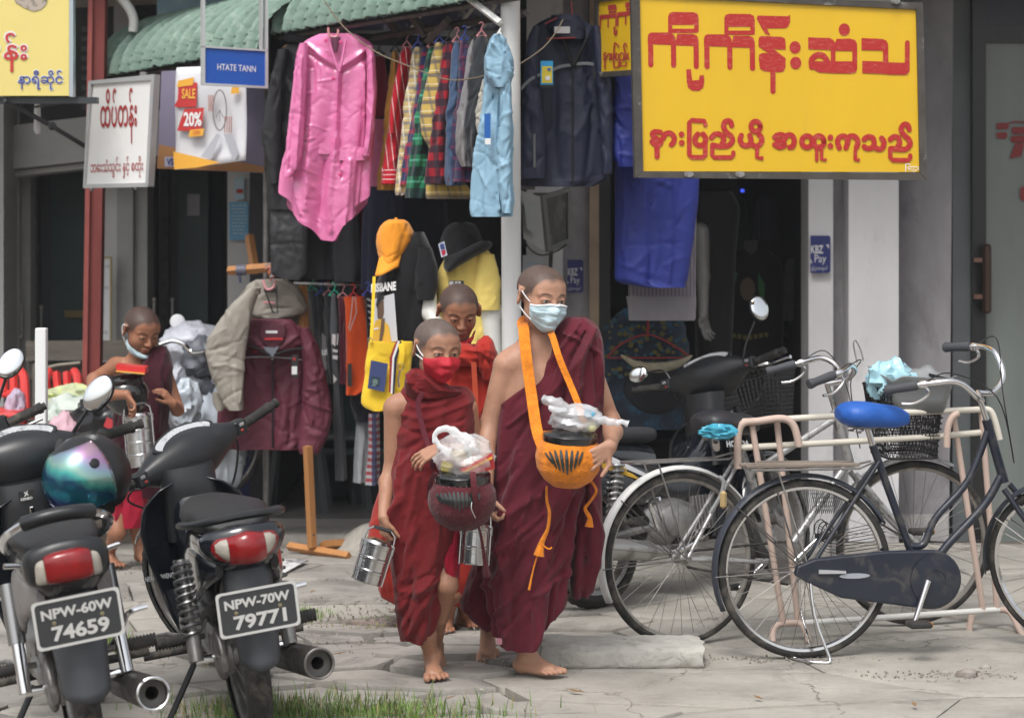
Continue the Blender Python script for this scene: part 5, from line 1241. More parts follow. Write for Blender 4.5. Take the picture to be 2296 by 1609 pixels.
tag(MB().tube(smooth_pts([W(1392,796,10.7),W(1430,818,10.65),W(1475,824,10.62),W(1520,815,10.66),W(1552,797,10.7)],8),[.004,.02,.026,.02,.004],10,flat=1).build('straw_bag_rim',mat('cream_fabric',(.26,.23,.16),rough=.9,bump=(60,.4),var=(30,.2))),'cream curved trim of a dark bag hanging behind the parked motorcycle','bag trim')
t=thing('dark_bag','dark hanging bag below the cream trim','bag',W(1470,900,10.8));MB().ell(W(1470,860,10.85),(.17,.08,.16),n=20,m=14).build('pouch',mat('bag_dark',(.012,.013,.018),rough=.8),t)
t=thing('printed_t_shirt','black t-shirt with a green, yellow and red print deep inside the shop','t-shirt',W(1680,800,12.4))
drape('body',[(560,1640,1720),(580,1610,1750),(640,1600,1760),(800,1605,1755)],12.4,cloth('c_blk',(.010,.010,.012)),t,t=.09,M=40,N=50)
pq=Plane(1600,12.28,1760,12.28)
for i,(c,q)in enumerate((((.02,.13,.04),[(1630,640),(1640,610),(1655,612),(1640,660),(1632,700),(1622,690)]),((.22,.17,.02),[(1622,655),(1636,620),(1640,640),(1630,680)]),((.25,.02,.02),[(1616,700),(1624,680),(1630,710),(1620,722)]),((.03,.12,.04),[(1700,610),(1715,640),(1712,680),(1700,650)]),((.10,.07,.045),ell_px(1676,648,17,26)))):
    mb=MB();poly_px(mb,q,pq,.001+.0006*i);mb.build('print',mat('tee_print%d'%i,c,rough=.8),t,smooth=False)
mb=MB()
for i in range(8):poly_px(mb,[(1630+i*12,744+abs(i-3.5)*-2+8),(1638+i*12,744+abs(i-3.5)*-2+8),(1638+i*12,762-abs(i-3.5)*2),(1630+i*12,762-abs(i-3.5)*2)],pq,.003)
mb.build('worn_print',mat('tee_letter',(.12,.10,.02),rough=.8),t,smooth=False)
t=thing('mannequin','dark clad mannequin with a bare grey arm inside the shop','mannequin',W(1590,800,11.9))
b=Body();b.chain([W(1570,520,11.95),W(1576,620,11.9),W(1577,705,11.85)],[.05,.036,.026]);hand(b,W(1577,705,11.85),(.15,-.1,-1),(.6,-.6,0),1,s=.95,curl=(.25,.3,.35,.4));V,Q=polygonize(b.p,.004);mb=MB();mb.add([tuple(v)for v in V],[tuple(int(i)for i in q)for q in Q]);mb.build('arm',mat('mannequin_grey',(.16,.155,.15),rough=.45),t,angle=0)
drape('clothing',[(430,1560,1640),(460,1550,1660),(560,1555,1650),(800,1560,1640)],12.05,MC['c_blk'],t,t=.12,M=30,N=40)
tag(MB().prism([W(1562,452,12),W(1625,450,12),(W(1640,455,12)),W(1600,470,12),W(1562,476,12)],(0,.02,0)).build('red_cap_brim',mat('dim_red',(.20,.01,.008),rough=.8)),'dull red cap brim hanging high inside the dark shop','cap',None)
tag(PB('blue_light',mat('blue_led',(.02,.04,.2),emit=((.05,.1,.9),.8)),None,1661,424,1669,431,12.5,.02),'tiny blue light glowing inside the dark shop','light')
tag(MB().prism([W(1668,540,12.3),W(1700,538,12.3),W(1697,560,12.3),W(1684,572,12.3),W(1672,560,12.3)],(0,.02,0)).build('shield_badge',mat('badge_dim',(.05,.045,.045),rough=.8)),'faint shield badge printed on a dark garment in the shop','badge')
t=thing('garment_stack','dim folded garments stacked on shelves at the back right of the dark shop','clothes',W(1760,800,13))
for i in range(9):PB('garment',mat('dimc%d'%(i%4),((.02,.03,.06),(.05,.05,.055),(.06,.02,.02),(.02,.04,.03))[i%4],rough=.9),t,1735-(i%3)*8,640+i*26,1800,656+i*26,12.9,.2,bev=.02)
# meter box
t=thing('meter_box','old grey metal meter box with open white door on the wall behind the tall boy','meter box',W(1225,560,11.3))
BX=mat('box_grey',(.12,.12,.115),rough=.6,dirt=((.25,.24,.22),8,.58,.5));mb=MB();mb.prism([W(1213,438,11.2),W(1276,420,11.35),W(1280,545,11.35),W(1224,566,11.2)],(0,.12,0));mb.build('case',BX,t,smooth=False)
pq=Plane(1213,11.19,1280,11.34)
mb=MB()
for q in([(1213,438),(1276,420),(1270,431),(1222,446)],[(1276,420),(1281,546),(1270,536),(1270,431)],[(1281,546),(1225,566),(1232,551),(1270,536)],[(1225,566),(1213,438),(1222,446),(1232,551)]):poly_px(mb,q,pq,.012,th=.02)
mb.build('rim',mat('box_rim',(.17,.17,.165),rough=.5,dirt=((.3,.3,.28),9,.6,.5)),t,smooth=False);mb=MB();poly_px(mb,[(1222,446),(1270,431),(1270,536),(1232,551)],pq,.004);mb.build('window',mat('dusty_glass',(.06,.06,.055),rough=.2,dirt=((.16,.16,.14),3,.5,.6)),t,smooth=False)
mb=MB();mb.prism([W(1168,427,11.05),W(1211,441,11.15),W(1221,562,11.15),W(1174,535,11.05)],(0,.02,0));dr=mb.build('door',mat('box_white',(.42,.42,.41),rough=.5),t,smooth=False)
mb=MB();mb.prism([W(1174,448,11.03),W(1199,458,11.08),W(1206,530,11.08),W(1181,512,11.03)],(0,-.004,0));mb.build('pane',mat('pale_pane',(.33,.35,.33),rough=.2),dr,smooth=False)
mb=MB();pbox(mb,1165,414,1200,424,11.2,.2);pbox(mb,1196,432,1240,440,11.28,.1);mb.build('hood_plate',BX,t,smooth=False)
tag(ptube([(1176,540,11.1),(1190,560,11.1),(1215,572,11.15),(1250,562,11.2),(1270,548,11.3)],.004,s=6,n=6).build('cable',BLACKP),'black cable looping under the meter box','cable')
tag(ptube([(1236,560,11.3),(1234,600,11.3)],.010,n=8).build('conduit',BLACKP),'short black conduit below the meter box','conduit')
poster('paper_notice','pale paper notices taped to the wall behind the tallest boy',1172,572,1218,620,11.58,mat('notice_pale',(.42,.45,.47),rough=.7),lambda t,pl:lines(t,pl,1176,590,1212,612,3,PBLUE,4))

# ---------------------------------------------------------------- mannequins in caps and t-shirts
MW=mat('mannequin_white',(.62,.62,.58),rough=.3)
t=thing('mannequin','mannequin in an orange cap and black t-shirt with white lettering','mannequin',W(900,1050,10.3))
BT=cloth('black_tee',(.009,.009,.011),bump=(20,.25,4))
drape('t_shirt',[(520,925,950,.02),(545,905,962),(570,880,972),(600,855,978),(640,843,980),(700,841,972),(770,838,955),(840,838,945)],10.3,BT,t,t=.13,sq=.85,folds=[([(940,600),(925,680),(915,760)],8,-.012),([(900,600),(930,650),(960,640)],6,.008)]+crease(850,600,960,800,20,5,.006,10,30,(30,90),24),M=90,N=80)
drape('sleeve',[(555,935,968),(600,930,982),(640,928,982),(672,934,974)],10.22,BT,t,t=.06,folds=crease(935,570,980,670,8,5,.006,0,30,(30,70),25),M=40,N=40)
b=Body();b.ell(W(908,575,10.33),(.07,.09,.11));b.cap(W(925,600,10.33),W(925,560,10.33),.05,.05);b.cap(W(925,600,10.33),W(955,600,10.25),.045);b.chain([W(955,600,10.25),W(962,700,10.22),W(990,745,10.15)],[.045,.038,.030]);V,Q=polygonize(b.p,.005);mb=MB();mb.add([tuple(v)for v in V],[tuple(int(i)for i in q)for q in Q]);mb.build('body',MW,t,angle=0)
pm=Plane(838,10.20,905,10.10);mb=MB();text_px(mb,'BRISBANE'[1:],pm,838,656,20,56,off=.02,bold=.045,tilt=-.10);mb.build('lettering',mat('tee_white',(.75,.75,.75),rough=.7),t,smooth=False)
mb=MB();poly_px(mb,[(838,672),(889,657),(897,764),(838,770)],pm,.018);mb.build('print_panel',mat('print_grey',(.50,.51,.54),rough=.7),t,smooth=False)
for i,(c,q)in enumerate((((.12,.07,.045),[(851,680),(866,672),(867,700),(862,722),(852,712)]),((.65,.38,.04),[(841,740),(848,718),(862,714),(878,730),(884,768),(841,770)]),((.02,.02,.022),[(849,682),(852,668),(866,660),(868,668),(858,676),(851,690)]),((.13,.08,.05),[(856,768),(862,715),(869,712),(868,740),(862,768)]),((.7,.7,.68),[(845,735),(856,733),(856,737),(845,739)]))):
    mb=MB();poly_px(mb,q,pm,.019+.0008*i);mb.build('print',mat('pic%d'%i,c,rough=.7),t,smooth=False)
CAPO=cloth('orange_cap_cloth',(.80,.30,.022),rough=.7)
t=thing('baseball_cap','bright orange baseball cap on the first mannequin','cap',W(886,600,10.25))
drape('crown',[(492,872,905,.03),(497,862,915),(508,852,922),(525,845,930),(545,843,926),(565,846,914),(578,850,903),(588,853,897)],10.25,CAPO,t,t=.115,sq=1.0,folds=[([(890,494),(880,530),(878,585)],3,-.004),([(905,500),(912,520),(918,540)],5,.010),([(915,505),(905,540),(898,570)],4,-.008),([(846,560),(870,578),(900,562)],2.5,-.004)],M=50,N=60)
mb=MB();rows=[]
for j in range(7):
    v=j/6;r=[]
    for i in range(17):
        u=i/16;x=850+52*u+(-7-8*math.sin(math.pi*u)*.3)*v;y=578-16*u+(44-10*abs(u-.3))*v;r.append(W(x+(-2)*v,y,10.17-.035*math.sin(math.pi*u)*v-.03*v+.03*(u-.5)))
    rows.append(r)
mb.grid(rows).build('brim',CAPO,t,thick=.004)
MB().ell(W(888,492,10.22),.009,n=10,m=8).build('button',CAPO,t)
t=thing('tote_bag','yellow tote bag with a navy panel and striped band on the first mannequin','tote bag',W(860,918,10.1))
TB=cloth('yellow_canvas',(.78,.52,.03),rough=.8);drape('bag',[(766,826,925),(775,826,926),(840,818,920),(890,810,908),(905,810,890),(915,820,872),(920,835,862)],10.1,TB,t,t=.045,sq=.6,folds=crease(820,790,910,900,14,5,.006,-10,50,(20,80),26),M=60,N=60)
pt=Plane(815,10.03,925,10.03)
for i,(nm,c,q)in enumerate((('panel',(.035,.05,.15),[(832,807),(870,815),(862,878),(824,870)]),('patch',(.01,.035,.045),[(833,843),(852,846),(850,866),(831,863)]),('band',(.28,.02,.02),[(888,764),(892,764),(880,800),(878,850),(876,880),(872,878),(874,800)]),('band',(.7,.7,.7),[(892,764),(897,764),(886,806),(883,850),(880,882),(876,881),(880,800)]),('band',(.012,.015,.03),[(897,764),(901,764),(890,808),(887,850),(884,884),(880,883),(884,804)]))):
    mb=MB();poly_px(mb,q,pt,.004+.0009*i);mb.build(nm,mat('tote_%d'%i,c,rough=.8),t,smooth=False)
mb=MB()
for y,a,c in((850,836,846),(854,835,848),(858,836,847),(862,834,843)):poly_px(mb,[(a,y),(c,y+.6),(c,y+2),(a,y+1.4)],pt,.009)
mb.build('patch_print',mat('tote_letter',(.3,.4,.36),rough=.8),t,smooth=False)
MB().tube([W(832,768,10.05),W(836,700,10.08),W(839,620,10.12)],.008,6,flat=.35,up=(0,1,0)).build('strap',TB,t);MB().tube([W(898,764,10.03),W(902,790,10.01),W(898,818,10.02)],.014,6,flat=.25,up=(0,1,0)).build('strap',TB,t)
MB().tube([W(898+7*math.cos(a),822+7*math.sin(a),10.0)for a in np.linspace(0,6.1,14)],.002,6,closed=True).tube([W(897,830,10.0),W(893,850,10.0),W(895,868,10.0)],.004,6).build('key_ring',CHROME,t)
MB().tube([W(830+5*math.cos(a),762+5*math.sin(a),10.05)for a in np.linspace(0,6.1,14)],.002,6,closed=True).build('ring',CHROME,t)
t=thing('mannequin','mannequin in a black bucket hat and plain yellow t-shirt','mannequin',W(1050,1050,10.4))
YT=cloth('yellow_tee',(.90,.70,.20),bump=(20,.25,4))
drape('t_shirt',[(548,1040,1078,.02),(560,1018,1094),(575,1000,1106),(600,985,1114),(640,977,1120),(690,976,1120),(760,978,1112),(840,980,1110)],10.4,YT,t,t=.14,sq=.85,folds=[([(1062,590),(1058,650),(1062,700)],7,-.010),([(1020,590),(1040,640),(1060,650)],7,.010)]+crease(985,600,1110,800,20,6,.006,0,30,(30,90),27),M=80,N=80)
drape('sleeve',[(570,1070,1108),(620,1060,1120),(660,1058,1122),(694,1064,1122)],10.3,YT,t,t=.07,folds=crease(1065,590,1118,690,8,5,.007,0,30,(30,70),28),M=40,N=44)
b=Body();b.ell(W(1045,570,10.42),(.08,.09,.11));b.cap(W(1050,620,10.42),W(1090,620,10.35),.05);b.chain([W(1090,620,10.35),W(1100,700,10.3),W(1108,800,10.25)],[.055,.048,.036]);b.cap(W(1050,620,10.42),W(1050,900,10.42),.09,.09);V,Q=polygonize(b.p,.005);mb=MB();mb.add([tuple(v)for v in V],[tuple(int(i)for i in q)for q in Q]);mb.build('body',MW,t,angle=0)
pm=Plane(976,10.27,1060,10.2);mb=MB();poly_px(mb,[(1008,629),(1042,629),(1042,640),(1008,640)],pm,.01);mb.build('print_panel',mat('tee_dark',(.04,.04,.05),rough=.7),t,smooth=False);mb=MB()
for x0,x1 in((1010,1019),(1022,1028),(1030,1035)):poly_px(mb,[(x0,630.5),(x1,630.5),(x1,638.5),(x0,638.5)],pm,.012)
mb.build('print',MC['tee_white'],t,smooth=False)
HT=cloth('black_hat_cloth',(.012,.012,.014),rough=.9)
t=thing('bucket_hat','black bucket hat with a small picture patch on the second mannequin','hat',W(1040,600,10.3))
drape('crown',[(498,1020,1052),(503,1006,1066),(515,996,1073),(535,988,1082),(555,986,1084),(575,992,1060),(585,996,1040)],10.32,HT,t,t=.13,sq=1,M=40,N=60,folds=crease(990,505,1080,570,8,8,.006,20,30,(30,60),29))
drape('brim',[(540,1078,1098,.02),(548,1058,1106),(560,1030,1096),(575,1000,1066),(590,994,1040),(602,995,1020),(608,1000,1012)],10.24,HT,t,t=.09,sq=1,M=30,N=60)
ph=Plane(985,10.2,1010,10.17);mb=MB();poly_px(mb,[(988,547),(1001,541),(1008,572),(995,577)],ph,.02);mb.build('patch',mat('patch_w',(.55,.6,.7),rough=.6),t,smooth=False);mb=MB();poly_px(mb,[(991,548),(1000,545),(1004,558),(994,560)],ph,.022);mb.build('patch_print',mat('patch_b',(.03,.06,.2),rough=.6),t,smooth=False);mb=MB();poly_px(mb,[(994,562),(1004,559),(1005,569),(998,574)],ph,.022);mb.build('patch_print',mat('patch_r',(.4,.02,.05),rough=.6),t,smooth=False)

# ---------------------------------------------------------------- stall at left of centre: easel, jackets, low rail
t=thing('wooden_easel','orange varnished wooden display stand holding the two jackets','stand',W(710,1240,10.95))
def plank(name,a,b,w,h,m=WOOD,parent=None):
    a,b=Vector(a),Vector(b);mb=MB();mb.tube([a,b],w*.707,4,flat=h/w,up=(0,1,0));return mb.build(name,m,parent,smooth=False)
plank('leg',W(700,1226,10.95),W(690,1000,10.9),.034,.034,parent=t);plank('foot',W(648,1224,11.05),W(782,1246,10.85),.032,.034,parent=t);plank('foot',W(724,1222,10.98),W(830,1214,11.3),.035,.04,parent=t)
plank('leg',W(572,612,11.5),W(559,528,11.6),.035,.03,parent=t);plank('leg',W(690,1000,11.2),W(678,640,11.3),.035,.03,parent=t)
plank('cross_bar',W(512,607,11.3),W(640,597,11.2),.034,.03,parent=t);MB().lathe([(.028,0),(.028,.05)],W(530,606,11.27),axis=(1,0,.05),n=14).build('tape',mat('tape_grey',(.11,.11,.15),rough=.5),t)
MB().tube([W(537,612,11.25),W(539,634,11.25)],.006,6).build('ribbon',mat('ribbon_navy',(.02,.03,.09)),t);MB().lathe([(.005,0),(.005,.01)],W(704,1198,10.88),axis=(0,-1,0),n=8).build('bolt',BLACKP,t)
t=thing('hanger_bundle','bundle of pink and grey hanger hooks tied above the beige jacket','hangers',W(607,620,11.15))
for i in range(7):
    a=i*.9;MB().tube(smooth_pts([W(607+14*math.cos(a),600+10*math.sin(a),11.15),W(612+9*math.cos(a+1),606+14*math.sin(a+1),11.1),W(606,618+i*2,11.12)],4),.007 if i<3 else .004,6).build('hook',(HP,mat('hanger_grey',(.3,.3,.31),rough=.5),mat('hanger_orange',(.4,.13,.06),rough=.5))[i%3],t)
BG=mat('beige_nylon',(.30,.275,.235),rough=.6,bump=(14,.5,6),var=(4,.12))
t=thing('beige_jacket','beige hooded jacket hanging behind the maroon jacket','jacket',W(600,1000,11.35))
drape('body',[(640,560,660),(655,540,690),(680,530,705),(760,528,708),(900,530,705),(1000,535,700)],11.4,BG,t,t=.06,pleats=[(6,.003,.012)],folds=crease(535,660,700,780,22,5,.008,0,30,(30,100),30),M=70,N=80)
drape('sleeve',[(645,560,585),(680,520,572),(720,490,560),(760,465,552),(790,460,548),(830,470,545),(870,484,545),(905,500,545),(918,512,545)],10.86,BG,t,t=.06,folds=[([(470,785),(510,775),(545,760)],4,-.008),([(560,700),(548,790),(540,900)],4,.010),([(480,820),(510,815),(545,830)],4,.008),([(500,690),(520,800),(528,900)],5,-.008)]+crease(480,700,550,900,26,4,.006,-30,40,(20,80),31),M=90,N=64)
drape('cuff',[(880,476,492),(905,478,512),(920,486,500)],10.90,BG,t,t=.03,M=14,N=24)
drape('hood',[(626,575,640),(640,552,668),(665,545,682),(690,540,690),(705,558,680),(712,580,650)],11.26,BG,t,t=.07,folds=[([(580,630),(560,670),(562,705)],4,.014),([(625,630),(660,660),(685,700)],4,.014),([(575,640),(600,690),(650,690)],5,-.012)]+crease(550,640,680,705,14,4,.006,0,50,(20,50),32),M=40,N=60)
drape('shoulder_lining',[(668,535,575),(690,532,590),(740,535,600),(764,560,640)],11.27,cloth('dotted_lining',(.20,.155,.125),dirt=((.28,.27,.11),40,.52,.8)),t,t=.03,M=30,N=36)
PB('neck_label',mat('label_black',(.015,.015,.015)),t,592,646,620,656,11.17,.003);MB().tube([W(596,656,11.15),W(612,700,11.12),W(622,702,11.1),W(620,640,11.15)],.004,6).build('strap',HB,t)
MB().tube(smooth_pts([W(590,628,11.13),W(598,648,11.12),W(612,645,11.12),W(618,628,11.13)],5),.006,8).build('hanger',HP,t);MB().tube([W(590,677,11.15),W(615,679,11.15)],.005,6).build('hanger_bar',HP,t)
MR=mat('maroon_nylon',(.105,.016,.033),rough=.66,bump=(13,.5,6),var=(4,.14))
t=thing('maroon_jacket','maroon windbreaker with a grey chest line and black swing tag','jacket',W(610,1010,11.1))
drape('body',[(722,560,655),(735,545,680),(755,538,696),(780,532,706),(850,512,700),(920,494,700),(985,488,700),(1000,492,702),(1006,500,700)],11.1,MR,t,t=.06,sq=.8,pleats=[(7,.003,.014,.3,.8)],folds=[([(616,800),(618,900),(608,1000)],4,-.008),([(620,830),(640,920),(625,1000)],8,.014),([(600,820),(590,900),(575,990)],8,.012),([(560,760),(570,850),(545,990)],8,-.012),([(665,800),(655,900),(650,990)],7,-.012)]+crease(520,760,695,990,52,4.5,.008,-12,35,(25,100),33),M=120,N=110)
drape('sleeve',[(735,670,692),(770,676,712),(830,680,728),(900,678,742),(935,674,745),(975,670,736),(1005,668,722),(1016,672,716)],11.0,MR,t,t=.06,folds=[([(700,780),(712,860),(715,930)],6,.010),([(715,800),(735,880),(730,950)],5,-.010)]+[([(676+i*8,990),(678+i*7,1014)],2.2,.007)for i in range(6)]+crease(680,770,735,990,30,4,.007,15,35,(20,80),34),M=100,N=60)
drape('sleeve',[(760,534,552),(800,520,548),(860,502,540),(920,488,530),(1000,486,520)],11.05,MR,t,t=.05,folds=crease(500,780,540,990,12,4,.007,-15,35,(20,80),35),M=60,N=40)
drape('collar',[(716,562,652),(724,556,662),(745,548,672),(770,546,682),(782,570,664)],11.0,MR,t,t=.06,folds=[([(562,722),(560,750),(600,786)],5,.014),([(650,722),(668,750),(625,786)],5,.014)]+crease(556,722,668,780,10,4,.006,0,40,(15,50),36),M=40,N=60)
drape('neck_opening',[(728,582,640),(745,580,642),(768,588,636),(778,600,622)],10.935,mat('maroon_lining',(.075,.012,.025),rough=.7),t,t=.012,M=14,N=30)
mb=MB();mb.prism([W(590,778,10.925),W(626,776,10.925),W(612,800,10.925),W(606,800,10.925)],(0,.006,0));mb.build('grey_lining',mat('grey_lin',(.14,.15,.18),rough=.7),t,smooth=False)
PB('neck_label',mat('lab_w',(.6,.6,.6),rough=.6),t,596,741,622,747,10.92,.003);MB().tube([W(594,760,10.91),W(634,760,10.91)],.005,6).tube(smooth_pts([W(594,722,10.95),W(600,737,10.94),W(615,737,10.94),W(620,722,10.95)],5),.005,6).build('hanger',HR,t)
MB().tube(smooth_pts([W(548,766,10.92),W(580,782,10.92),W(606,796,10.92)],4),.005,6).tube(smooth_pts([W(680,780,10.92),W(645,785,10.92),W(614,796,10.92)],4),.005,6).tube([W(611,796,11.02),W(611,1004,11.03)],.0045,6).build('zip',MC['zip_black'],t)
mb=MB().tube(smooth_pts([W(538,802,11.045),W(575,800,11.025),W(608,800,11.025)],4),.0035,6).tube(smooth_pts([W(612,800,11.025),W(650,803,11.025),W(690,808,11.04)],4),.0035,6);mb.build('chest_line',mat('line_grey',(.42,.42,.44),rough=.4),t)
PB('red_patch',mat('patch_red',(.30,.01,.015),rough=.6),t,565,786,578,791,11.01,.003);MB().lathe([(.006,0),(.006,.01)],W(611,804,10.97),axis=(0,-1,0),n=8).build('zip_pull',DULL,t)
tg=PB('swing_tag',MC['label_black'],t,654,795,668,846,10.93,.004);PB('tag_label',mat('tagw2',(.62,.62,.62),rough=.6),tg,654,821,666,839,10.927,.002);PB('tag_dot',MC['patch_red'],tg,657,801,663,808,10.927,.002)
MB().tube([W(552,725,11.15),W(540,750,11.1),W(546,742,11.12)],.008,6).build('hanger_end',HB,t)
# low rail with trousers and shorts
mat('white_block',(.6,.6,.6),rough=.7);mat('piping',(.45,.43,.43),rough=.6)
t=thing('low_clothes_rail','low rail behind the jackets with tightly packed hangers','rail',W(760,640,11.4));MB().tube([W(660,636,11.5),W(850,642,11.3)],.012,8).build('rail',DULL,t)
lo=[('grey_trousers','grey trousers nearest the beige jacket on the low rail','trousers',(.10,.11,.125),[(650,690,708),(720,698,724),(850,705,745),(950,712,750)],11.42,HG),
 ('black_trousers','black trousers with a grey flash and white lettering on the low rail','trousers',(.012,.012,.015),[(660,712,728),(720,712,742),(850,720,752),(960,730,762)],11.32,HBL),
 ('black_tracksuit','black track top next to the dark grey trousers with white stripes','track top',(.014,.015,.018),[(660,728,745),(720,728,752),(780,730,750),(860,738,756)],11.28,HP),
 ('striped_track_trousers','dark grey track trousers with white stripe blocks on the low rail','trousers',(.065,.07,.08),[(660,744,756),(740,742,762),(850,750,764),(960,752,770),(1075,756,775)],11.22,HG),
 ('maroon_trousers','maroon trousers beside the orange shorts','trousers',(.075,.010,.022),[(665,762,775),(760,762,780),(860,764,782)],11.20,HP),
 ('orange_shorts','bright orange shorts with grey side piping on the low rail','shorts',(.62,.075,.012),[(665,770,815),(680,772,822),(760,774,832),(850,776,832),(878,776,815),(884,778,800)],11.10,HR),
 ('patterned_trousers','black trousers with white patterned side band next to the orange shorts','trousers',(.012,.012,.014),[(660,818,832),(720,822,838),(800,826,842),(870,828,842)],11.02,HBL),
 ('dark_shorts','dark shorts below the orange ones','shorts',(.012,.014,.022),[(872,785,826),(920,792,834),(945,800,832)],11.2,HB),
 ('pale_trousers','pale grey trousers hanging lowest beside the tote bag','trousers',(.36,.38,.41),[(930,800,832),(1000,796,826),(1080,795,818)],11.25,HB),
 ('flag_shorts','shorts with red, white and navy flag print under the tote bag','shorts',(.30,.05,.06),[(925,828,850),(1000,826,850),(1085,822,848)],11.15,HB)]
for i,(nm,lab,cat,c,rw,d,hm)in enumerate(lo):
    t=thing(nm,lab,cat,W(sum(rw[-1][1:3])/2,rw[-1][0],d),group='clothes on the low rail');xa,xb=min(r[1]for r in rw),max(r[2]for r in rw)
    pt_=[((0,0,1),.034,.016,(.36,.36,.38)),((1,0,0),.06,.024,(.02,.03,.08),.9)]if nm=='flag_shorts' else None
    drape('body',rw,d,cloth('lo%d'%i,c,pat=pt_),t,t=.05,pleats=[(4,.002,.010,i)],folds=crease(xa,rw[0][0],xb,rw[-1][0],12,4,.006,0,15,(30,110),i+60),M=50,N=44)
    if rw[0][0]<700:hanger(t,(rw[0][1]+rw[0][2])/2,rw[0][0]-10,d,26,hm,12)
    pz=Plane(xa,d-.065,xb,d-.065);mb=MB()
    if nm=='striped_track_trousers':
        for q in([(745,748),(753,750),(752,776),(744,770)],[(746,782),(757,784),(757,790),(746,788)],[(746,796),(757,797),(757,806),(746,804)],[(747,838),(756,850),(748,860)],[(757,748),(759,748),(757,774),(755,772)]):poly_px(mb,q,pz,.004)
        mb.build('white_block',mat('white_block',(.6,.6,.6),rough=.7),t,smooth=False)
    if nm=='black_trousers':
        poly_px(mb,[(722,745),(735,760),(748,790),(745,818),(728,832),(722,800)],pz,.004);mb.build('grey_flash',mat('flash',(.15,.14,.15),rough=.7),t,smooth=False);mb=MB();text_px(mb,'uff',pz,722,796,18,20,off=.008,bold=.03);mb.build('lettering',MC['white_block'],t,smooth=False)
    if nm=='orange_shorts':
        stroke_px(mb,[(820,672),(826,720),(832,770),(834,830)],2,pz,.006,n=3);mb.build('piping',mat('piping',(.45,.43,.43),rough=.6),t,smooth=False);tg=PB('swing_tag',MC['label_black'],t,779,815,789,866,d-.085,.003);mb=MB();stroke_px(mb,[(792,665),(786,720),(782,735)],2,pz,.02);stroke_px(mb,[(797,665),(800,700),(785,740)],2,pz,.021);mb.build('drawstring',MC['piping'],t,smooth=False)
    if nm=='patterned_trousers':
        for j in range(9):poly_px(mb,[(822+j*1.4,668+j*14),(832+j*1.2,670+j*14),(830+j*1.2,676+j*14),(823+j*1.4,672+j*14)],pz,.004)
        mb.build('pattern',mat('patt',(.35,.35,.36),rough=.7),t,smooth=False)
# plastic stools in the shade behind the jackets
ST=mat('grey_stool',(.10,.115,.12),rough=.5)
for i,(x,d)in enumerate(((665,12.0),(765,12.2))):
    t=thing('plastic_stool',('grey plastic stool in the shade under the maroon jacket','grey plastic stool in the shade under the low rail')[i],'stool',W(x,1180,d),group='stools in the shade');b0=W(x,0,d);z0=.06
    MB().box((b0.x,d,z0+.42),(.30,.30,.03),bev=.01).build('seat',ST,t)
    for sx in(-1,1):
        for sy in(-1,1):MB().tube([(b0.x+sx*.11,d+sy*.11,z0+.42),(b0.x+sx*.16,d+sy*.16,z0)],[.022,.03],4).build('leg',ST,t)
    for sx in(-1,1):MB().box((b0.x+sx*.13,d,z0+.33),(.012,.24,.10)).build('apron',ST,t,smooth=False)
tag(MB().lathe([(.12,0),(.16,.34),(.165,.36),(.15,.36)],W(832,1150,12.3),n=24).build('waste_bin',mat('bin_dark',(.05,.055,.06),rough=.6)),'dark round bin standing behind the tote bag','bin')
t=thing('shelf','teal metal shelf unit behind the low rail','shelf',W(780,1120,12.4));PB('back_panel',mat('teal_panel',(.035,.075,.085),rough=.6,var=(3,.2)),t,690,640,850,1120,12.5,.03);PB('board',mat('teal_board',(.06,.09,.10),rough=.6),t,680,1005,860,1018,12.1,.4);PB('board',MC['teal_board'],t,690,820,850,830,12.3,.2);PB('upright',MC['teal_board'],t,790,1018,802,1140,12.2,.2)
# ---------------------------------------------------------------- motorcycles and bicycles (x forward, y to the left, z up)
def xf(mb,M):mb.v=[tuple(M@Vector(p))for p in mb.v];return mb
def loft(mb,secs,axis='x',n=20,sq=.8,sub=5):
    "sections (position, c1, c2, r1, r2): along x c=(y,z); along y c=(x,z)"
    A=np.array(secs,float);m=(len(A)-1)*sub+1;t=np.linspace(0,len(A)-1,m)
    def cub(v):
        o=[]
        for q in t:
            i=min(int(q),len(A)-2);f=q-i;p1,p2=v[i],v[i+1];p0=v[max(i-1,0)];p3=v[min(i+2,len(A)-1)]
            o.append(.5*(2*p1+(p2-p0)*f+(2*p0-5*p1+4*p2-p3)*f*f+(3*p1-p0-3*p2+p3)*f**3))
        return np.array(o)
    C=[cub(A[:,k])for k in range(5)];rows=[]
    for i in range(m):
        r=[]
        for k in range(n):
            g=2*math.pi*k/n;a,b=math.cos(g),math.sin(g);a=math.copysign(abs(a)**sq,a);b=math.copysign(abs(b)**sq,b)
            u,w=C[1][i]+max(C[3][i],.001)*a,C[2][i]+max(C[4][i],.001)*b
            r.append((C[0][i],u,w)if axis=='x' else((u,C[0][i],w)if axis=='y' else(u,w,C[0][i])))
        rows.append(r if axis!='y' else r[::-1])
    b0=len(mb.v);mb.grid(rows,closed=True);mb.f.append(tuple(b0+k for k in range(n))[::-1]);mb.f.append(tuple(b0+(m-1)*n+k for k in range(n)))
    return mb
def text3(mb,s,o,right,up,h,bold=0.0,w=None):
    v,f=text_geo(s,1.0,bold=bold);x0,x1=min(p[0]for p in v),max(p[0]for p in v);y0,y1=min(p[1]for p in v),max(p[1]for p in v);k=h/(y1-y0);kx=w/(x1-x0)if w else k
    r,u,o=Vector(right).normalized(),Vector(up).normalized(),Vector(o);mb.add([o+r*(p[0]-x0)*kx+u*(p[1]-y0)*k for p in v],f);return mb
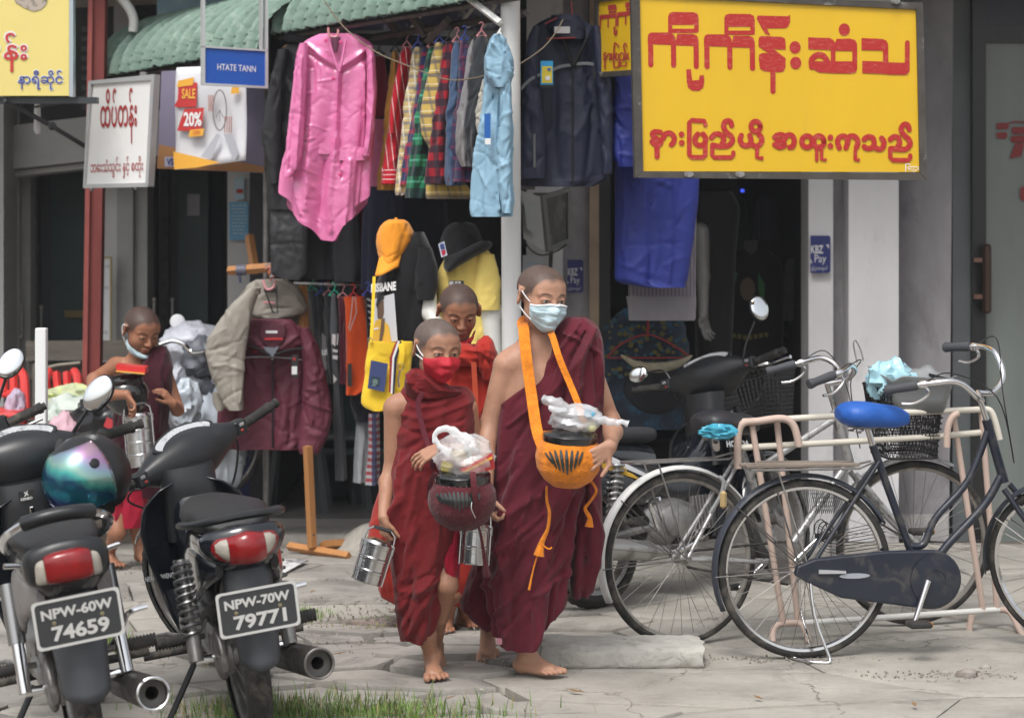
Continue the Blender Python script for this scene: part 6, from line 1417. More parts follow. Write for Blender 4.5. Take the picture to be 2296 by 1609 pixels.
def circle(c,r,n=40,axis='y',a0=0,a1=360):
    out=[]
    full=abs(a1-a0)>=360
    for k in range(n if full else n+1):
        g=R(a0+(a1-a0)*k/n);p=(math.cos(g)*r,0,math.sin(g)*r)if axis=='y' else(0,math.cos(g)*r,math.sin(g)*r);out.append(Vector(c)+Vector(p))
    return out
def helix(a,b,r,turns,wire,n=None):
    a,b=Vector(a),Vector(b);ax=(b-a).normalized();h=ax.orthogonal().normalized();q=ax.cross(h);n=n or int(turns*14)
    return MB().tube([a+(b-a)*(i/n)+(h*math.cos(2*math.pi*turns*i/n)+q*math.sin(2*math.pi*turns*i/n))*r for i in range(n+1)],wire,6)
def wheel(parent,c,Rr,w,tyre_m,rim_m,M=None,spokes=0,rimw=.018,hubr=.03,tread=False,hubw=.05):
    M=M or Matrix.Identity(4);c=Vector(c);r0=Rr-w*.75
    mb=MB();prof=[]
    n=64;rows=[]
    for k in range(n):
        g=2*math.pi*k/n;rows.append([c+Vector((math.cos(g)*rr,yy,math.sin(g)*rr))for rr,yy in((r0+.004,-rimw),(r0+.004,-rimw*1.15),(r0-rimw*.6,-rimw),(r0-rimw,0),(r0-rimw*.6,rimw),(r0+.004,rimw*1.15),(r0+.004,rimw))])
    rows.append(rows[0]);mb.grid(rows);wh=xf(mb,M).build('wheel',rim_m,parent,angle=50)
    mb=MB();rows=[];n=160 if tread else 72;m=16
    for k in range(n):
        g=2*math.pi*k/n;r=[]
        for j in range(m+1):
            a=math.pi*(-.62+1.24*j/m);rad=Rr-w/2+math.cos(a)*w/2*1.0;y=math.sin(a)*w/2
            if tread and 3<j<m-3:rad-=.0035*(1 if(k+(j if j<m/2 else m-j))%4<1.2 else 0)+(.003 if j==m//2 else 0)
            r.append(c+Vector((math.cos(g)*rad,y,math.sin(g)*rad)))
        rows.append(r)
    rows.append(rows[0]);mb.grid(rows);xf(mb,M).build('tyre',tyre_m,wh,angle=35)
    mb=MB().lathe([(hubr*.5,-hubw),(hubr,-hubw*.8),(hubr,-hubw*.6),(hubr*.6,-hubw*.5),(hubr*.6,hubw*.5),(hubr,hubw*.6),(hubr,hubw*.8),(hubr*.5,hubw)],c,axis=(0,1,0),n=20);xf(mb,M).build('hub',DULL,wh)
    sm=None
    for i in range(spokes):
        g=2*math.pi*i/spokes;sd=1 if i%2 else-1;g2=g+(.5 if(i//2)%2 else-.5)
        a=c+Vector((math.cos(g2)*hubr*.9,sd*hubw*.65,math.sin(g2)*hubr*.9));b=c+Vector((math.cos(g)*(r0-rimw*.8),0,math.sin(g)*(r0-rimw*.8)))
        xf(MB().tube([a,b],.0011,4),M).build('spoke',SPK,wh,smooth=False)
    return wh
SPK=mat('spoke',(.17,.16,.155),rough=.4,metal=.8)
LENSR=mat('red_lens',(.20,.004,.006),rough=.16,coat=.5,bump=(80,.12),var=(14,.35));LENSC=mat('clear_lens',(.36,.33,.28),rough=.1,coat=.6,bump=(90,.25));PLT=mat('plate_grey',(.045,.048,.052),rough=.5,dirt=((.12,.11,.10),9,.6,.4));PLW=mat('plate_white',(.60,.60,.58),rough=.5)
def moto(name,label,loc,heading,lean,steer,plate,st):
    t=thing(name,label,'motorcycle',loc,rot=(R(-lean),0,R(heading)))
    ax=Vector((-math.sin(R(27)),0,math.cos(R(27))));pv=Vector((.98,0,.80))
    S=Matrix.Translation(pv)@Matrix.Rotation(R(steer),4,ax)@Matrix.Translation(-pv)
    I=Matrix.Identity(4);A=st=='a';C=st=='c';S0=S;HZ=Matrix.Translation((0,0,{'a':-.09,'b':-.14,'c':0}[st]));LZ=Matrix.Translation((0,0,{'a':.065,'b':.048,'c':0}[st]))
    wheel(t,(0,0,.29),.29,.080,RUBBER,DULL,tread=True,rimw=.025,hubr=.06,hubw=.07,spokes=0 if A else 28)
    wheel(t,(1.22,0,.28),.28,.070,RUBBER,DULL,M=S,tread=True,rimw=.022,hubr=.055,hubw=.05,spokes=28)
    B=lambda nm,mb,m,par=None,M=None,**k:(xf(mb,M)if M is not None else mb).build(nm,m,par or t,**k)
    # rear end
    B('seat',loft(MB(),[(-.30,0,.725,.06,.015),(-.26,0,.735,.10,.032),(-.10,0,.740,.125,.046),(.08,0,.728,.125,.045),(.25,0,.72,.11,.04),(.42,0,.715,.07,.035),(.47,0,.72,.03,.015)],sq=.75),mat('seat_vinyl',(.012,.012,.013),rough=.5,bump=(150,.3,2))if not C else mat('seat_mesh',(.035,.035,.04),rough=.8,bump=(260,.9,1)))
    B('tail_cowl',loft(MB(),[(-.40,0,.655,.05,.02),(-.36,0,.66,.09,.05),(-.25,0,.67,.12,.06),(-.05,0,.655,.125,.075),(.2,0,.62,.11,.08),(.40,0,.58,.08,.09)],sq=.7),GLOSS if not A else mat('tail_paint',(.02,.02,.022),rough=.25,coat=.4,dirt=((.15,.13,.12),8,.55,.6)))
    for s in(-1,1):B('side_cover',loft(MB(),[(-.36,s*.085,.62,.012,.02),(-.2,s*.118,.60,.014,.06),(.05,s*.122,.55,.016,.095),(.25,s*.11,.50,.014,.085),(.40,s*.09,.50,.01,.03)],sq=.8,n=16),GLOSS if not A else mat('side_silver',(.20,.185,.18),rough=.4,dirt=((.12,.10,.09),6,.5,.6)))
    mb=MB();rows=[]
    for i in range(13):
        v=i/12;z=.63-.30*v;x=-.365-.085*v+.03*v*v;hw=.078-.018*v+(.006 if A else 0);r=[]
        for j in range(11):
            u=j/5-1;r.append((x+.035*u*u+.02*abs(u)**4,u*hw,z+(.02*(1-u*u)if v==0 else-.018*(1-u*u)*(v>.9))))
        rows.append(r)
    if not C:mb.grid(rows);B('rear_mudguard',mb,GREYP,thick=.004)
    else:B('rear_mudguard',mb.grid(rows),BLACKP,thick=.004)
    if A:
        B('tail_lamp',loft(MB(),[(-.065,-.405,.635,.03,.026),(-.062,-.408,.635,.034,.038),(-.03,-.418,.638,.036,.044),(.03,-.418,.638,.036,.044),(.062,-.408,.635,.034,.038),(.065,-.405,.635,.03,.026)],'y',sq=.55),LENSR,M=LZ)
        for s in(-1,1):B('indicator',loft(MB(),[(s*.066,-.400,.63,.03,.036),(s*.085,-.385,.628,.03,.034),(s*.108,-.350,.622,.02,.022)],'y',sq=.7),LENSC,M=LZ)
        B('lamp_surround',loft(MB(),[(-.118,-.34,.635,.03,.03),(-.10,-.37,.64,.03,.05),(-.05,-.385,.645,.03,.060),(0,-.388,.647,.03,.062),(.05,-.385,.645,.03,.060),(.10,-.37,.64,.03,.05),(.118,-.34,.635,.03,.03)],'y',sq=.8),BLACKP,M=LZ)
        for s in(-1,1):B('grab_rail',MB().tube(smooth_pts([(.05,s*.135,.70),(-.10,s*.15,.74),(-.25,s*.145,.79),(-.32,s*.095,.825)],5),.012,8),CHROME)
        B('grab_pad',MB().tube(smooth_pts([(-.32,-.097,.825),(-.345,-.05,.835),(-.35,0,.838),(-.345,.05,.835),(-.32,.097,.825)],5),.021,10),BLACKP)
        for s in(-1,1):B('rail_bolt',MB().cyl((-.25,s*.12,.70),(-.26,s*.165,.71),.008),CHROME)
    else:
        B('tail_lamp',loft(MB(),[(-.055,-.40,.632,.03,.040),(-.03,-.415,.634,.034,.046),(0,-.42,.636,.036,.050),(.03,-.415,.634,.034,.046),(.055,-.40,.632,.03,.040)],'y',sq=.8),LENSR,M=LZ)
        for s in(-1,1):
            B('indicator',loft(MB(),[(s*.056,-.397,.636,.03,.034),(s*.075,-.385,.640,.03,.028),(s*.092,-.368,.644,.026,.018)],'y',sq=.8),LENSC,M=LZ);B('lamp_end',loft(MB(),[(s*.052,-.385,.636,.03,.042),(s*.085,-.37,.64,.03,.034),(s*.118,-.335,.648,.02,.012)],'y',sq=.9),LENSR,M=LZ)
        B('lamp_surround',loft(MB(),[(-.128,-.315,.652,.03,.018),(-.10,-.35,.645,.03,.045),(-.05,-.375,.64,.03,.058),(0,-.385,.64,.03,.062),(.05,-.375,.64,.03,.058),(.10,-.35,.645,.03,.045),(.128,-.315,.652,.03,.018)],'y',sq=.9),GLOSS,M=LZ)
        B('grab_rail',MB().tube(smooth_pts([(.10,-.125,.70),(-.10,-.150,.735),(-.27,-.135,.755),(-.345,-.075,.768),(-.36,0,.772),(-.345,.075,.768),(-.27,.135,.755),(-.10,.150,.735),(.10,.125,.70)],6),.015,10,flat=.8),BLACKP)
    if plate:
        n_=Vector((-1,0,-.10)).normalized();up=Vector((-.10,0,1)).normalized();ry=Vector((0,-1,0));pc=Vector((-.462,0,.485+{'a':.075,'b':.02,'c':0}[st]))
        def rect3(hw,hh,off):return[pc+n_*off+ry*a+up*b for a,b in rrect(-hw,-hh,hw,hh,.012,3)]
        pl=B('number_plate',MB().prism(rect3(.118,.066,.002),n_*-.004),PLT,smooth=False);mb=MB();o,i_=rect3(.121,.069,.0035),rect3(.113,.061,.0035);k=len(o)
        mb.add(o+i_,[(a,(a+1)%k,k+(a+1)%k,k+a)for a in range(k)]);mb.build('plate_border',PLW,pl,smooth=False)
        mb=MB();text3(mb,plate[0],pc+n_*.004-ry*.098+up*.014,ry,up,.030,bold=.035,w=.196);mb.build('lettering',PLW,pl,smooth=False)
        mb=MB();text3(mb,plate[1],pc+n_*.004-ry*.076-up*.050,ry,up,.044,bold=.035,w=.158);mb.build('lettering',PLW,pl,smooth=False)
        for s in(-1,1):MB().lathe([(.006,0),(.006,.003),(.003,.004)],pc+ry*s*.066+up*.002+n_*.003,axis=n_,n=12).build('plate_bolt',mat('brass_bolt',(.35,.30,.18),rough=.4,metal=.6),pl)
    # suspension, drive, exhaust
    for s in(-1,1):
        a,b=(-.01,s*.150,.29),(.085,s*.145,.60)
        if A:B('shock_absorber',MB().cyl(a,Vector(a).lerp(Vector(b),.5),.020),CHROME);B('shock_cover',MB().cyl(Vector(a).lerp(Vector(b),.45),b,.027),mat('shock_silver',(.35,.35,.35),rough=.25,metal=.9))
        else:
            B('shock_absorber',MB().cyl(a,b,.014).cyl(a,Vector(a).lerp(Vector(b),.25),.024),DULL);B('spring',helix(Vector(a).lerp(Vector(b),.24),b,.029,10,.0065),mat('spring_steel',(.16,.16,.165),rough=.35,metal=.7)if not C else mat('spring_chrome',(.5,.5,.5),rough=.25,metal=.9))
        B('swing_arm',MB().tube([(.02,s*.085,.29),(.45,s*.085,.33)],.020,8),DULL);B('axle_nut',MB().cyl((0,s*.08,.29),(0,s*.15,.29),.014),CHROME)
        B('footrest_bar',MB().tube([(.12,s*.10,.34),(.10,s*.17,.345)],.010,8),DULL)
        mb=MB().lathe([(.018,0),(.018,.095)],(.10,s*.165,.345),axis=(0,s,0),n=12)
        for q in range(9):mb.lathe([(.0215,.006+q*.0105),(.0215,.011+q*.0105)],(.10,s*.165,.345),axis=(0,s,0),n=12)
        B('footrest',mb,RUBBER)
    B('chain_case',loft(MB(),[(-.10,.075,.29,.012,.03),(-.05,.075,.30,.020,.075),(.03,.075,.31,.020,.075),(.2,.07,.32,.016,.05),(.42,.06,.33,.016,.045)],sq=.8),mat('case_alloy',(.20,.19,.185),rough=.35,metal=.7,dirt=((.10,.085,.07),10,.48,.8)))
    B('brake_drum',MB().lathe([(.03,0),(.075,.01),(.075,.035),(.06,.045)],(0,-.035,.29),axis=(0,-1,0),n=24),DULL)
    m0=Vector((-.30,-.185,.275));m1=Vector((.22,-.145,.215));axm=(m0-m1).normalized()
    B('muffler',MB().lathe([(.022,-.62),(.028,-.55),(.044,-.50),(.048,-.1),(.049,-.01),(.049,.0),(.041,.003),(.039,-.02),(.020,-.022),(.018,-.06)],m0,axis=axm,n=28,cap=False),mat('muffler_'+st,(.09,.085,.08)if not C else(.42,.41,.40),rough=.4,metal=.7,dirt=((.13,.11,.09),8,.5,.6)))
    B('muffler_rim',MB().tube(circle((0,0,0),.045,28,'x'),.0045,6,closed=True),CHROME if A else mat('muffler_edge',(.16,.15,.14),rough=.45,metal=.6),M=Matrix.Translation(m0)@Vector((1,0,0)).rotation_difference(axm).to_matrix().to_4x4())
    B('exhaust_pipe',MB().tube(smooth_pts([(.22,-.145,.215),(.42,-.12,.20),(.60,-.06,.24),(.66,-.02,.34)],6),.018,10),CHROME)
    B('engine',loft(MB(),[(.28,0,.33,.09,.08),(.36,0,.33,.115,.10),(.50,0,.33,.115,.10),(.60,0,.33,.09,.07)],sq=.6),DULL);B('cylinder',MB().box((.66,0,.35),(.16,.13,.12),bev=.02),DULL)
    mb=MB();
    for q in range(6):mb.box((.60+q*.022,0,.35),(.008,.16,.15))
    mb.build('cooling_fin',DULL,t,smooth=False);B('clutch_cover',MB().lathe([(.075,0),(.07,.02),(.05,.03)],(.42,-.11,.33),axis=(0,-1,0),n=24),DULL);B('gear_cover',MB().lathe([(.065,0),(.06,.02),(.04,.03)],(.40,.11,.32),axis=(0,1,0),n=24),DULL)
    B('side_stand',MB().tube([(.40,.10,.22),(.34,.26,-.01)],.011,8),BLACKP);B('kick_lever',MB().tube(smooth_pts([(.30,-.13,.30),(.24,-.17,.36),(.20,-.20,.42),(.20,-.26,.43)],4),.009,8),CHROME);B('gear_pedal',MB().tube([(.52,.12,.27),(.66,.16,.26),(.66,.20,.26)],.008,8),DULL)
    B('rider_footrest',MB().cyl((.45,-.27,.24),(.45,.27,.24),.014),RUBBER)
    # leg shield, spine, steering
    mb=MB();rows=[]
    for i in range(25):
        z=.755-.535*i/24;hw=float(np.interp(z,[.22,.30,.42,.52,.60,.68,.73,.755],[.10,.13,.16,.185,.195,.175,.12,.06]));r=[]
        for j in range(21):
            u=j/10-1;xx=.84-.08*abs(u)**2.2-.10*max(0,.45-z)*1+.05*(z-.5);r.append((xx,u*hw,z))
        rows.append(r)
    B('leg_shield',mb.grid(rows),GLOSS,thick=.006)
    B('spine_cover',loft(MB(),[(.38,0,.53,.06,.10),(.52,0,.47,.065,.10),(.68,0,.50,.075,.13),(.80,0,.58,.08,.16)],sq=.7),GLOSS)
    B('steering_cover',loft(MB(),[(.55,.80,0,.05,.10),(.66,.82,0,.06,.098),(.74,.83,0,.065,.10),(.88 if C else .80,.85,0,.07,.10)],'z',sq=.7),BLACKP)
    B('lock_plate',MB().prism([(.755,-.125+a,.64+b)for a,b in rrect(-.022,-.032,.022,.032,.02,4)],(-.006,0,0)),CHROME);B('lock',MB().lathe([(.009,0),(.009,.006)],(.747,-.125,.652),axis=(-1,0,0),n=12),BLACKP)
    mb=MB()
    if C:text3(mb,'HONDA',(.70,-.232,.62),(1,-.1,-.05),(0,0,1),.028,bold=.03)
    else:text3(mb,'NEW-ZHIWENC',(.772,.20,.43),(0,-1,0),(0,0,1),.018,bold=.02,w=.10)
    mb.build('lettering',mat('decal_white',(.55,.56,.58),rough=.5),t,smooth=False)
    for s in(-1,1):
        B('fork_leg',MB().cyl((1.22,s*.075,.28),(1.05,s*.075,.62),.018).cyl((1.05,s*.06,.62),(.97,s*.06,.80),.015),BLACKP,M=S)
    mb=MB();rows=[]
    for i in range(21):
        a=R(178-128*i/20);r=[]
        for j in range(9):
            u=j/4-1;r.append((1.22+math.cos(a)*(.315-.03*abs(u)**3),u*.052,.28+math.sin(a)*(.315-.03*abs(u)**3)))
        rows.append(r)
    B('front_mudguard',mb.grid(rows),GLOSS,thick=.004,M=S)
    S=S0@HZ
    cowl=B('handlebar_cowl',loft(MB(),[(-.235,.905,.965,.022,.024),(-.20,.91,.965,.035,.035),(-.13,.925,.960,.070,.066),(-.06,.94,.952,.100,.092),(0,.945,.950,.110,.100),(.06,.94,.952,.100,.092),(.13,.925,.960,.070,.066),(.20,.91,.965,.035,.035),(.235,.905,.965,.022,.024)],'y',n=28,sq=.85),BLACKP,M=S)
    # instrument: faces back and up
    nn=Vector((-.55,0,.83)).normalized();uu=Vector((.83,0,.55)).normalized();oc=Vector((.905,0,1.030))
    def El(a,b,off,n=28,sy=1):return[oc+nn*off+Vector((0,-1,0))*a*math.cos(2*math.pi*k/n)*(1)+uu*b*math.sin(2*math.pi*k/n)*(1-.25*abs(math.cos(2*math.pi*k/n)))for k in range(n)]
    B('instrument_bezel',MB().prism(El(.135,.062,.004),nn*-.03),BLACKP,cowl,M=S);ins=MB().add(El(.122,.052,.0055),[tuple(range(28))]);B('instrument',ins,mat('dial_glass',(.42,.43,.44),rough=.10,coat=.5,dirt=((.10,.10,.11),30,.52,.8)),cowl,M=S,smooth=False)
    mb=MB()
    for k in range(13):
        g=math.pi*(.05+.9*k/12);c_,s_=math.cos(g),math.sin(g);p=[oc+nn*.0065+Vector((0,-1,0))*(a*c_+b*s_)+uu*(a*.52*s_-b*c_-.012)for a,b in((.062,-.0012),(.078,-.0012),(.078,.0012),(.062,.0012))];mb.add(p,[(0,1,2,3)])
    text3(mb,'20 40 60 80 100',oc+nn*.0065+Vector((0,.07,0))-uu*.012,(0,-1,0),uu,.008)
    B('dial_marks',mb,mat('dial_white',(.7,.7,.7),rough=.5),cowl,M=S,smooth=False)
    B('dial_needle',MB().box(oc+nn*.0072-uu*.022,(.003,.04,.003)),mat('dial_red',(.5,.04,.02),rough=.5),cowl,M=S,smooth=False)
    for s in(-1,1):
        mb=MB().lathe([(.0165,0),(.0185,.004),(.0175,.02),(.0175,.115),(.020,.12),(.020,.132),(.014,.134),(.014,.15),(.017,.152),(.017,.165)],(.905,s*.255,.966),axis=(-.06,s,.10),n=16)
        for q in range(10):mb.lathe([(.0188,.026+q*.009),(.0188,.030+q*.009)],(.905,s*.255,.966),axis=(-.06,s,.10),n=12)
        B('grip',mb,RUBBER,M=S);sw=B('switch_box',MB().box((.90,s*.228,.968),(.055,.052,.055),bev=.008),BLACKP,M=S)
        B('switch',MB().box((.871,s*.228,.978),(.006,.02,.012),bev=.002),mat('switch_grey',(.25,.25,.25),rough=.5),sw,M=S);B('switch',MB().box((.871,s*.222,.958),(.006,.012,.008),bev=.002),mat('switch_red',(.35,.03,.02),rough=.5),sw,M=S)
    B('brake_lever',MB().tube(smooth_pts([(.93,-.225,.960),(.985,-.27,.952),(.975,-.36,.955),(.97,-.40,.955)],5),[.009,.008,.006,.009],8),CHROME if not A else DULL,M=S)
    for k_,(bx,by,bz)in enumerate(((.775,.04,.72),(.775,-.04,.72),(.70,.0,.64),(-.30,.10,.70),(-.30,-.10,.70),(.875,.08,.93),(.875,-.08,.93))):B('screw',MB().lathe([(.006,0),(.006,.003),(.003,.004)],(bx,by,bz),axis=(-1,0,.2),n=10),DULL,M=(S if k_>4 else None))
    B('cable',MB().tube(smooth_pts([(.93,.22,.95),(.985,.25,.90),(.98,.14,.80),(.96,.05,.72)],6),.004,6),RUBBER,M=S)
    B('cable',MB().tube(smooth_pts([(.93,-.22,.95),(.97,-.24,.88),(.96,-.16,.78),(.95,-.05,.74)],6),.0045,6),RUBBER,M=S);B('warning_label',MB().prism([(.868+.0,-.05-a,.905+b)for a,b in((0,0),(.06,.004),(.06,.014),(0,.010))],(-.002,0,0)),PLW,M=S,smooth=False)
    if C:
        mb=MB();bt,bb=[(1.10,-.17),(1.40,-.17),(1.40,.17),(1.10,.17)],[(1.13,-.12),(1.36,-.12),(1.36,.12),(1.13,.12)];
        def ring(f):return[Vector((a[0]+(b[0]-a[0])*f,a[1]+(b[1]-a[1])*f,.95-.24*f))for a,b in zip(bt,bb)]
        def along(P,Q,n):return[P+(Q-P)*i/n for i in range(n+1)]
        for q in range(13):P=ring(q/12);mb.tube(P,.0028 if q%12 else .005,4,closed=True)
        for e in range(4):
            T,Bq=ring(0),ring(1)
            for i in range(14):mb.tube([T[e]+(T[(e+1)%4]-T[e])*i/14,Bq[e]+(Bq[(e+1)%4]-Bq[e])*i/14],.0028,4)
        for i in range(8):mb.tube([(1.13+.23*i/7,-.12,.71),(1.13+.23*i/7,.12,.71)],.0028,4)
        B('basket',mb,mat('basket_black',(.02,.02,.022),rough=.5),M=S)
        for s,m_ in((-1,'mirror_right'),(1,'mirror_left')):
            bs=[(.89,s*.20,.985),(.90,s*.23,1.06),(.93,s*.28,1.15)]if s<0 else[(.89,s*.20,.985),(.90,s*.24,1.04),(.90,s*.34,1.05)]
            mr=B('mirror_stem',MB().tube(smooth_pts(bs,4),.005,6),BLACKP,M=S);c=Vector(bs[-1])+Vector((0,s*.035,.05 if s<0 else .0))
            rot=Matrix.Rotation(R(10 if s>0 else 68),3,'Z')
            B('mirror_shell',MB().ell(c,(.014,.052,.060 if s<0 else .040),rot=rot),BLACKP,mr,M=S);B('mirror_glass',MB().ell(c+rot@Vector((-.008,0,0)),(.008,.048,.055 if s<0 else .036),rot=rot),mat('mirror',(.8,.82,.84),rough=.03,metal=1),mr,M=S)
        B('cream_label',MB().prism([(.856,.02-a,.84+b)for a,b in((0,0),(.05,.02),(.05,.045),(0,.025))],(-.002,0,0)),PLW,smooth=False)
        B('decal',MB().prism([(.02,-.139,.62),(.34,-.128,.50),(.30,-.130,.53),(.0,-.139,.66)],(0,-.003,0)),mat('decal_w2',(.6,.6,.62),rough=.4),smooth=False);B('decal',MB().prism([(-.04,-.137,.60),(.22,-.134,.52),(.18,-.134,.55),(-.04,-.137,.625)],(0,-.004,0)),mat('decal_y',(.55,.32,.02),rough=.4),smooth=False)
        mb=MB();text3(mb,'WAVE 100',(-.04,-.143,.60),(1,0,-.30),(.3,0,1),.030,bold=.03);mb.build('lettering',mat('decal_y',(.55,.32,.02)),t,smooth=False)
    return t,S
# rear pair, seen from behind
def rear_at(x,d):p=W(x,508.5,d);return(p.x,d,0)
tB,SB=moto('motorcycle','black motorcycle with number plate 79771 right of the other one at front left',rear_at(574,7.0),106,8,30,('NPW-70W','79771'),'b')
tA,SA=moto('motorcycle','black motorcycle with number plate 74659 and chrome rear rails at the left edge',rear_at(206,6.55),107,9,5,('NPW-60W','74659'),'a')
tC,SC_=moto('motorcycle','dark motorcycle with a front basket parked behind the bicycles and the tallest boy',rear_at(1338,9.45),43,10,12,None,'c')
def mirror(parent,S,s,top,yaw,sz,glass):
    st=[(.90,s*.19,.99),(.905,s*.20,1.04),(.925,s*.235,1.12)];
    mr=xf(MB().tube([st[0],st[1]],.010,8).tube(smooth_pts([st[1],st[2],top],4),.006,8),S).build('mirror_stem',BLACKP,parent);c=Vector(top)+Vector((0,s*.012,.055));rot=Matrix.Rotation(R(yaw),3,'Z')@Matrix.Rotation(R(-28*s),3,'X')
    xf(MB().ell(c,(.022,.052*sz,.075*sz),rot=rot,n=24,m=16),S).build('mirror_shell',BLACKP,mr);xf(MB().ell(c+rot@Vector((-.014,0,0)),(.009,.047*sz,.070*sz),rot=rot,n=24,m=16),S).build('mirror_glass',glass,mr)
MG=mat('mirror',(.8,.82,.84),rough=.03,metal=1)
IA=tA.matrix_basis.inverted()
def wmirror(parent,base,c,rx,rz,tilt,yaw,glass,M,up=0):
    P=smooth_pts([W(*base),W(*base).lerp(W(*c),.3)+Vector((-.005,0,0)),W(*c)],4);mr=xf(MB().tube(P,[.009,.006,.006],8),M).build('mirror_stem',BLACKP,parent);rot=Matrix.Rotation(R(-up),3,'X')@Matrix.Rotation(R(tilt),3,'Y')@Matrix.Rotation(R(yaw),3,'Z')
    xf(MB().ell(W(*c),(rx,.022,rz),rot=rot,n=28,m=18),M).build('mirror_shell',BLACKP,mr);xf(MB().ell(W(*c)+rot@Vector((0,-.013,0)),(rx*.92,.010,rz*.93),rot=rot,n=28,m=18),M).build('mirror_glass',glass,mr)
wmirror(tA,(157,985,7.45),(222,882,7.4),.046,.070,34,-12,MG,IA)
th=thing('motorcycle','handlebar with rubber grip and bright mirror of a motorcycle cut off by the left edge','motorcycle',W(0,960,8.2));I4=Matrix.Translation(-Vector((0,0,0)))
wmirror(th,(-8,925,8.2),(24,815,8.2),.045,.064,32,8,MG,I4,20);g0,g1=W(18,948,8.15),W(102,909,8.2);mb=MB().lathe([(.0165,0),(.0185,.004),(.0175,.02),(.0175,.115),(.021,.12),(.021,.135),(.014,.137),(.014,.15)],g0,axis=g1-g0,n=16)
for q in range(10):mb.lathe([(.0188,.026+q*.009),(.0188,.030+q*.009)],g0,axis=g1-g0,n=12)
mb.build('grip',RUBBER,th);MB().box(W(-2,955,8.15),(.07,.06,.07),rot=Euler((0,-.4,0)),bev=.01).build('switch_box',BLACKP,th);MB().tube(smooth_pts([W(0,975,8.1),W(50,958,8.08),W(95,938,8.1)],4),.006,8).build('brake_lever',DULL,th)
# logo label and key on the left one
kp=Vector((.80,.0,.85))
xf(MB().prism([(.752,.035-a,.745+b)for a,b in((0,0),(.055,0),(.055,.035),(0,.035))],(-.002,0,0)),Matrix.Identity(4)).build('logo_label',mat('label_black',(.015,.015,.015)),tA,smooth=False)
mb=MB();text3(mb,'KENBO',(.749,.030,.749),(0,-1,0),(0,0,1),.009,bold=.04);text3(mb,'X',(.749,.018,.761),(0,-1,0.2),(0,0,1),.014,bold=.06);mb.build('lettering',PLW,tA,smooth=False)
MB().box((.748,.0,.70),(.006,.014,.05),bev=.003).build('key',CHROME,tA)
# helmet hanging on the left motorcycle
hc=W(198,1068,7.25)
t=thing('helmet','black motorcycle helmet with an iridescent rainbow visor hanging on the left motorcycle','helmet',hc)
rotH=Matrix.Rotation(R(228),3,'Z')@Matrix.Rotation(R(16),3,'Y')@Matrix.Rotation(R(12),3,'X')
def hel(mb,f,n=64,m=44,rx=.148,ry=.125,rz=.140):
    rows=[]
    for j in range(m+1):
        el=R(-58+148*j/m);r=[]
        for i in range(n):
            az=2*math.pi*i/n;x,y,z=math.cos(el)*math.cos(az),math.cos(el)*math.sin(az),math.sin(el);k=f(az if az<math.pi else az-2*math.pi,el)
            q=Vector((x*rx*k,y*ry*k,z*rz*k+(-.02*max(0,-z)if x>0 else 0)));r.append(hc+rotH@q)
        rows.append(r)
    return mb.grid(rows,closed=True)
def fshell(az,el):return 1+(.012 if(abs(abs(az)-1.15)<.06 and el>-.3)else 0)-(.03 if(abs(az)<1.05 and-.45<el<.55)else 0)+.012*(1 if(.52<el<.60)else 0)
hel(MB(),fshell).build('shell',mat('helmet_black',(.012,.012,.013),rough=.32,bump=(90,.06)),t,angle=30)
mv=mat('rainbow_visor',(.3,.3,.3),rough=.10,metal=.7)
nt=mv.node_tree;b_=nt.nodes['Principled BSDF'];tcn=nd(nt,'ShaderNodeTexCoord');sx=nd(nt,'ShaderNodeVectorMath',operation='DOT_PRODUCT');sx.inputs[1].default_value=(.35,0,1.0);nt.links.new(tcn.outputs['Object'],sx.inputs[0])
nz=nd(nt,'ShaderNodeTexNoise');nz.inputs['Scale'].default_value=9;nt.links.new(tcn.outputs['Object'],nz.inputs['Vector']);ma=nd(nt,'ShaderNodeMath',operation='MULTIPLY_ADD');ma.inputs[1].default_value=3.0;nt.links.new(sx.outputs['Value'],ma.inputs[0]);mz=nd(nt,'ShaderNodeMath',operation='MULTIPLY_ADD');mz.inputs[1].default_value=.35;mz.inputs[2].default_value=.36;nt.links.new(nz.outputs[0],mz.inputs[0]);nt.links.new(mz.outputs[0],ma.inputs[2])
cr=nd(nt,'ShaderNodeValToRGB');nt.links.new(ma.outputs[0],cr.inputs[0]);e=cr.color_ramp.elements;e[0].position=0;e[0].color=(.01,.01,.05,1);e[1].position=1;e[1].color=(.50,.40,.22,1)
for p,c in((.22,(.01,.02,.12)),(.34,(.01,.16,.22)),(.44,(.02,.08,.16)),(.53,(.06,.32,.28)),(.62,(.26,.42,.36)),(.72,(.25,.36,.44)),(.82,(.40,.24,.42)),(.95,(.50,.36,.30))):
    q=e.new(p);q.color=(*c,1)
nt.links.new(cr.outputs[0],b_.inputs['Base Color'])
mb=MB();rows=[]
for j in range(23):
    el=R(-46+98*j/22);r=[]
    for i in range(33):
        az=R(-92+184*i/32);x,y,z=math.cos(el)*math.cos(az),math.cos(el)*math.sin(az),math.sin(el);k=1.035
        r.append(hc+rotH@Vector((x*.152*k,y*.127*k,z*.138*k)))
    rows.append(r)
mb.grid(rows).build('visor',mv,t,thick=.003)
for s in(-1,1):MB().lathe([(.017,0),(.016,.008),(.006,.011)],hc+rotH@Vector((.04,s*.118,.045)),axis=rotH@Vector((.15,s,.2)),n=20).build('visor_pivot',MC['helmet_black'],t)
for i in range(4):
    MB().box(hc+rotH@Vector((-.06+i*.022,-.118+i*.001,.058+i*.010)),(.010,.004,.014),rot=rotH,bev=.001).build('vent',mat('vent_black',(.004,.004,.004)),t)
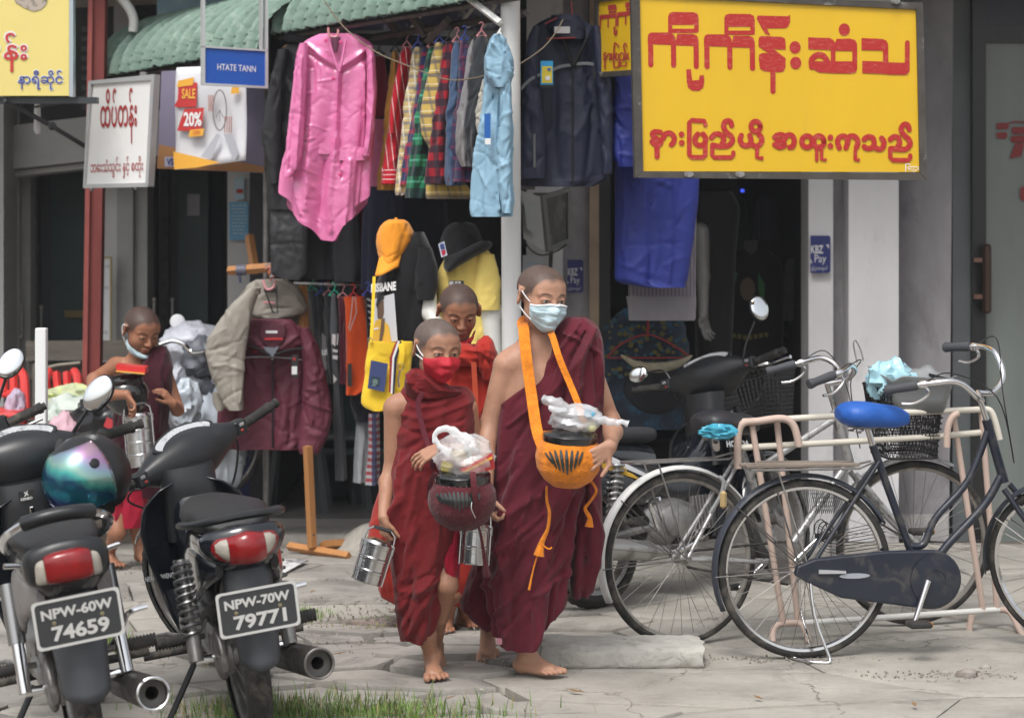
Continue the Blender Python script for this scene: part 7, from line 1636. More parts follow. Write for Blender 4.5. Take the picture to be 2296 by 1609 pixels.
mb=MB();mb.tube([hc+rotH@Vector((-.035,-.131,.030)),hc+rotH@Vector((-.030,-.134,.0)),hc+rotH@Vector((-.022,-.130,-.035))],[.007,.004,.0045],6);mb.build('white_mark',mat('decal_white',(.55,.56,.58)),t,smooth=False)
mb=MB().tube(smooth_pts([W(135,985,7.3),W(128,1010,7.25),W(122,1040,7.25),W(118,1060,7.25),W(150,1090,7.25)],6),.010,8,flat=.3,up=(0,1,0));mb.build('chin_strap',mat('webbing',(.02,.02,.02),rough=.8),t)
ptube([(228,1120,7.2),(232,1150,7.2),(234,1180,7.2)],.007).build('chin_strap',MC['webbing'],t)

# ---------------------------------------------------------------- bicycles
def fender(c,r,w,a0,a1,m,parent,n=30):
    rows=[]
    for i in range(n+1):
        a=R(a0+(a1-a0)*i/n);rows.append([Vector(c)+Vector((math.cos(a)*(r-.014*abs(u)**2.5),u*w,math.sin(a)*(r-.014*abs(u)**2.5)))for u in np.linspace(-1,1,9)])
    return MB().grid(rows).build('mudguard',m,parent,thick=.002)
def basket(parent,T,bx,n=14,rows=13,m=None):
    mb=MB();(x0,x1,y0,y1,z0,z1,tp)=bx
    def ring(f,k=1):
        s=tp+(1-tp)*f;cx,cy=(x0+x1)/2,(y0+y1)/2;hx,hy=(x1-x0)/2*s,(y1-y0)/2*s;z=z0+(z1-z0)*f
        return[Vector((cx+a,cy+b,z+(.02*(a/hx)if f==1 else 0)))for a,b in rrect(-hx,-hy,hx,hy,.035,3)]
    for q in range(rows+1):mb.tube(ring(q/rows),.0022 if 0<q<rows else .005,4,closed=True)
    P0,P1=ring(0),ring(1);k=len(P0)
    def arc(P,f):
        L=[0];
        for i in range(k):L.append(L[-1]+(P[(i+1)%k]-P[i]).length)
        s=f*L[-1]
        for i in range(k):
            if L[i+1]>=s:return P[i]+(P[(i+1)%k]-P[i])*((s-L[i])/max(L[i+1]-L[i],1e-6))
        return P[0]
    N=n*4
    for i in range(N):
        for sg in(-1,1):mb.tube([arc(P0,(i/N)%1),arc(P1,(i/N+sg*.07)%1)],.0019,3)
    for i in range(9):f=(i+.5)/9;mb.tube([P0[0]+(P0[k//4]-P0[0])*0+Vector((0,0,0)),P0[k//2]],.0015,3)
    b=MB();cxy=[Vector(p)for p in P0]
    o=xf(mb,T).build('basket',m or mat('mesh_black',(.02,.02,.022),rough=.5,metal=.3),parent,smooth=False)
    return o
def bicycle(name,label,loc,heading,lean,steer,o):
    t=thing(name,label,'bicycle',loc,rot=(R(-lean),0,R(heading)));fr=o['frame'];Rw=.338;wb=o.get('wb',1.08)
    ax=Vector((-math.sin(R(20)),0,math.cos(R(20))));hp=Vector((wb-.33,0,.86));S=Matrix.Translation(hp)@Matrix.Rotation(R(steer),4,ax)@Matrix.Translation(-hp);I=Matrix.Identity(4)
    wheel(t,(0,0,Rw),Rw,.040,RUBBER,o.get('rim',CHROME),spokes=36,rimw=.011,hubr=.022,hubw=.045);wheel(t,(wb,0,Rw),Rw,.040,RUBBER,o.get('rim',CHROME),M=S,spokes=36,rimw=.011,hubr=.018,hubw=.04)
    bb=Vector((.455,0,.295));st=Vector((.27,0,.80));ht=Vector((wb-.335,0,.86));hb=Vector((wb-.285,0,.68))
    Bt=lambda nm,pts,r,m,M=None,par=None,n=10,**k:xf(MB().tube(pts,r,n,**k),M or I).build(nm,m,par or t)
    Bt('seat_tube',[bb,st],.0155,fr);Bt('head_tube',[ht+Vector((-.01,0,.03)),hb-Vector((-.01,0,.03))],.019,fr)
    if o['style']=='loop':
        Bt('down_tube',smooth_pts([hb,(wb-.36,0,.56),(wb-.50,0,.42),bb+Vector((.06,0,.06)),bb],6),.0165,fr);Bt('top_tube',smooth_pts([ht,(wb-.42,0,.66),(wb-.55,0,.52),(.47,0,.42),(.41,0,.415)],6),.0145,fr)
    else:
        Bt('down_tube',[hb,bb],.0165,fr);Bt('top_tube',[ht,st+(bb-st)*.30],.0145,fr)
    for s in(-1,1):
        Bt('chain_stay',[bb+Vector((0,s*.03,0)),(0,s*.055,Rw)],.009,fr);Bt('seat_stay',[st+(bb-st)*.12+Vector((0,s*.015,0)),(.0,s*.055,Rw)],.008,fr);Bt('fork_blade',smooth_pts([hb+Vector((.02,s*.03,-.05)),(wb-.12,s*.05,.46),(wb,s*.05,Rw)],4),[.012,.011,.008],fr,M=S)
        Bt('axle_nut',[(0,s*.05,Rw),(0,s*.075,Rw)],.010,CHROME)
        Bt('mudguard_stay',[(-.0,s*.06,Rw),(-.27,s*.03,Rw+.24)],.0025,SPK,n=4);Bt('mudguard_stay',[(-.0,s*.06,Rw),(-.355,s*.03,Rw-.02)],.0025,SPK,n=4)
        Bt('mudguard_stay',[(wb,s*.05,Rw),(wb-.30,s*.03,Rw+.17)],.0025,SPK,M=S,n=4)
    fender((0,0,Rw),Rw+.022,.028,28,205,o['fender'],t);f=fender((wb,0,Rw),Rw+.022,.028,62,192,o['fender2'],t);f.data.transform(S)
    # saddle
    Bt('seat_post',[st,st+Vector((-.03,0,.10))],.0125,CHROME)
    sz=st.z+.12+o.get('sdz',0);sx=st.x-.05+o.get('sdx',0);sdl=xf(loft(MB(),[(-.13,0,0,.05,.02),(-.10,0,.0,.095,.042),(-.04,0,-.002,.10,.050),(.03,0,-.008,.07,.046),(.10,0,-.014,.045,.040),(.145,0,-.020,.022,.022)],sq=.8),Matrix.Translation((sx,0,sz))).build('saddle',o['saddle'],t)
    for s in(-1,1):
        helix((sx-.06,s*.045,sz-.07),(sx-.06,s*.045,sz-.015),.014,4,.003).build('saddle_spring',DULL,sdl);MB().tube([(sx+.12,s*.01,sz-.03),(sx,s*.02,sz-.055),(sx-.08,s*.045,sz-.05)],.004,6).build('saddle_rail',DULL,sdl)
    # cranks, chain case, pedals
    if o.get('case'):
        cs=MB();prof=[]
        for k in range(18):a=R(-95+190*k/17);prof.append((bb.x+.02+.118*math.cos(a),bb.z+.112*math.sin(a)))
        prof+=[(.30,.405+.002),(.02,.385),(-.05,.36),(-.06,.325),(-.02,.30),(.12,.235)]
        c=cs.prism([(x,-.045,z)for x,z in prof],(0,-.035,0)).build('chain_case',o['case'],t,smooth=False)
        md=c.modifiers.new('bev','BEVEL');md.width=.008;md.segments=2;md.limit_method='ANGLE'
        MB().lathe([(.095,0),(.095,.004),(.04,.008),(.04,.004),(.036,.004)],(bb.x+.03,-.082,bb.z),axis=(0,-1,0),n=40).build('case_disc',o['case'],c)
        MB().prism([(.17+.06*math.cos(a),-.0815,.318+.010*math.sin(a))for a in np.linspace(0,6.28,16)[:-1]],(0,-.002,0)).build('decal',mat('silver_decal',(.35,.38,.42),rough=.4,metal=.3),c,smooth=False)
        MB().prism([(.03,-.081,.345),(.135,-.081,.338),(.135,-.081,.328),(.03,-.081,.330)],(0,-.008,0)).build('axle_arm',mat('pale_alloy',(.55,.56,.58),rough=.3,metal=.5),c,smooth=False)
    else:
        MB().lathe([(.085,0),(.088,.004),(.02,.006)],(bb.x,-.05,bb.z),axis=(0,-1,0),n=32).build('chainwheel',DULL,t);Bt('chain',[(bb.x,-.053,bb.z+.085),(0,-.053,Rw+.03)],.005,RUBBER,n=4);Bt('chain',[(bb.x,-.053,bb.z-.085),(0,-.053,Rw-.03)],.005,RUBBER,n=4)
    ca=R(o.get('crank',-108))
    for s in(-1,1):
        a=ca if s<0 else ca+math.pi;e=bb+Vector((math.cos(a)*.165,s*.11,math.sin(a)*.165));Bt('crank',[bb+Vector((.0,s*.092,0)),e],[.013,.009],CHROME)
        pd=MB().box(e+Vector((0,s*.05,0)),(.085,.075,.022),bev=.006).build('pedal',RUBBER,t);MB().box(e+Vector((.045,s*.05,0)),(.006,.05,.016),bev=.002).build('reflector',mat('amber',(.5,.2,.02),rough=.2),pd)
    # handlebar
    stem=ht+Vector((-.045,0,.135));Bt('stem',[ht,stem],.011,CHROME,M=S);bars=o['bars']
    for s in(-1,1):
        P=smooth_pts([stem]+[stem+Vector((x,s*y,z))for x,y,z in bars],7);Bt('handlebar',P,.0115,CHROME,M=S);g1,g0=P[-1],P[-7]
        dv=(g1-g0).normalized();mb=MB().lathe([(.016,0),(.019,.01),(.018,.05),(.0165,.09),(.021,.118),(.019,.125)],g1-dv*.04,axis=dv,n=14);xf(mb,S).build('grip',mat('grip_grey',(.05,.052,.06),rough=.7),t)
        lv=g1-dv*.06;Bt('brake_lever',smooth_pts([lv,lv+Vector((.02,0,-.035)),lv+dv*.06+Vector((.03,0,-.06)),lv+dv*.11+Vector((.03,0,-.055))],4),.006,CHROME,M=S);Bt('brake_cable',smooth_pts([lv,lv+Vector((.10,-s*.02,.05)),stem+Vector((.09,s*.03,0)),hb+Vector((.05,0,.05))],6),.0025,BLACKP,M=S,n=5)
        mb=MB().lathe([(.015,-.012),(.017,0),(.015,.012)],lv,axis=dv,n=14);xf(mb,S).build('clamp',CHROME,t)
    if o.get('basket'):basket(t,S,o['basket'])
    if o.get('carrier'):
        cz=.335+Rw+.045;cr=MB().tube([(-.22,-.06,cz),(.20,-.06,cz)],.005,6).tube([(-.22,.06,cz),(.20,.06,cz)],.005,6).tube([(-.22,-.06,cz),(-.22,.06,cz)],.005,6)
        for s in(-1,1):cr.tube([(-.12,s*.06,cz),(0,s*.065,Rw)],.004,6);cr.tube([(.20,s*.06,cz),(.27,s*.02,cz+.02)],.004,6)
        cr.build('carrier',DULL,t)
        if o['carrier']=='wood':
            wd=mat('weathered_wood',(.20,.165,.135),rough=.9,bump=(40,.6),var=(16,.35),aniso=(.2,1,1))
            for i,(y,l,a)in enumerate(((-.05,.44,0),(-.02,.40,.02),(.015,.43,-.01),(.045,.36,.03))):MB().box((-.02+a,y,cz+.014+i*.001),(l,.024,.012),rot=Euler((0,a*.6,a)),bev=.002).build('plank',wd,t)
    if o.get('stand'):
        for s in(-1,1):Bt('stand_leg',smooth_pts([(0,s*.065,Rw),(.01,s*.09,.18),(.06,s*.12,.02)],3),.006,CHROME)
        Bt('stand_foot',smooth_pts([(.06,-.12,.02),(.05,-.13,.005),(-.02,-.10,.008),(-.06,.0,.01),(-.02,.10,.008),(.05,.13,.005),(.06,.12,.02)],4),.006,CHROME)
    return t,S
NAVY=mat('navy_frame',(.010,.014,.026),rough=.35,coat=.3,dirt=((.055,.050,.046),11,.52,.8));SLATE=mat('slate_fender',(.032,.038,.052),rough=.4,dirt=((.16,.15,.14),7,.56,.6));SILV=mat('silver_frame',(.45,.45,.45),rough=.35,metal=.5,dirt=((.10,.09,.08),26,.50,.7));WF=mat('white_fender',(.62,.62,.60),rough=.4,dirt=((.25,.17,.11),7,.60,.7))
DRIM=mat('dirty_rim',(.36,.34,.31),rough=.4,metal=.5,dirt=((.20,.15,.11),10,.5,.8))
tE,SE=bicycle('bicycle','dark blue ladies bicycle with a bright blue saddle and enclosed chain case at front right',(W(1805,0,8.36).x,8.36,0),9,1,-44,dict(sdx=.045,frame=NAVY,fender=SLATE,fender2=SLATE,saddle=mat('saddle_blue',(.015,.10,.42),rough=.5,bump=(20,.5),dirt=((.3,.4,.6),12,.68,.4)),style='loop',case=NAVY,carrier='wood',stand=True,wb=1.07,rim=CHROME,
    bars=[(.04,.06,-.01),(.05,.14,.03),(.0,.20,.10),(-.07,.25,.105),(-.17,.28,.085)],basket=(1.02,1.32,-.18,.18,.62,.90,.8),crank=-112))
tF,SF=bicycle('bicycle','silver bicycle with white rear mudguard and a large front basket behind the blue one',(W(1530,0,8.62).x,8.62,0),25,3,-14,dict(frame=SILV,fender=WF,fender2=SILV,saddle=mat('saddle_black',(.02,.02,.024),rough=.45,dirt=((.12,.12,.13),12,.62,.5)),style='step',carrier='metal',wb=1.08,rim=DRIM,
    bars=[(.06,.05,.02),(.08,.10,.06),(.04,.16,.09),(-.02,.22,.07),(-.09,.24,.05)],sdz=-.06,basket=(.90,1.17,-.15,.15,.70,1.00,.80),crank=40))
# things in the basket and on the saddle
bw=tF.matrix_basis@Matrix.Identity(4);bc=Matrix.Rotation(R(25),4,'Z')@SF@Vector((1.035,0,.98));bc=Vector((bc.x+tF.location.x,bc.y+tF.location.y,bc.z))
def crumple(name,label,c,r,m,cat='plastic bag',seed=0,parent=None,n=36,amp=.35,sq=None,cut=None):
    mb=MB().ell((0,0,0),(1,1,1),n=n,m=n//2);V=[]
    for v in mb.v:
        p=Vector(v);q=p*1.6+Vector((seed*3.1,seed,0));a=1-abs(noise.noise(q))*1.1+.35*noise.noise(q*2.3)+.2*(1-abs(noise.noise(q*4.5))*2)+.08*noise.noise(q*10)
        V.append((c[0]+v[0]*r[0]*(1-amp+amp*a),c[1]+v[1]*r[1]*(1-amp+amp*a),c[2]+v[2]*r[2]*(1-amp+amp*a*1.1)))
    mb.v=V;o=mb.build(name,m,parent,angle=50)
    if parent is None:tag(o,label,cat)
    return o
film_b=mat('blue_film',(.36,.60,.68),rough=.25,bump=(16,.7,8),var=(4,.2),alpha=.93,coat=.3)
crumple('blue_plastic_bag','light blue plastic bag crumpled in the big front basket of the silver bicycle',(bc.x-.085,bc.y,bc.z+.025),(.10,.10,.085),film_b,seed=3,amp=.55)
rim_m=mat('grey_tub',(.20,.21,.215),rough=.5)
mb=MB();M_=Matrix.Translation(tF.location)@Matrix.Rotation(R(25),4,'Z')@SF
def tub_ring(k,z,wv=0):return[M_@Vector((1.035+a,b,z-.035+wv*math.sin(i*.9)))for i,(a,b)in enumerate(rrect(-.135*k,-.15*k,.135*k,.15*k,.05,5))]
mb.grid([tub_ring(1.08,1.075,.012),tub_ring(.97,1.055,.012),tub_ring(.88,.99,.0),tub_ring(.80,.93)],closed=True);o=mb.build('grey_tub',rim_m,None,thick=.004);tag(o,'grey plastic tub with a wavy rim sitting in the big bicycle basket','tub')
crumple('blue_plastic_wrap','turquoise plastic wrapped under the black saddle of the silver bicycle',tuple(W(1612,968,8.62)),(.075,.05,.03),mat('turq_film',(.05,.32,.45),rough=.3,bump=(20,.5)),seed=6,amp=.5)
tag(MB().tube(smooth_pts([W(1592,1150,8.5),W(1606,1128,8.5),W(1618,1105,8.5),W(1622,1080,8.5),(W(1612,1068,8.5))],5),.008,8).build('ring_lock',mat('lock_grey',(.25,.26,.26),rough=.5)),'grey ring lock on the rear of the silver bicycle','lock')
tag(MB().box(W(1622,1120,8.42),(.026,.02,.068),bev=.009).build('yellowed_reflector',mat('old_reflector',(.42,.30,.14),rough=.4)),'yellowed plastic lock body hanging beside the rear wheels','reflector')
# loose wire basket hung behind the blue bicycle's wheel and a third bicycle
t=thing('wire_basket','black wire basket hanging beside the rear wheel of the blue bicycle','basket',W(1870,1200,8.75));mb=MB()
for i in range(15):mb.tube([W(1812+i*4.4,1082,8.8),W(1812+i*4.4+22,1150,8.75)],.0015,3);mb.tube([W(1812+i*4.4,1082,8.8),W(1812+i*4.4-10,1150,8.75)],.0015,3)
mb.build('mesh_side',mat('mesh_black',(.02,.02,.022)),t,smooth=False)
mb=MB()
for i in range(8):mb.tube(smooth_pts([W(1836,1176+i*7,8.65),W(1870,1190+i*7,8.62),W(1985,1168+i*8,8.75)],4),.0018,4)
mb.build('wire_side',MC['mesh_black'],t,smooth=False)
for k in range(3):MB().tube([W(1840+14*math.cos(a)+k*8,1186+22*math.sin(a)+k*5,8.6)for a in np.linspace(0,6.1,18)],.0025,5,closed=True).build('coiled_wire',MC['mesh_black'],t)
# steel barrier used as a bicycle rack
PINK=mat('faded_pink_paint',(.50,.38,.32),rough=.6,dirt=((.33,.20,.14),14,.60,.6));CREAM=mat('cream_paint',(.62,.58,.50),rough=.5,dirt=((.40,.25,.16),12,.64,.6))
t=thing('bicycle_rack','cream and faded pink tubular steel rack the bicycles lean on','bicycle rack',W(2000,1400,8.9));rk=.0125
def rkp(nm,pts,m,r=rk,s=0):return ptube(pts,r,s=s,n=12).build(nm,m,t)
rkp('top_rail',[(1660,945,8.72),(1940,928,8.78),(2212,917,9.0)],CREAM);rkp('lower_rail',[(1660,1003,8.72),(1900,990,8.80),(2100,978,8.95),(2232,966,9.02)],CREAM)
rkp('rail_end',[(2212,917,9.0),(2222,922,9.0),(2232,945,9.0),(2242,985,9.0)],CREAM,s=4);rkp('hoop',[(1655,1050,8.70),(1654,985,8.70),(1665,950,8.70),(1700,944,8.70),(1755,938,8.70),(1780,955,8.70),(1792,1000,8.70)],PINK,r=.015,s=5)
rkp('hoop',[(2123,1002,8.9),(2125,960,8.9),(2135,935,8.9),(2150,925,8.9)],PINK,r=.014,s=4)
for(x0,y0,x1,y1,d)in((1686,950,1757,1400,8.72),(1742,945,1790,1398,8.74),(2137,925,2205,1372,8.98),(2200,920,2236,1368,9.0)):rkp('upright',[(x0,y0,d),(x1,y1,d)],PINK,r=.0125)
rkp('base_rail',[(1740,1400,8.72),(2240,1366,9.0)],mat('white_rail',(.66,.65,.62),rough=.5,dirt=((.4,.3,.22),12,.66,.4)));rkp('foot',[(1733,1440,8.66),(1734,1412,8.7),(1750,1398,8.72),(1790,1396,8.72),(1805,1410,8.7),(1814,1440,8.66)],PINK,s=4)
rkp('foot',[(2180,1378,8.95),(2175,1400,8.95),(2172,1436,8.95)],PINK,r=.014);rkp('foot',[(2240,1366,9.0),(2265,1372,9.0),(2285,1410,8.9),(2300,1435,8.85)],PINK,s=4);rkp('foot_cap',[(2173,1412,8.95),(2172,1438,8.95)],mat('cap_grey',(.4,.4,.38),rough=.7),r=.018)
rkp('wire_mirror',[(1922,812,8.8),(1914,775,8.8),(1918,762,8.8),(1930,785,8.8),(1936,808,8.8)],DULL,r=.003,s=4)
# left background: bench, chairs, covered motorcycle, bundles
t=thing('wooden_bench','weathered plank bench behind the red post','bench',W(200,900,12.6));OW=mat('old_plank',(.12,.105,.09),rough=.9,bump=(30,.6),var=(10,.3),aniso=(.2,1,1))
PB('back_plank',OW,t,58,764,395,808,12.6,.03);PB('back_plank',mat('old_plank2',(.07,.06,.052),rough=.9,var=(10,.3),aniso=(.2,1,1)),t,60,812,395,850,12.65,.03);PB('arm_post',OW,t,72,816,90,960,12.5,.05);PB('seat_plank',OW,t,60,930,395,942,12.3,.35)
ptube([(95,826,12.4),(130,818,12.4),(180,813,12.4)],.008).build('stick',mat('cane',(.3,.27,.22),rough=.8),t)
for i,x in enumerate((95,330)):PB('leg',OW,t,x,942,x+20,1010,12.35,.06)
RP=mat('red_chair_plastic',(.62,.05,.045),rough=.4)
for i,(x0,lab)in enumerate(((100,'red plastic chair with slatted back between the white and red posts'),(-20,'red plastic chair at the left edge behind the motorcycle mirror'))):
    t=thing('plastic_chair',lab,'chair',W(x0+40,1000,11.9),group='red plastic chairs')
    for k in range(4):x=x0+k*24;ptube([(x+2,830+8*abs(k-1.5),11.9),(x+5+4*(1-k/1.5),878,11.85)],.022,n=4).build('back_slat',RP,t,smooth=False)
    MB().tube(smooth_pts([W(x0-4,920,11.8),W(x0+2,850,11.85),W(x0+10,832,11.9)],4),.024,8).build('arm',RP,t);MB().tube(smooth_pts([W(x0+78,920,11.8),W(x0+74,850,11.85),W(x0+66,832,11.9)],4),.024,8).build('arm',RP,t)
    MB().tube([W(x0+6,882,11.85),W(x0+70,882,11.85)],.02,6).build('back_rail',RP,t);MB().box(W(x0+38,925,11.7),(.42,.4,.03),bev=.01).build('seat',RP,t)
    for sx in(0,72):MB().tube([W(x0+sx,925,11.6),W(x0+sx,1120,11.6)],.02,6).build('leg',RP,t)
cv=mat('green_cloth_print',(.46,.50,.30),rough=.7,var=(8,.3),dirt=((.55,.62,.10),6,.5,.8),bump=(16,.4));cv2=mat('white_green_cloth',(.50,.55,.50),rough=.7,dirt=((.10,.22,.14),12,.55,.7),bump=(16,.4));cv3=mat('pink_cloth',(.60,.38,.44),rough=.7,var=(5,.2),bump=(14,.4));
for(nm,lab,x,y,d,r,m,sd)in(('printed_bundle','yellow green printed cloth bundle behind the left motorcycle mirror',160,892,11.4,(.16,.14,.07),cv,2),('floral_bundle','pale floral cloth bundle right of the white post',168,930,11.2,(.17,.15,.10),cv2,4),('pink_cloth','pink and lilac cloth hanging below the floral bundle',150,975,11.0,(.10,.10,.12),cv3,5),('lilac_cloth','lilac cloth at the left edge beside the white post',38,925,11.8,(.06,.1,.12),mat('lilac_cloth',(.42,.36,.46),rough=.7,bump=(14,.4)),7)):
    crumple(nm,lab,tuple(W(x,y,d)),r,m,cat='cloth bundle',seed=sd,amp=.4)
t=thing('dark_bag','shiny black bag with a red and white tag below the black bowl','bag',W(235,990,11.0));crumple('pouch','',tuple(W(232,945,11.0)),(.17,.14,.13),mat('shiny_black',(.012,.012,.014),rough=.3,bump=(14,.4)),seed=8,parent=t);mb=MB();mb.prism([W(240,935,10.83),W(260,945,10.83),(W(252,965,10.83)),W(232,955,10.83)],(0,.004,0));mb.build('red_tag',mat('tag_red',(.5,.04,.05),rough=.5),t,smooth=False)
tag(MB().box(W(205,985,11.1),(.16,.2,.16),rot=Euler((.2,.5,.1)),bev=.01).build('cardboard_box',mat('cardboard',(.32,.23,.13),rough=.9,bump=(60,.2))),'brown cardboard box among the bundles','box')
t=thing('white_scooter','motorcycle wrapped in white and grey plastic behind the boy on the left','motorcycle',W(450,1010,11.6));wc=mat('white_cover',(.52,.54,.60),rough=.4,bump=(13,.6,7),var=(3,.15));gc=mat('grey_cover',(.10,.11,.13),rough=.5,bump=(14,.5,7))
crumple('cover','',tuple(W(430,775,11.6)),(.17,.18,.13),wc,seed=1,parent=t,n=48,amp=.25);crumple('cover','',tuple(W(410,880,11.6)),(.10,.15,.22),wc,seed=2,parent=t,n=48,amp=.25);crumple('dark_cover','',tuple(W(452,800,11.5)),(.11,.15,.12),gc,seed=5,parent=t,n=48,amp=.3);crumple('dark_cover','',tuple(W(440,880,11.5)),(.12,.12,.16),gc,seed=9,parent=t,n=48,amp=.4)
MB().ell(W(398,721,11.6),(.040,.012,.040),rot=Euler((0,.7,0))).build('mirror',mat('mirror_white',(.85,.86,.88),rough=.15),t);ptube([(400,735,11.6),(408,760,11.6)],.007).build('mirror_stem',BLACKP,t)
t=thing('pale_bicycle','bicycle with chrome curved handlebar behind the boy on the left','bicycle',W(420,1000,11.2));ptube([(358,772,11.2),(385,764,11.2),(410,770,11.2),(432,790,11.2),(462,788,11.1)],.012,s=5).build('handlebar',CHROME,t);ptube([(470,790,11.1),(482,815,11.1),(490,850,11.1)],.014).build('stem',CHROME,t);ptube([(455,790,11.1),(466,820,11.1),(440,838,11.1)],.004,s=4).build('cable',BLACKP,t)
wheel(t,W(450,985,11.5),.33,.04,RUBBER,DULL,spokes=20,rimw=.012,hubr=.02);ptube([(398,985,11.3),(425,945,11.3),(452,895,11.3)],.014).build('purple_tube',mat('purple_paint',(.18,.05,.40),rough=.4),t)
cl=mat('clear_bag',(.50,.56,.62),rough=.3,bump=(14,.6,7),var=(3,.2))
for(nm,lab,x,y,d,r,sd,m)in(('white_sack','large whitish plastic sack below the beige jacket sleeve',485,980,11.5,(.16,.15,.32),3,cl),('white_sack','crumpled white plastic bag beside the raised hand of the left boy',418,905,11.2,(.08,.08,.12),6,cl),('blue_sack','dark blue trousers and white bags heaped under the maroon jacket',545,1060,11.9,(.12,.1,.22),7,mat('blue_heap',(.03,.04,.13),rough=.8,dirt=((.5,.52,.56),4,.54,.9),bump=(14,.5)))):
    crumple(nm,lab,tuple(W(x,y,d)),r,m,seed=sd,amp=.45,n=44)
# ---------------------------------------------------------------- the four boys and what they carry
SK1=skin_mat('skin_tan',(.41,.225,.15),(.022,.020,.020),(.36,.13,.10));SK2=skin_mat('skin_brown',(.30,.135,.078),(.017,.015,.015),(.25,.08,.06));SK3=skin_mat('skin_warm',(.37,.19,.12),(.048,.044,.043),(.33,.12,.09))
def robe_mat(n,c):return mat(n,c,rough=.85,bump=(24,.25,6),var=(3,.2),spec=.2,sheen=.12,aniso=(1.4,1,.55))
RB1=robe_mat('maroon_robe',(.098,.010,.020));RB2=robe_mat('red_robe',(.150,.011,.014));RB3=robe_mat('orange_red_robe',(.34,.022,.014));RB4=robe_mat('dark_robe',(.045,.007,.014));CRIM=robe_mat('crimson_cloth',(.33,.008,.030))
def person(label,loc):return thing('person',label,'person',loc)
def ear_loops(b,parent,m,pts,x=1,r=.0016):
    oo,M,s=b.head;T=lambda p:Vector(oo+M@(np.array(p)*s))
    for P in pts:MB().tube(smooth_pts([T((x*q[0],q[1],q[2]))for q in P],5),r,5).build('ear_loop',m,parent)
def skirt_folds(x0,x1,y0,y1,n,ang,amp,seed):return crease(x0,y0,x1,y1,n,8,amp,ang,14,(90,260),seed)+crease(x0,y0,x1,y1,n,4,amp*.28,ang,25,(30,90),seed+1)
# tallest boy
p1=person('tallest boy in a maroon robe and pale blue face mask carrying an orange covered bowl',(W(1190,0,8).x,8,0))
b=Body();head_prims(b,W(1216,664,8.0),31,12,roll=-3,s=1.05)
b.cap(W(1200,770,8.05),W(1208,705,8.03),.050,.043,.03);b.cap(W(1155,800,8.05),W(1205,775,8.05),.040,.042,.04);b.cap(W(1205,775,8.05),W(1290,790,8.06),.042,.05,.04)
b.ell(W(1210,880,8.05),(.145,.085,.19),k=.04);b.cap(W(1140,818,8.03),W(1160,812,8.04),.052,.05,.03);b.cap(W(1150,860,8.05),W(1150,930,8.05),.05,.05,.04)

b.chain([W(1136,822,8.03),W(1099,948,8.03),W(1092,985,8.0),W(1090,1110,7.9)],[.049,.036,.034,.024],k=.012);hand(b,W(1090,1110,7.9),(.2,-.05,-1),(.8,.3,0),1,s=.85,curl=(.9,1,1,1))
b.chain([W(1310,800,8.05),W(1368,945,8.10)],[.048,.036],.02);b.chain([W(1368,945,8.10),W(1374,968,7.92),W(1368,1000,7.66)],[.036,.033,.023],.02)
hand(b,W(1368,1000,7.66),(-.70,-.42,-.46),(-.35,.92,.05),1,s=.90,curl=(.30,.34,.36,.40),thumb=(.62,-.1),spread=.13,tcurl=.55)
b.chain([W(1175,1200,8.02),W(1185,1400,8.0),W(1180,1472,8.02)],[.06,.042,.029]);foot(b,W(1182,1466,8.03),(.86,-.50,0),s=.95,side=-1)
b.chain([W(1120,1250,8.2),W(1095,1395,8.36)],[.055,.03]);foot(b,W(1095,1398,8.36),(-.02,-.45,-.80),up=(0,-.9,.35),s=.95,side=1)
o1=build_body(b,p1,SK1)
R1=MB();FL=[([(1300,722),(1250,790),(1190,860),(1130,905)],5,.014),([(1330,735),(1300,800),(1240,870),(1140,950)],8,.016),([(1325,735),(1302,800),(1288,900),(1282,1060)],7,.030),([(1312,745),(1280,800),(1266,870),(1262,950)],6,-.022),([(1262,745),(1300,760),(1338,790),(1346,900)],5,.018),([(1290,745),(1330,790),(1336,900)],4,-.016),([(1300,860),(1230,960),(1150,1080),(1110,1180)],10,.012),([(1250,850),(1180,950),(1120,1040)],8,-.010),
    ([(1240,1120),(1200,1250),(1150,1330),(1110,1370)],9,.020),([(1290,1110),(1250,1240),(1180,1340),(1130,1400)],8,-.014),([(1190,1100),(1160,1200),(1110,1290),(1080,1330)],8,.016),([(1300,1200),(1270,1280),(1190,1330)],7,.016),([(1160,1000),(1130,1120),(1120,1220)],8,.012),([(1210,1340),(1200,1400),(1190,1448)],8,.014),([(1240,1300),(1235,1360),(1220,1440)],7,-.014),([(1150,1330),(1140,1390),(1135,1440)],6,-.010),([(1345,760),(1344,860),(1330,960)],5,.012)]
drape('robe',[(712,1272,1314,.03,.04),(722,1258,1330,.03,.07),(740,1244,1344,.03,.095),(775,1236,1352,.03,.115),(810,1228,1354,.03,.12),(840,1205,1354,.03,.12),(870,1165,1353,.03,.12),(905,1119,1352,.03,.125),(960,1112,1350,.03,.13),(1030,1106,1342,.03,.14),(1090,1102,1318,.03,.15),(1150,1096,1296,.03,.155),(1220,1090,1284,.03,.15),(1300,1088,1274,.03,.14),(1350,1094,1268,.02,.13),(1390,1102,1258,.01,.12),(1420,1108,1240,0,.11),(1444,1114,1224,0,.10)],8.03,RB1,mb=R1,folds=FL+skirt_folds(1100,1340,900,1100,18,-38,.008,1)+skirt_folds(1070,1310,1100,1330,26,-28,.012,2)+skirt_folds(1080,1250,1330,1450,12,-8,.008,5),pleats=[(7,.003,.014,.4,1.5),(15,0,.006,2,1)],M=190,N=170,hemf=[(-1,1418),(-.8,1440),(-.2,1452),(.3,1450),(.75,1440),(1,1392)])
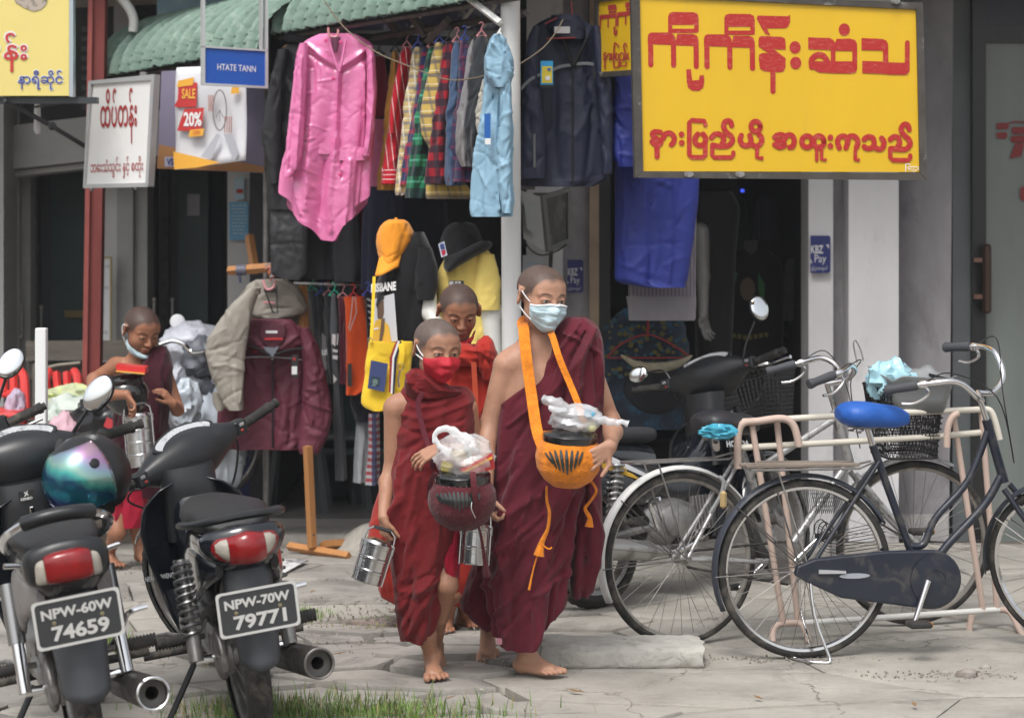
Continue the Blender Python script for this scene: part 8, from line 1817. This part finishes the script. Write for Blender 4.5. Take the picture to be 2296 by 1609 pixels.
drape('robe',[(1200,1082,1112,.1,.05),(1250,1068,1112,.1,.08),(1300,1048,1112,.1,.09),(1350,1034,1112,.1,.09),(1380,1040,1113,.1,.09),(1402,1060,1114,.1,.08),(1420,1086,1116,.1,.06)],8.08,RB1,mb=R1,folds=skirt_folds(1040,1110,1260,1410,14,-20,.012,7),M=60,N=60,hem=3)
drape('robe',[(900,1318,1352,.02,.04),(1000,1310,1350,.02,.06),(1100,1288,1350,.02,.09),(1200,1284,1352,.03,.10),(1260,1280,1346,.03,.10),(1310,1278,1332,.03,.09),(1340,1288,1318,.03,.06)],8.08,RB1,mb=R1,folds=skirt_folds(1285,1345,1000,1330,16,-4,.012,9)+[([(1310,1050),(1318,1180),(1300,1320)],6,-.02)],M=90,N=60,hem=4)
R1.build('robe',RB1,p1,angle=70)
drape('under_robe',[(1330,1215,1275,.05,.06),(1370,1218,1262,.05,.06),(1396,1222,1246,.05,.05)],8.05,robe_mat('pinkish_cloth',(.14,.03,.035)),p1,folds=skirt_folds(1215,1270,1330,1395,8,0,.01,11),M=20,N=40)
PB('hem_patch',mat('patch_pink',(.42,.18,.22),rough=.9),p1,1114,1430,1126,1444,7.93,.003)
mk=mat('mask_blue',(.52,.68,.74),rough=.8,bump=(60,.15),var=(6,.06));wt=mat('mask_white',(.70,.72,.73),rough=.8)
mb,_=mask_mesh(b,(-64,60),lambda u:(-.020+.013*math.sin(math.pi*u)**2,-.078-.038*math.sin(math.pi*u)),pleat=4,pa=.0035,off=.003,tent=.010)
mm=mb.build('face_mask',mk,p1,thick=.0012)
mb,_=mask_mesh(b,(-64,60),lambda u:(-.0185+.013*math.sin(math.pi*u)**2,-.026+.013*math.sin(math.pi*u)**2),off=.0042,tent=.010,mm=6);mb.build('mask_edge',wt,mm,thick=.0012)
ear_loops(b,mm,wt,[[(-.058,.040,-.022),(-.075,.018,-.002),(-.084,-.010,.018),(-.088,-.022,.010)],[(-.054,.038,-.076),(-.070,.015,-.058),(-.082,-.010,-.036)]],-1,.0022)

# smaller boy in front
p2_=person('small boy in a dark red robe and red face mask, front left of the tallest',(W(960,0,7.93).x,7.93,0))
b=Body();head_prims(b,W(981,781,7.92),27,13,roll=-2,s=1.0)
b.cap(W(965,880,7.97),W(972,820,7.95),.042,.038,.03);b.cap(W(900,905,7.97),W(965,885,7.97),.038,.04,.04);b.cap(W(965,885,7.97),W(1035,905,7.98),.04,.042,.04);b.ell(W(968,975,7.98),(.115,.075,.16),k=.04);b.cap(W(888,915,7.96),W(905,912,7.97),.043,.04,.03)
b.chain([W(886,915,7.96),W(880,1050,7.97),W(868,1080,7.95),W(860,1160,7.86)],[.041,.031,.029,.020],.012);hand(b,W(860,1160,7.86),(.05,.05,-1),(.75,.5,0),1,s=.74,curl=(1.0,1.1,1.1,1.1),thumb=(.4,.5),spread=.06)
b.chain([W(1046,915,7.98),W(1064,1000,8.02)],[.040,.030],.02);b.chain([W(1064,1000,8.02),W(1050,1012,7.90),W(988,1006,7.70)],[.030,.028,.0195],.02)
hand(b,W(988,1006,7.70),(-.80,-.08,-.34),(-.35,.45,-.8),-1,s=.80,curl=(.35,.42,.42,.45),thumb=(.55,.35),spread=.13)
b.chain([W(930,1250,7.95),W(940,1340,7.93),W(955,1420,7.97),W(970,1474,8.01)],[.055,.044,.036,.024]);foot(b,W(970,1468,8.02),(.14,-.98,.0),s=1.0,side=1)
b.chain([W(985,1220,7.98),W(1003,1310,7.90),W(985,1380,8.02),W(976,1450,8.16)],[.05,.036,.032,.022]);foot(b,W(977,1446,8.18),(.22,-.62,-.66),up=(.1,-.75,.6),s=.86,side=-1)
build_body(b,p2_,SK3)
R2=MB();FL=[([(905,880),(930,910),(980,905),(1040,880)],6,.010),([(890,925),(960,935),(1050,900)],7,.010),([(888,950),(950,970),(1040,935)],6,-.008),([(1000,880),(985,960),(900,1040)],8,.010),([(940,1060),(920,1180),(905,1290)],9,.014),([(970,1150),(950,1250),(915,1320)],8,-.012),([(900,1010),(888,1120),(890,1230)],8,.014),([(1000,1090),(985,1180),(975,1270)],8,.014),([(985,1180),(960,1290),(905,1400)],7,.012),([(885,1310),(930,1320),(985,1290)],7,.012)]
drape('robe',[(868,905,1045,.02,.06),(880,898,1058,.02,.08),(900,893,1066,.02,.095),(940,888,1066,.02,.105),(1000,884,1060,.02,.115),(1060,872,1056,.02,.13),(1150,868,1050,.02,.135),(1220,870,1040,.02,.13),(1270,876,1012,.01,.12),(1320,884,990,0,.11),(1370,890,985,0,.10),(1410,896,972,0,.09),(1434,902,958,0,.07)],7.97,RB2,mb=R2,folds=FL+skirt_folds(890,1060,890,1050,14,-60,.006,21)+skirt_folds(875,1040,1050,1300,24,-14,.012,22)+skirt_folds(890,985,1290,1430,12,-30,.010,23),pleats=[(6,.003,.010,1.1,1.2)],M=160,N=130,hem=-4)
drape('robe',[(826,922,950,-.01,.03),(836,913,968,-.01,.05),(850,908,985,-.01,.055),(865,906,1010,0,.06),(880,908,1040,.01,.06),(893,925,1000,.01,.05)],7.93,RB2,mb=R2,folds=[([(915,838),(925,865),(960,890)],5,.014),([(935,832),(935,860),(950,885)],4,-.012),([(955,845),(985,872),(1030,876)],5,.010)]+crease(910,835,1020,890,8,4,.006,40,30,(20,50),24),M=40,N=70)
R2.build('robe',RB2,p2_,angle=70)
drape('under_robe',[(1150,985,1040,0,.06),(1220,990,1034,0,.07),(1270,994,1032,0,.07),(1296,998,1030,0,.06)],7.95,CRIM,p2_,folds=skirt_folds(990,1030,1160,1290,8,5,.008,25),M=40,N=50)
RM=mat('mask_red',(.42,.008,.022),rough=.7,bump=(50,.15),var=(5,.1))
mb,_=mask_mesh(b,(-60,60),lambda u:(-.022+.016*math.sin(math.pi*u)**2,-.072-.045*math.sin(math.pi*u)),off=.004,tent=.014,pa=.002,pleat=2)
mm=mb.build('face_mask',RM,p2_,thick=.0015);ear_loops(b,mm,wt,[[(-.056,.042,-.030),(-.072,.015,-.012),(-.084,-.012,.016)],[(-.056,.040,-.040),(-.070,.012,-.030),(-.084,-.012,-.02)]],-1,.0026)
MB().tube(smooth_pts([W(948,880,7.84),W(937,905,7.84),(W(945,950,7.83)),W(962,1005,7.80),W(972,1050,7.72)],5),.0105,6,flat=.25,up=(0,1,0)).build('shoulder_strap',cloth('strap_maroon',(.09,.012,.022)),p2_)

# boy behind, orange-red robe
p3_=person('boy in an orange red robe with lowered red mask half hidden behind two others',(W(1020,0,8.9).x,8.9,0))
b=Body();head_prims(b,W(1029,697,8.95),12,27,s=.99,mouth=.6,lid=.75);b.cap(W(1030,790,9.0),W(1030,740,8.98),.040,.038,.03);b.cap(W(975,805,9.0),W(1090,800,9.0),.05,.05,.03)
b.chain([W(1010,1250,8.95),W(1012,1330,8.93),W(1003,1378,8.98)],[.05,.04,.025]);foot(b,W(1003,1372,9.0),(-.05,-.95,-.2),s=.78,side=1);b.chain([W(1030,1250,9.0),W(1040,1330,9.0),W(1045,1385,9.06)],[.05,.04,.024]);foot(b,W(1040,1372,9.08),(.6,-.8,0),s=.76,side=-1)
build_body(b,p3_,SK2)
R3=MB();drape('robe',[(772,1010,1095,.0,.05),(780,992,1106,0,.08),(820,960,1114,0,.11),(900,920,1118,0,.13),(1000,885,1118,0,.14),(1100,850,1112,.02,.15),(1180,828,1105,.02,.15),(1245,818,1095,.02,.15),(1300,838,1080,.02,.14),(1340,858,1060,.02,.12),(1352,880,1050,.02,.1)],9.0,RB3,mb=R3,folds=skirt_folds(830,1110,780,1340,44,-14,.014,31)+[([(1045,775),(1060,850),(1065,950)],6,.012),([(1085,780),(1070,860),(1090,960)],7,-.014),([(1000,830),(1050,845),(1095,800)],7,.014),([(1100,800),(1102,900),(1090,1000)],6,.012)],M=120,N=110)
drape('robe',[(752,1084,1096,-.03,.03),(762,1074,1106,-.03,.05),(785,1066,1113,-.03,.07),(820,1070,1112,-.02,.07),(850,1082,1108,-.01,.05)],8.92,RB3,mb=R3,folds=crease(1068,755,1110,845,12,4,.010,20,30,(30,70),33),M=40,N=60);drape('robe',[(768,990,1050,-.03,.04),(782,985,1075,-.04,.06),(800,992,1085,-.04,.06),(818,1010,1080,-.03,.05)],8.92,RB3,mb=R3,folds=crease(990,770,1080,815,10,4,.010,65,20,(30,80),35),M=30,N=60)
R3.build('robe',RB3,p3_,angle=70)
mb,_=mask_mesh(b,(-75,75),lambda u:(-.076-.016*math.sin(math.pi*u),-.106-.028*math.sin(math.pi*u)),off=.012,tent=.012,pleat=2);mm=mb.build('face_mask',RM,p3_,thick=.0015);ear_loops(b,mm,wt,[[(-.05,.02,-.075),(-.072,.0,-.04),(-.082,-.012,-.02)]],-1,.0026)
MB().tube([W(1062,812,8.8),W(1066,880,8.8),W(1068,960,8.78)],.012,6,flat=.25,up=(0,1,0)).build('shoulder_strap',cloth('strap_orange',(.38,.05,.02)),p3_)

# boy on the left looking down
p4_=person('bare shouldered boy in a dark maroon robe walking behind the parked motorcycles at left',(W(300,0,10.55).x,10.55,0))
b=Body();head_prims(b,W(319,740,10.55),36,27,s=1.02,mouth=.7,lid=.75);b.cap(W(300,825,10.6),W(308,785,10.58),.042,.038,.03);b.cap(W(262,822,10.6),W(360,822,10.62),.045,.045,.03);b.ell(W(308,880,10.62),(.12,.08,.15),k=.04)
b.chain([W(262,822,10.6),W(212,852,10.42),W(210,880,10.32)],[.044,.034,.031],.02);b.chain([W(210,878,10.32),W(245,885,10.17),W(284,884,10.10)],[.031,.027,.020],.012)
hand(b,W(284,884,10.10),(.52,-.05,-.72),(-.1,-.3,-1),1,s=.80,curl=(.5,.7,.8,.9),thumb=(.55,.2),spread=.12)
b.chain([W(368,840,10.62),W(398,918,10.6)],[.042,.032],.02);b.chain([W(398,918,10.6),W(388,905,10.45)],[.03,.021],.012);hand(b,W(388,905,10.45),(-.55,-.3,.75),(-.6,.3,-.5),1,s=.78,curl=(.35,.45,.5,.55),thumb=(.4,.3),spread=.12)
b.chain([W(280,1120,10.55),W(262,1190,10.5),W(245,1238,10.6)],[.055,.042,.024]);foot(b,W(243,1240,10.6),(.55,-.8,0),s=.80,side=-1);b.chain([W(300,1150,10.6),W(315,1225,10.6)],[.05,.03]);foot(b,W(315,1232,10.6),(.5,-.8,0),s=.78,side=1)
build_body(b,p4_,SK2)
R4=MB();drape('robe',[(776,345,372,.0,.04),(790,330,380,0,.07),(820,316,386,0,.10),(840,300,386,0,.11),(860,270,386,0,.12),(900,256,382,0,.12),(960,254,374,0,.12),(1060,254,376,0,.12),(1110,258,372,0,.12)],10.6,RB4,mb=R4,folds=skirt_folds(260,380,800,1100,34,-8,.010,41)+[([(350,780),(330,830),(290,870)],5,.012),([(372,790),(362,880),(352,1000)],7,.014)],M=100,N=90)
R4.build('robe',RB4,p4_,angle=70)
R5=MB();drape('under_robe',[(1095,256,330,0,.11),(1140,254,332,0,.11),(1178,256,322,0,.10)],10.57,CRIM,mb=R5,folds=skirt_folds(256,330,1100,1175,10,-10,.012,43),M=30,N=60);drape('under_robe',[(1150,290,340,.05,.06),(1200,286,330,.05,.06),(1245,300,318,.05,.03)],10.62,CRIM,mb=R5,folds=skirt_folds(290,330,1160,1240,6,5,.01,45),M=30,N=40);R5.build('under_robe',CRIM,p4_,angle=70)
mb,_=mask_mesh(b,(-25,88),lambda u:(-.090+.045*u**1.5,-.118+.022*u),off=.008,tent=.008,pleat=3);mm=mb.build('face_mask',mk,p4_,thick=.0015);ear_loops(b,mm,wt,[[(-.066,.0,-.075),(-.085,-.02,-.03),(-.090,-.03,.012),(-.080,-.005,.024)]],-1,.0028)

# ---------------------------------------------------------------- alms bowls, tiffin carriers, bags
def bowl(label,x,y,d,rx,rz,cov,lidm,tilt=0,win=None,tass=(),strap=()):
    c=W(x,y,d);t=thing('alms_bowl',label,'alms bowl',c);k=rx;prof=[(0.002,-rz),(k*.45,-rz*.93),(k*.75,-rz*.70),(k*.94,-rz*.35),(k,.0),(k*.97,rz*.28),(k*.86,rz*.52),(k*.78,rz*.62)]
    P=[(q[0],q[1])for q in zip(*[np.interp(np.linspace(0,7,29),range(8),[p[i]for p in prof])for i in(0,1)])];ax=Vector((math.sin(R(tilt)),-.10,1)).normalized()
    mb=MB().lathe(P,c,axis=ax,n=64)
    if cov:mb.v=[tuple(Vector(v)+(Vector(v)-c)*.018*noise.noise(Vector((v[0]*40,v[2]*26,v[1]*20))))for v in mb.v]
    mb.build('bowl',cov or lidm,t);ld=MB().lathe([(k*.80,rz*.55),(k*.83,rz*.60),(k*.83,rz*.80),(k*.78,rz*.86),(k*.5,rz*.98),(.002,rz*1.02)],c,axis=ax,n=48).build('lid',lidm,t)
    def on(px,py,off):
        ray=Vector(((px-CX)/FPX,1,-(py-CY)/FPX));o=Vector((0,0,CAMH));S_=Vector((1/(rx+off),1/(rx+off),1/(rz+off)))
        A_=Vector([ray[i]*S_[i]for i in range(3)]);Bv=Vector([(o-c)[i]*S_[i]for i in range(3)]);qa,qb,qc=A_.dot(A_),2*A_.dot(Bv),Bv.dot(Bv)-1;D=max(qb*qb-4*qa*qc,0);return o+ray*((-qb-math.sqrt(D))/(2*qa))
    for(x0,y0,x1,y1,w)in(win or()):
        mb=MB();n=8;L_,R_=[],[]
        for i in range(n+1):
            f=i/n;ww=w*math.sin(math.pi*(.12+.82*f))**.7;px,py=x0+(x1-x0)*f,y0+(y1-y0)*f;L_.append(on(px-ww,py,.004));R_.append(on(px+ww,py,.004))
        mb.grid([L_,R_]).build('opening',mat('glaze_dark',(.018,.025,.024),rough=.15,coat=.5),t)
    for(pts,r)in tass:MB().tube(smooth_pts([W(*p)for p in pts],5),r,8).build('tassel',cov,t)
    for(pts,r)in strap:MB().tube(smooth_pts([W(*p)for p in pts],6),r,6,flat=.14,up=(0,1,0)).build('strap',cov,t)
    return t,on
ORC=cloth('orange_knit',(.66,.20,.012),bump=(70,.7,6),var=(30,.25));GLZ=mat('black_glaze',(.010,.010,.011),rough=.14,coat=.8,dirt=((.35,.34,.30),16,.66,.5))
bowl('black alms bowl in an orange knitted sling held by the tallest boy',1275,1026,7.70,.116,.105,ORC,GLZ,3,
     win=[(1222,1014,1240,1040,3),(1232,1011,1248,1050,3.4),(1244,1009,1256,1056,3.8),(1257,1008,1264,1060,4),(1270,1008,1272,1064,4),(1283,1009,1280,1058,3.8),(1296,1010,1288,1052,3.4),(1307,1012,1297,1044,3)],
     tass=[([(1226,1090,7.72),(1226,1120,7.74),(1232,1150,7.75),(1228,1185,7.76),(1215,1215,7.77),(1208,1245,7.77)],[.004,.005,.006,.006,.010,.020]),([(1206,1240,7.77),(1196,1275,7.78),(1186,1322,7.78)],[.003,.003,.005]),([(1325,1078,7.75),(1337,1100,7.78),(1322,1125,7.80),(1312,1140,7.80),(1322,1160,7.80),(1321,1180,7.80)],[.005,.005,.005,.006,.008,.016]),([(1215,1220,7.76),(1230,1230,7.75),(1238,1226,7.75)],.003)],
     strap=[([(1192,712,8.09),(1172,722,8.03),(1174,738,7.965),(1180,800,7.90),(1191,880,7.86),(1203,960,7.76),(1216,1000,7.68)],.0225),([(1225,735,8.02),(1238,752,7.93),(1255,805,7.88),(1278,860,7.86),(1300,915,7.82),(1312,960,7.76)],.0135)])
MRC=cloth('maroon_knit',(.085,.012,.018),bump=(70,.6,6),var=(30,.25))
tb_,on_=bowl('black alms bowl in a maroon knitted sling held by the small boy',1036,1118,7.66,.120,.108,MRC,GLZ,0,
     win=[(979+i*9.5,1102+abs(i-5)*.6,990+i*8.2,1128+16-abs(i-5.0)*3.2,3.9)for i in range(11)],
     tass=[([(1064,1150,7.58),(1076,1190,7.62),(1084,1235,7.66),(1092,1290,7.7)],[.004,.005,.006,.014])],strap=[([(1060,1058,7.56),(1062,1080,7.53),(1066,1115,7.53),(1072,1150,7.56)],.012),([(978,1060,7.60),(966,1080,7.62),(962,1120,7.66)],.010)])
for i in range(3):
    for j in range(16):
        MB().ell(on_(980+j*6.6-i*0,1081+i*5,.002),(.0018,.0018,.0014),n=6,m=4).build('knit_hole',mat('hole_light',(.35,.22,.22),rough=.9),tb_)if(j+i)%2==0 else None
for pts in([(1058,1125,7.52),(1057,1140,7.52),(1066,1160,7.56)],[(1003,1158,7.62),(1012,1165,7.6),(1026,1172,7.62),(1032,1185,7.64)]):MB().tube(smooth_pts([W(*p)for p in pts],4),.0014,5).build('loose_thread',wt,tb_)
bowl('shiny black alms bowl carried under the arm of the boy on the left',284,884,10.30,.105,.098,None,GLZ,-6,strap=())
t=thing('red_packet','red and yellow snack packet lying on the black bowl of the left boy','packet',W(292,835,10.28));mb=MB();mb.prism([W(259,818,10.2),W(326,824,10.2),W(325,838,10.2),W(262,832,10.2)],(0,.09,.004));mb.build('wrapper',mat('packet_red',(.62,.03,.03),rough=.3,bump=(30,.4)),t,smooth=False)
mb=MB();mb.prism([W(260,830,10.195),W(325,836,10.195),(W(324,839,10.195)),W(261,833,10.195)],(0,-.003,0));mb.build('yellow_band',mat('packet_yellow',(.75,.42,.08),rough=.3),t,smooth=False)
def tiffin(label,x,y,d,r,h,tiers,tilt,side=1):
    "x, y: top centre in the photograph"
    c=W(x,y,d);t=thing('tiffin_carrier',label,'tiffin carrier',c);M=Matrix.Translation(c)@Matrix.Rotation(R(tilt),4,'Y')@Matrix.Rotation(R(-5),4,'X');ht=h/tiers
    TS=mat('tiffin_steel',(.60,.60,.60),rough=.2,metal=1,bump=(30,.05),dirt=((.30,.30,.30),10,.6,.5))
    for i in range(tiers):
        z1=-i*ht;z0=z1-ht;xf(MB().lathe([(r*.93,z0),(r*.98,z0+.004),(r*.98,z1-.010),(r*1.02,z1-.007),(r*1.02,z1-.001),(r*.97,z1)],n=44),M).build('tier',TS,t,angle=30)
    xf(MB().lathe([(r*1.02,0),(r*1.02,.006),(r*.90,.016),(r*.5,.024),(.002,.027)],n=44),M).build('lid',TS,t,angle=30)
    for s in(-1,1):
        a=Vector((s*r*1.04,0,0));xf(MB().box((s*r*1.05,0,-h/2),(.005,.022,h*1.02),bev=.001),M).build('side_bar',TS,t);xf(MB().box((s*r*1.09,0,-.004),(.008,.018,.030),bev=.002).tube([(s*r*1.10,-.012,-.018),(s*r*1.10,.012,-.018)],.004,6),M).build('clip',DULL,t)
    xf(MB().tube([(-r*1.05,0,0),(-r*.95,0,.045),(-r*.6,0,.060)],.004,6).tube([(r*1.05,0,0),(r*.95,0,.045),(r*.6,0,.060)],.004,6),M).build('handle_wire',TS,t);xf(MB().tube([(-r*.6,0,.060),(r*.6,0,.060)],.007,10),M).build('handle',BLACKP,t)
    return t
tiffin('steel tiffin carrier swinging from the lowered hand of the small boy',847,1222,7.83,.053,.135,3,17)
tiffin('steel tiffin carrier hanging between the small boy and the tallest boy',1068,1185,7.86,.050,.125,2,4)
tiffin('tall steel tiffin carrier held by the left boy below his bowl',309,935,10.22,.062,.23,4,-6)
def film(n,c,a,**k):return mat(n,c,rough=.22,alpha=a,bump=(13,.7,7),spec=.7,coat=.3,**k)
FW=film('white_film',(.72,.73,.75),.55)
t=thing('white_plastic_bag','knotted white plastic bag with long ties on top of the orange covered bowl','plastic bag',W(1285,940,7.70))
crumple('bag','',tuple(W(1292,938,7.69)),(.095,.080,.050),FW,seed=2,parent=t,n=56,amp=.28)
for pts,r in(([(1280,922,7.66),(1255,908,7.64),(1232,900,7.63),(1218,890,7.62)],[.012,.022,.020,.008]),([(1280,925,7.64),(1250,920,7.62),(1228,915,7.62)],[.010,.014,.006]),([(1335,943,7.66),(1358,941,7.64),(1376,947,7.63),(1392,946,7.63),(1408,951,7.63)],[.013,.011,.015,.009,.011])):
    mb=MB().tube(smooth_pts([W(*p)for p in pts],6),r,14);mb.v=[tuple(Vector(v)+Vector((.6,0,1))*.011*noise.noise(Vector(v)*45))for v in mb.v];mb.build('tie',FW,t)
MB().ell(W(1322,928,7.66),(.022,.02,.018),n=12,m=8).build('blue_item',mat('sky_item',(.12,.42,.60),rough=.4),t);MB().ell(W(1326,956,7.655),(.020,.02,.020),n=14,m=10).build('pale_food',mat('pale_food',(.62,.60,.36),rough=.5,bump=(30,.3)),t)
t=thing('clear_plastic_bag','see-through plastic bag of snacks on top of the maroon covered bowl','plastic bag',W(1040,1040,7.64));FC=film('clear_film',(.80,.80,.80),.36)
crumple('bag','',tuple(W(1040,1022,7.64)),(.106,.085,.078),FC,seed=4,parent=t,n=60,amp=.26)
for i,(x,y,sx,sz,c,a)in enumerate(((1002,1046,.04,.028,(.50,.42,.12),.2),(1028,1020,.045,.03,(.62,.55,.40),-.3),(1056,1012,.035,.035,(.60,.62,.60),.1),(1020,1060,.05,.015,(.42,.35,.10),-.2),(1048,1040,.045,.03,(.66,.50,.42),.4),(1074,1030,.03,.03,(.55,.56,.52),0))):
    MB().box(W(x,y,7.63+.01*(i%3)),(sx,.05,sz),rot=Euler((.2,a,.3*i)),bev=.006).build('snack',mat('snack%d'%i,c,rough=.4,var=(40,.3)),t)
mb=MB();mb.prism([W(1026,1062,7.60),W(1104,1022,7.60),W(1110,1050,7.62),(W(1060,1064,7.6))],(0,.03,.01));mb.build('red_packet',mat('packet_red2',(.55,.04,.04),rough=.35),t,smooth=False);mb=MB();mb.prism([W(1026,1062,7.598),W(1104,1022,7.598),W(1104,1028,7.598),W(1028,1067,7.598)],(0,-.002,0));mb.build('yellow_stripe',mat('stripe_y',(.7,.35,.06),rough=.4),t,smooth=False)
mb=MB();P=smooth_pts([W(1010,1015,7.62),W(985,1000,7.62),W(974,980,7.62),W(985,963,7.62),W(1005,962,7.62),W(1030,975,7.62),W(1060,995,7.62)],8);mb.tube(P,[.016,.010,.008,.010,.012,.016,.02],10,flat=.4,up=(0,1,0));mb.v=[tuple(Vector(v)+Vector((.5,.2,1))*.006*noise.noise(Vector(v)*60))for v in mb.v];mb.build('bag_handle',film('handle_film',(.78,.78,.79),.8),t)

# ---------------------------------------------------------------- thin street haze
hm=bpy.data.materials.new('haze');hm.use_nodes=True;hn=hm.node_tree;hn.nodes.remove(hn.nodes['Principled BSDF'])
pv_=hn.nodes.new('ShaderNodeVolumePrincipled');pv_.inputs['Color'].default_value=(.93,.95,.98,1);pv_.inputs['Density'].default_value=.0016;pv_.inputs['Anisotropy'].default_value=.2
hn.links.new(pv_.outputs[0],hn.nodes['Material Output'].inputs['Volume'])
hz_=MB().box((0,70,1.9),(130,270,5.9)).build('haze',hm,None,smooth=False);hz_['kind']='stuff'
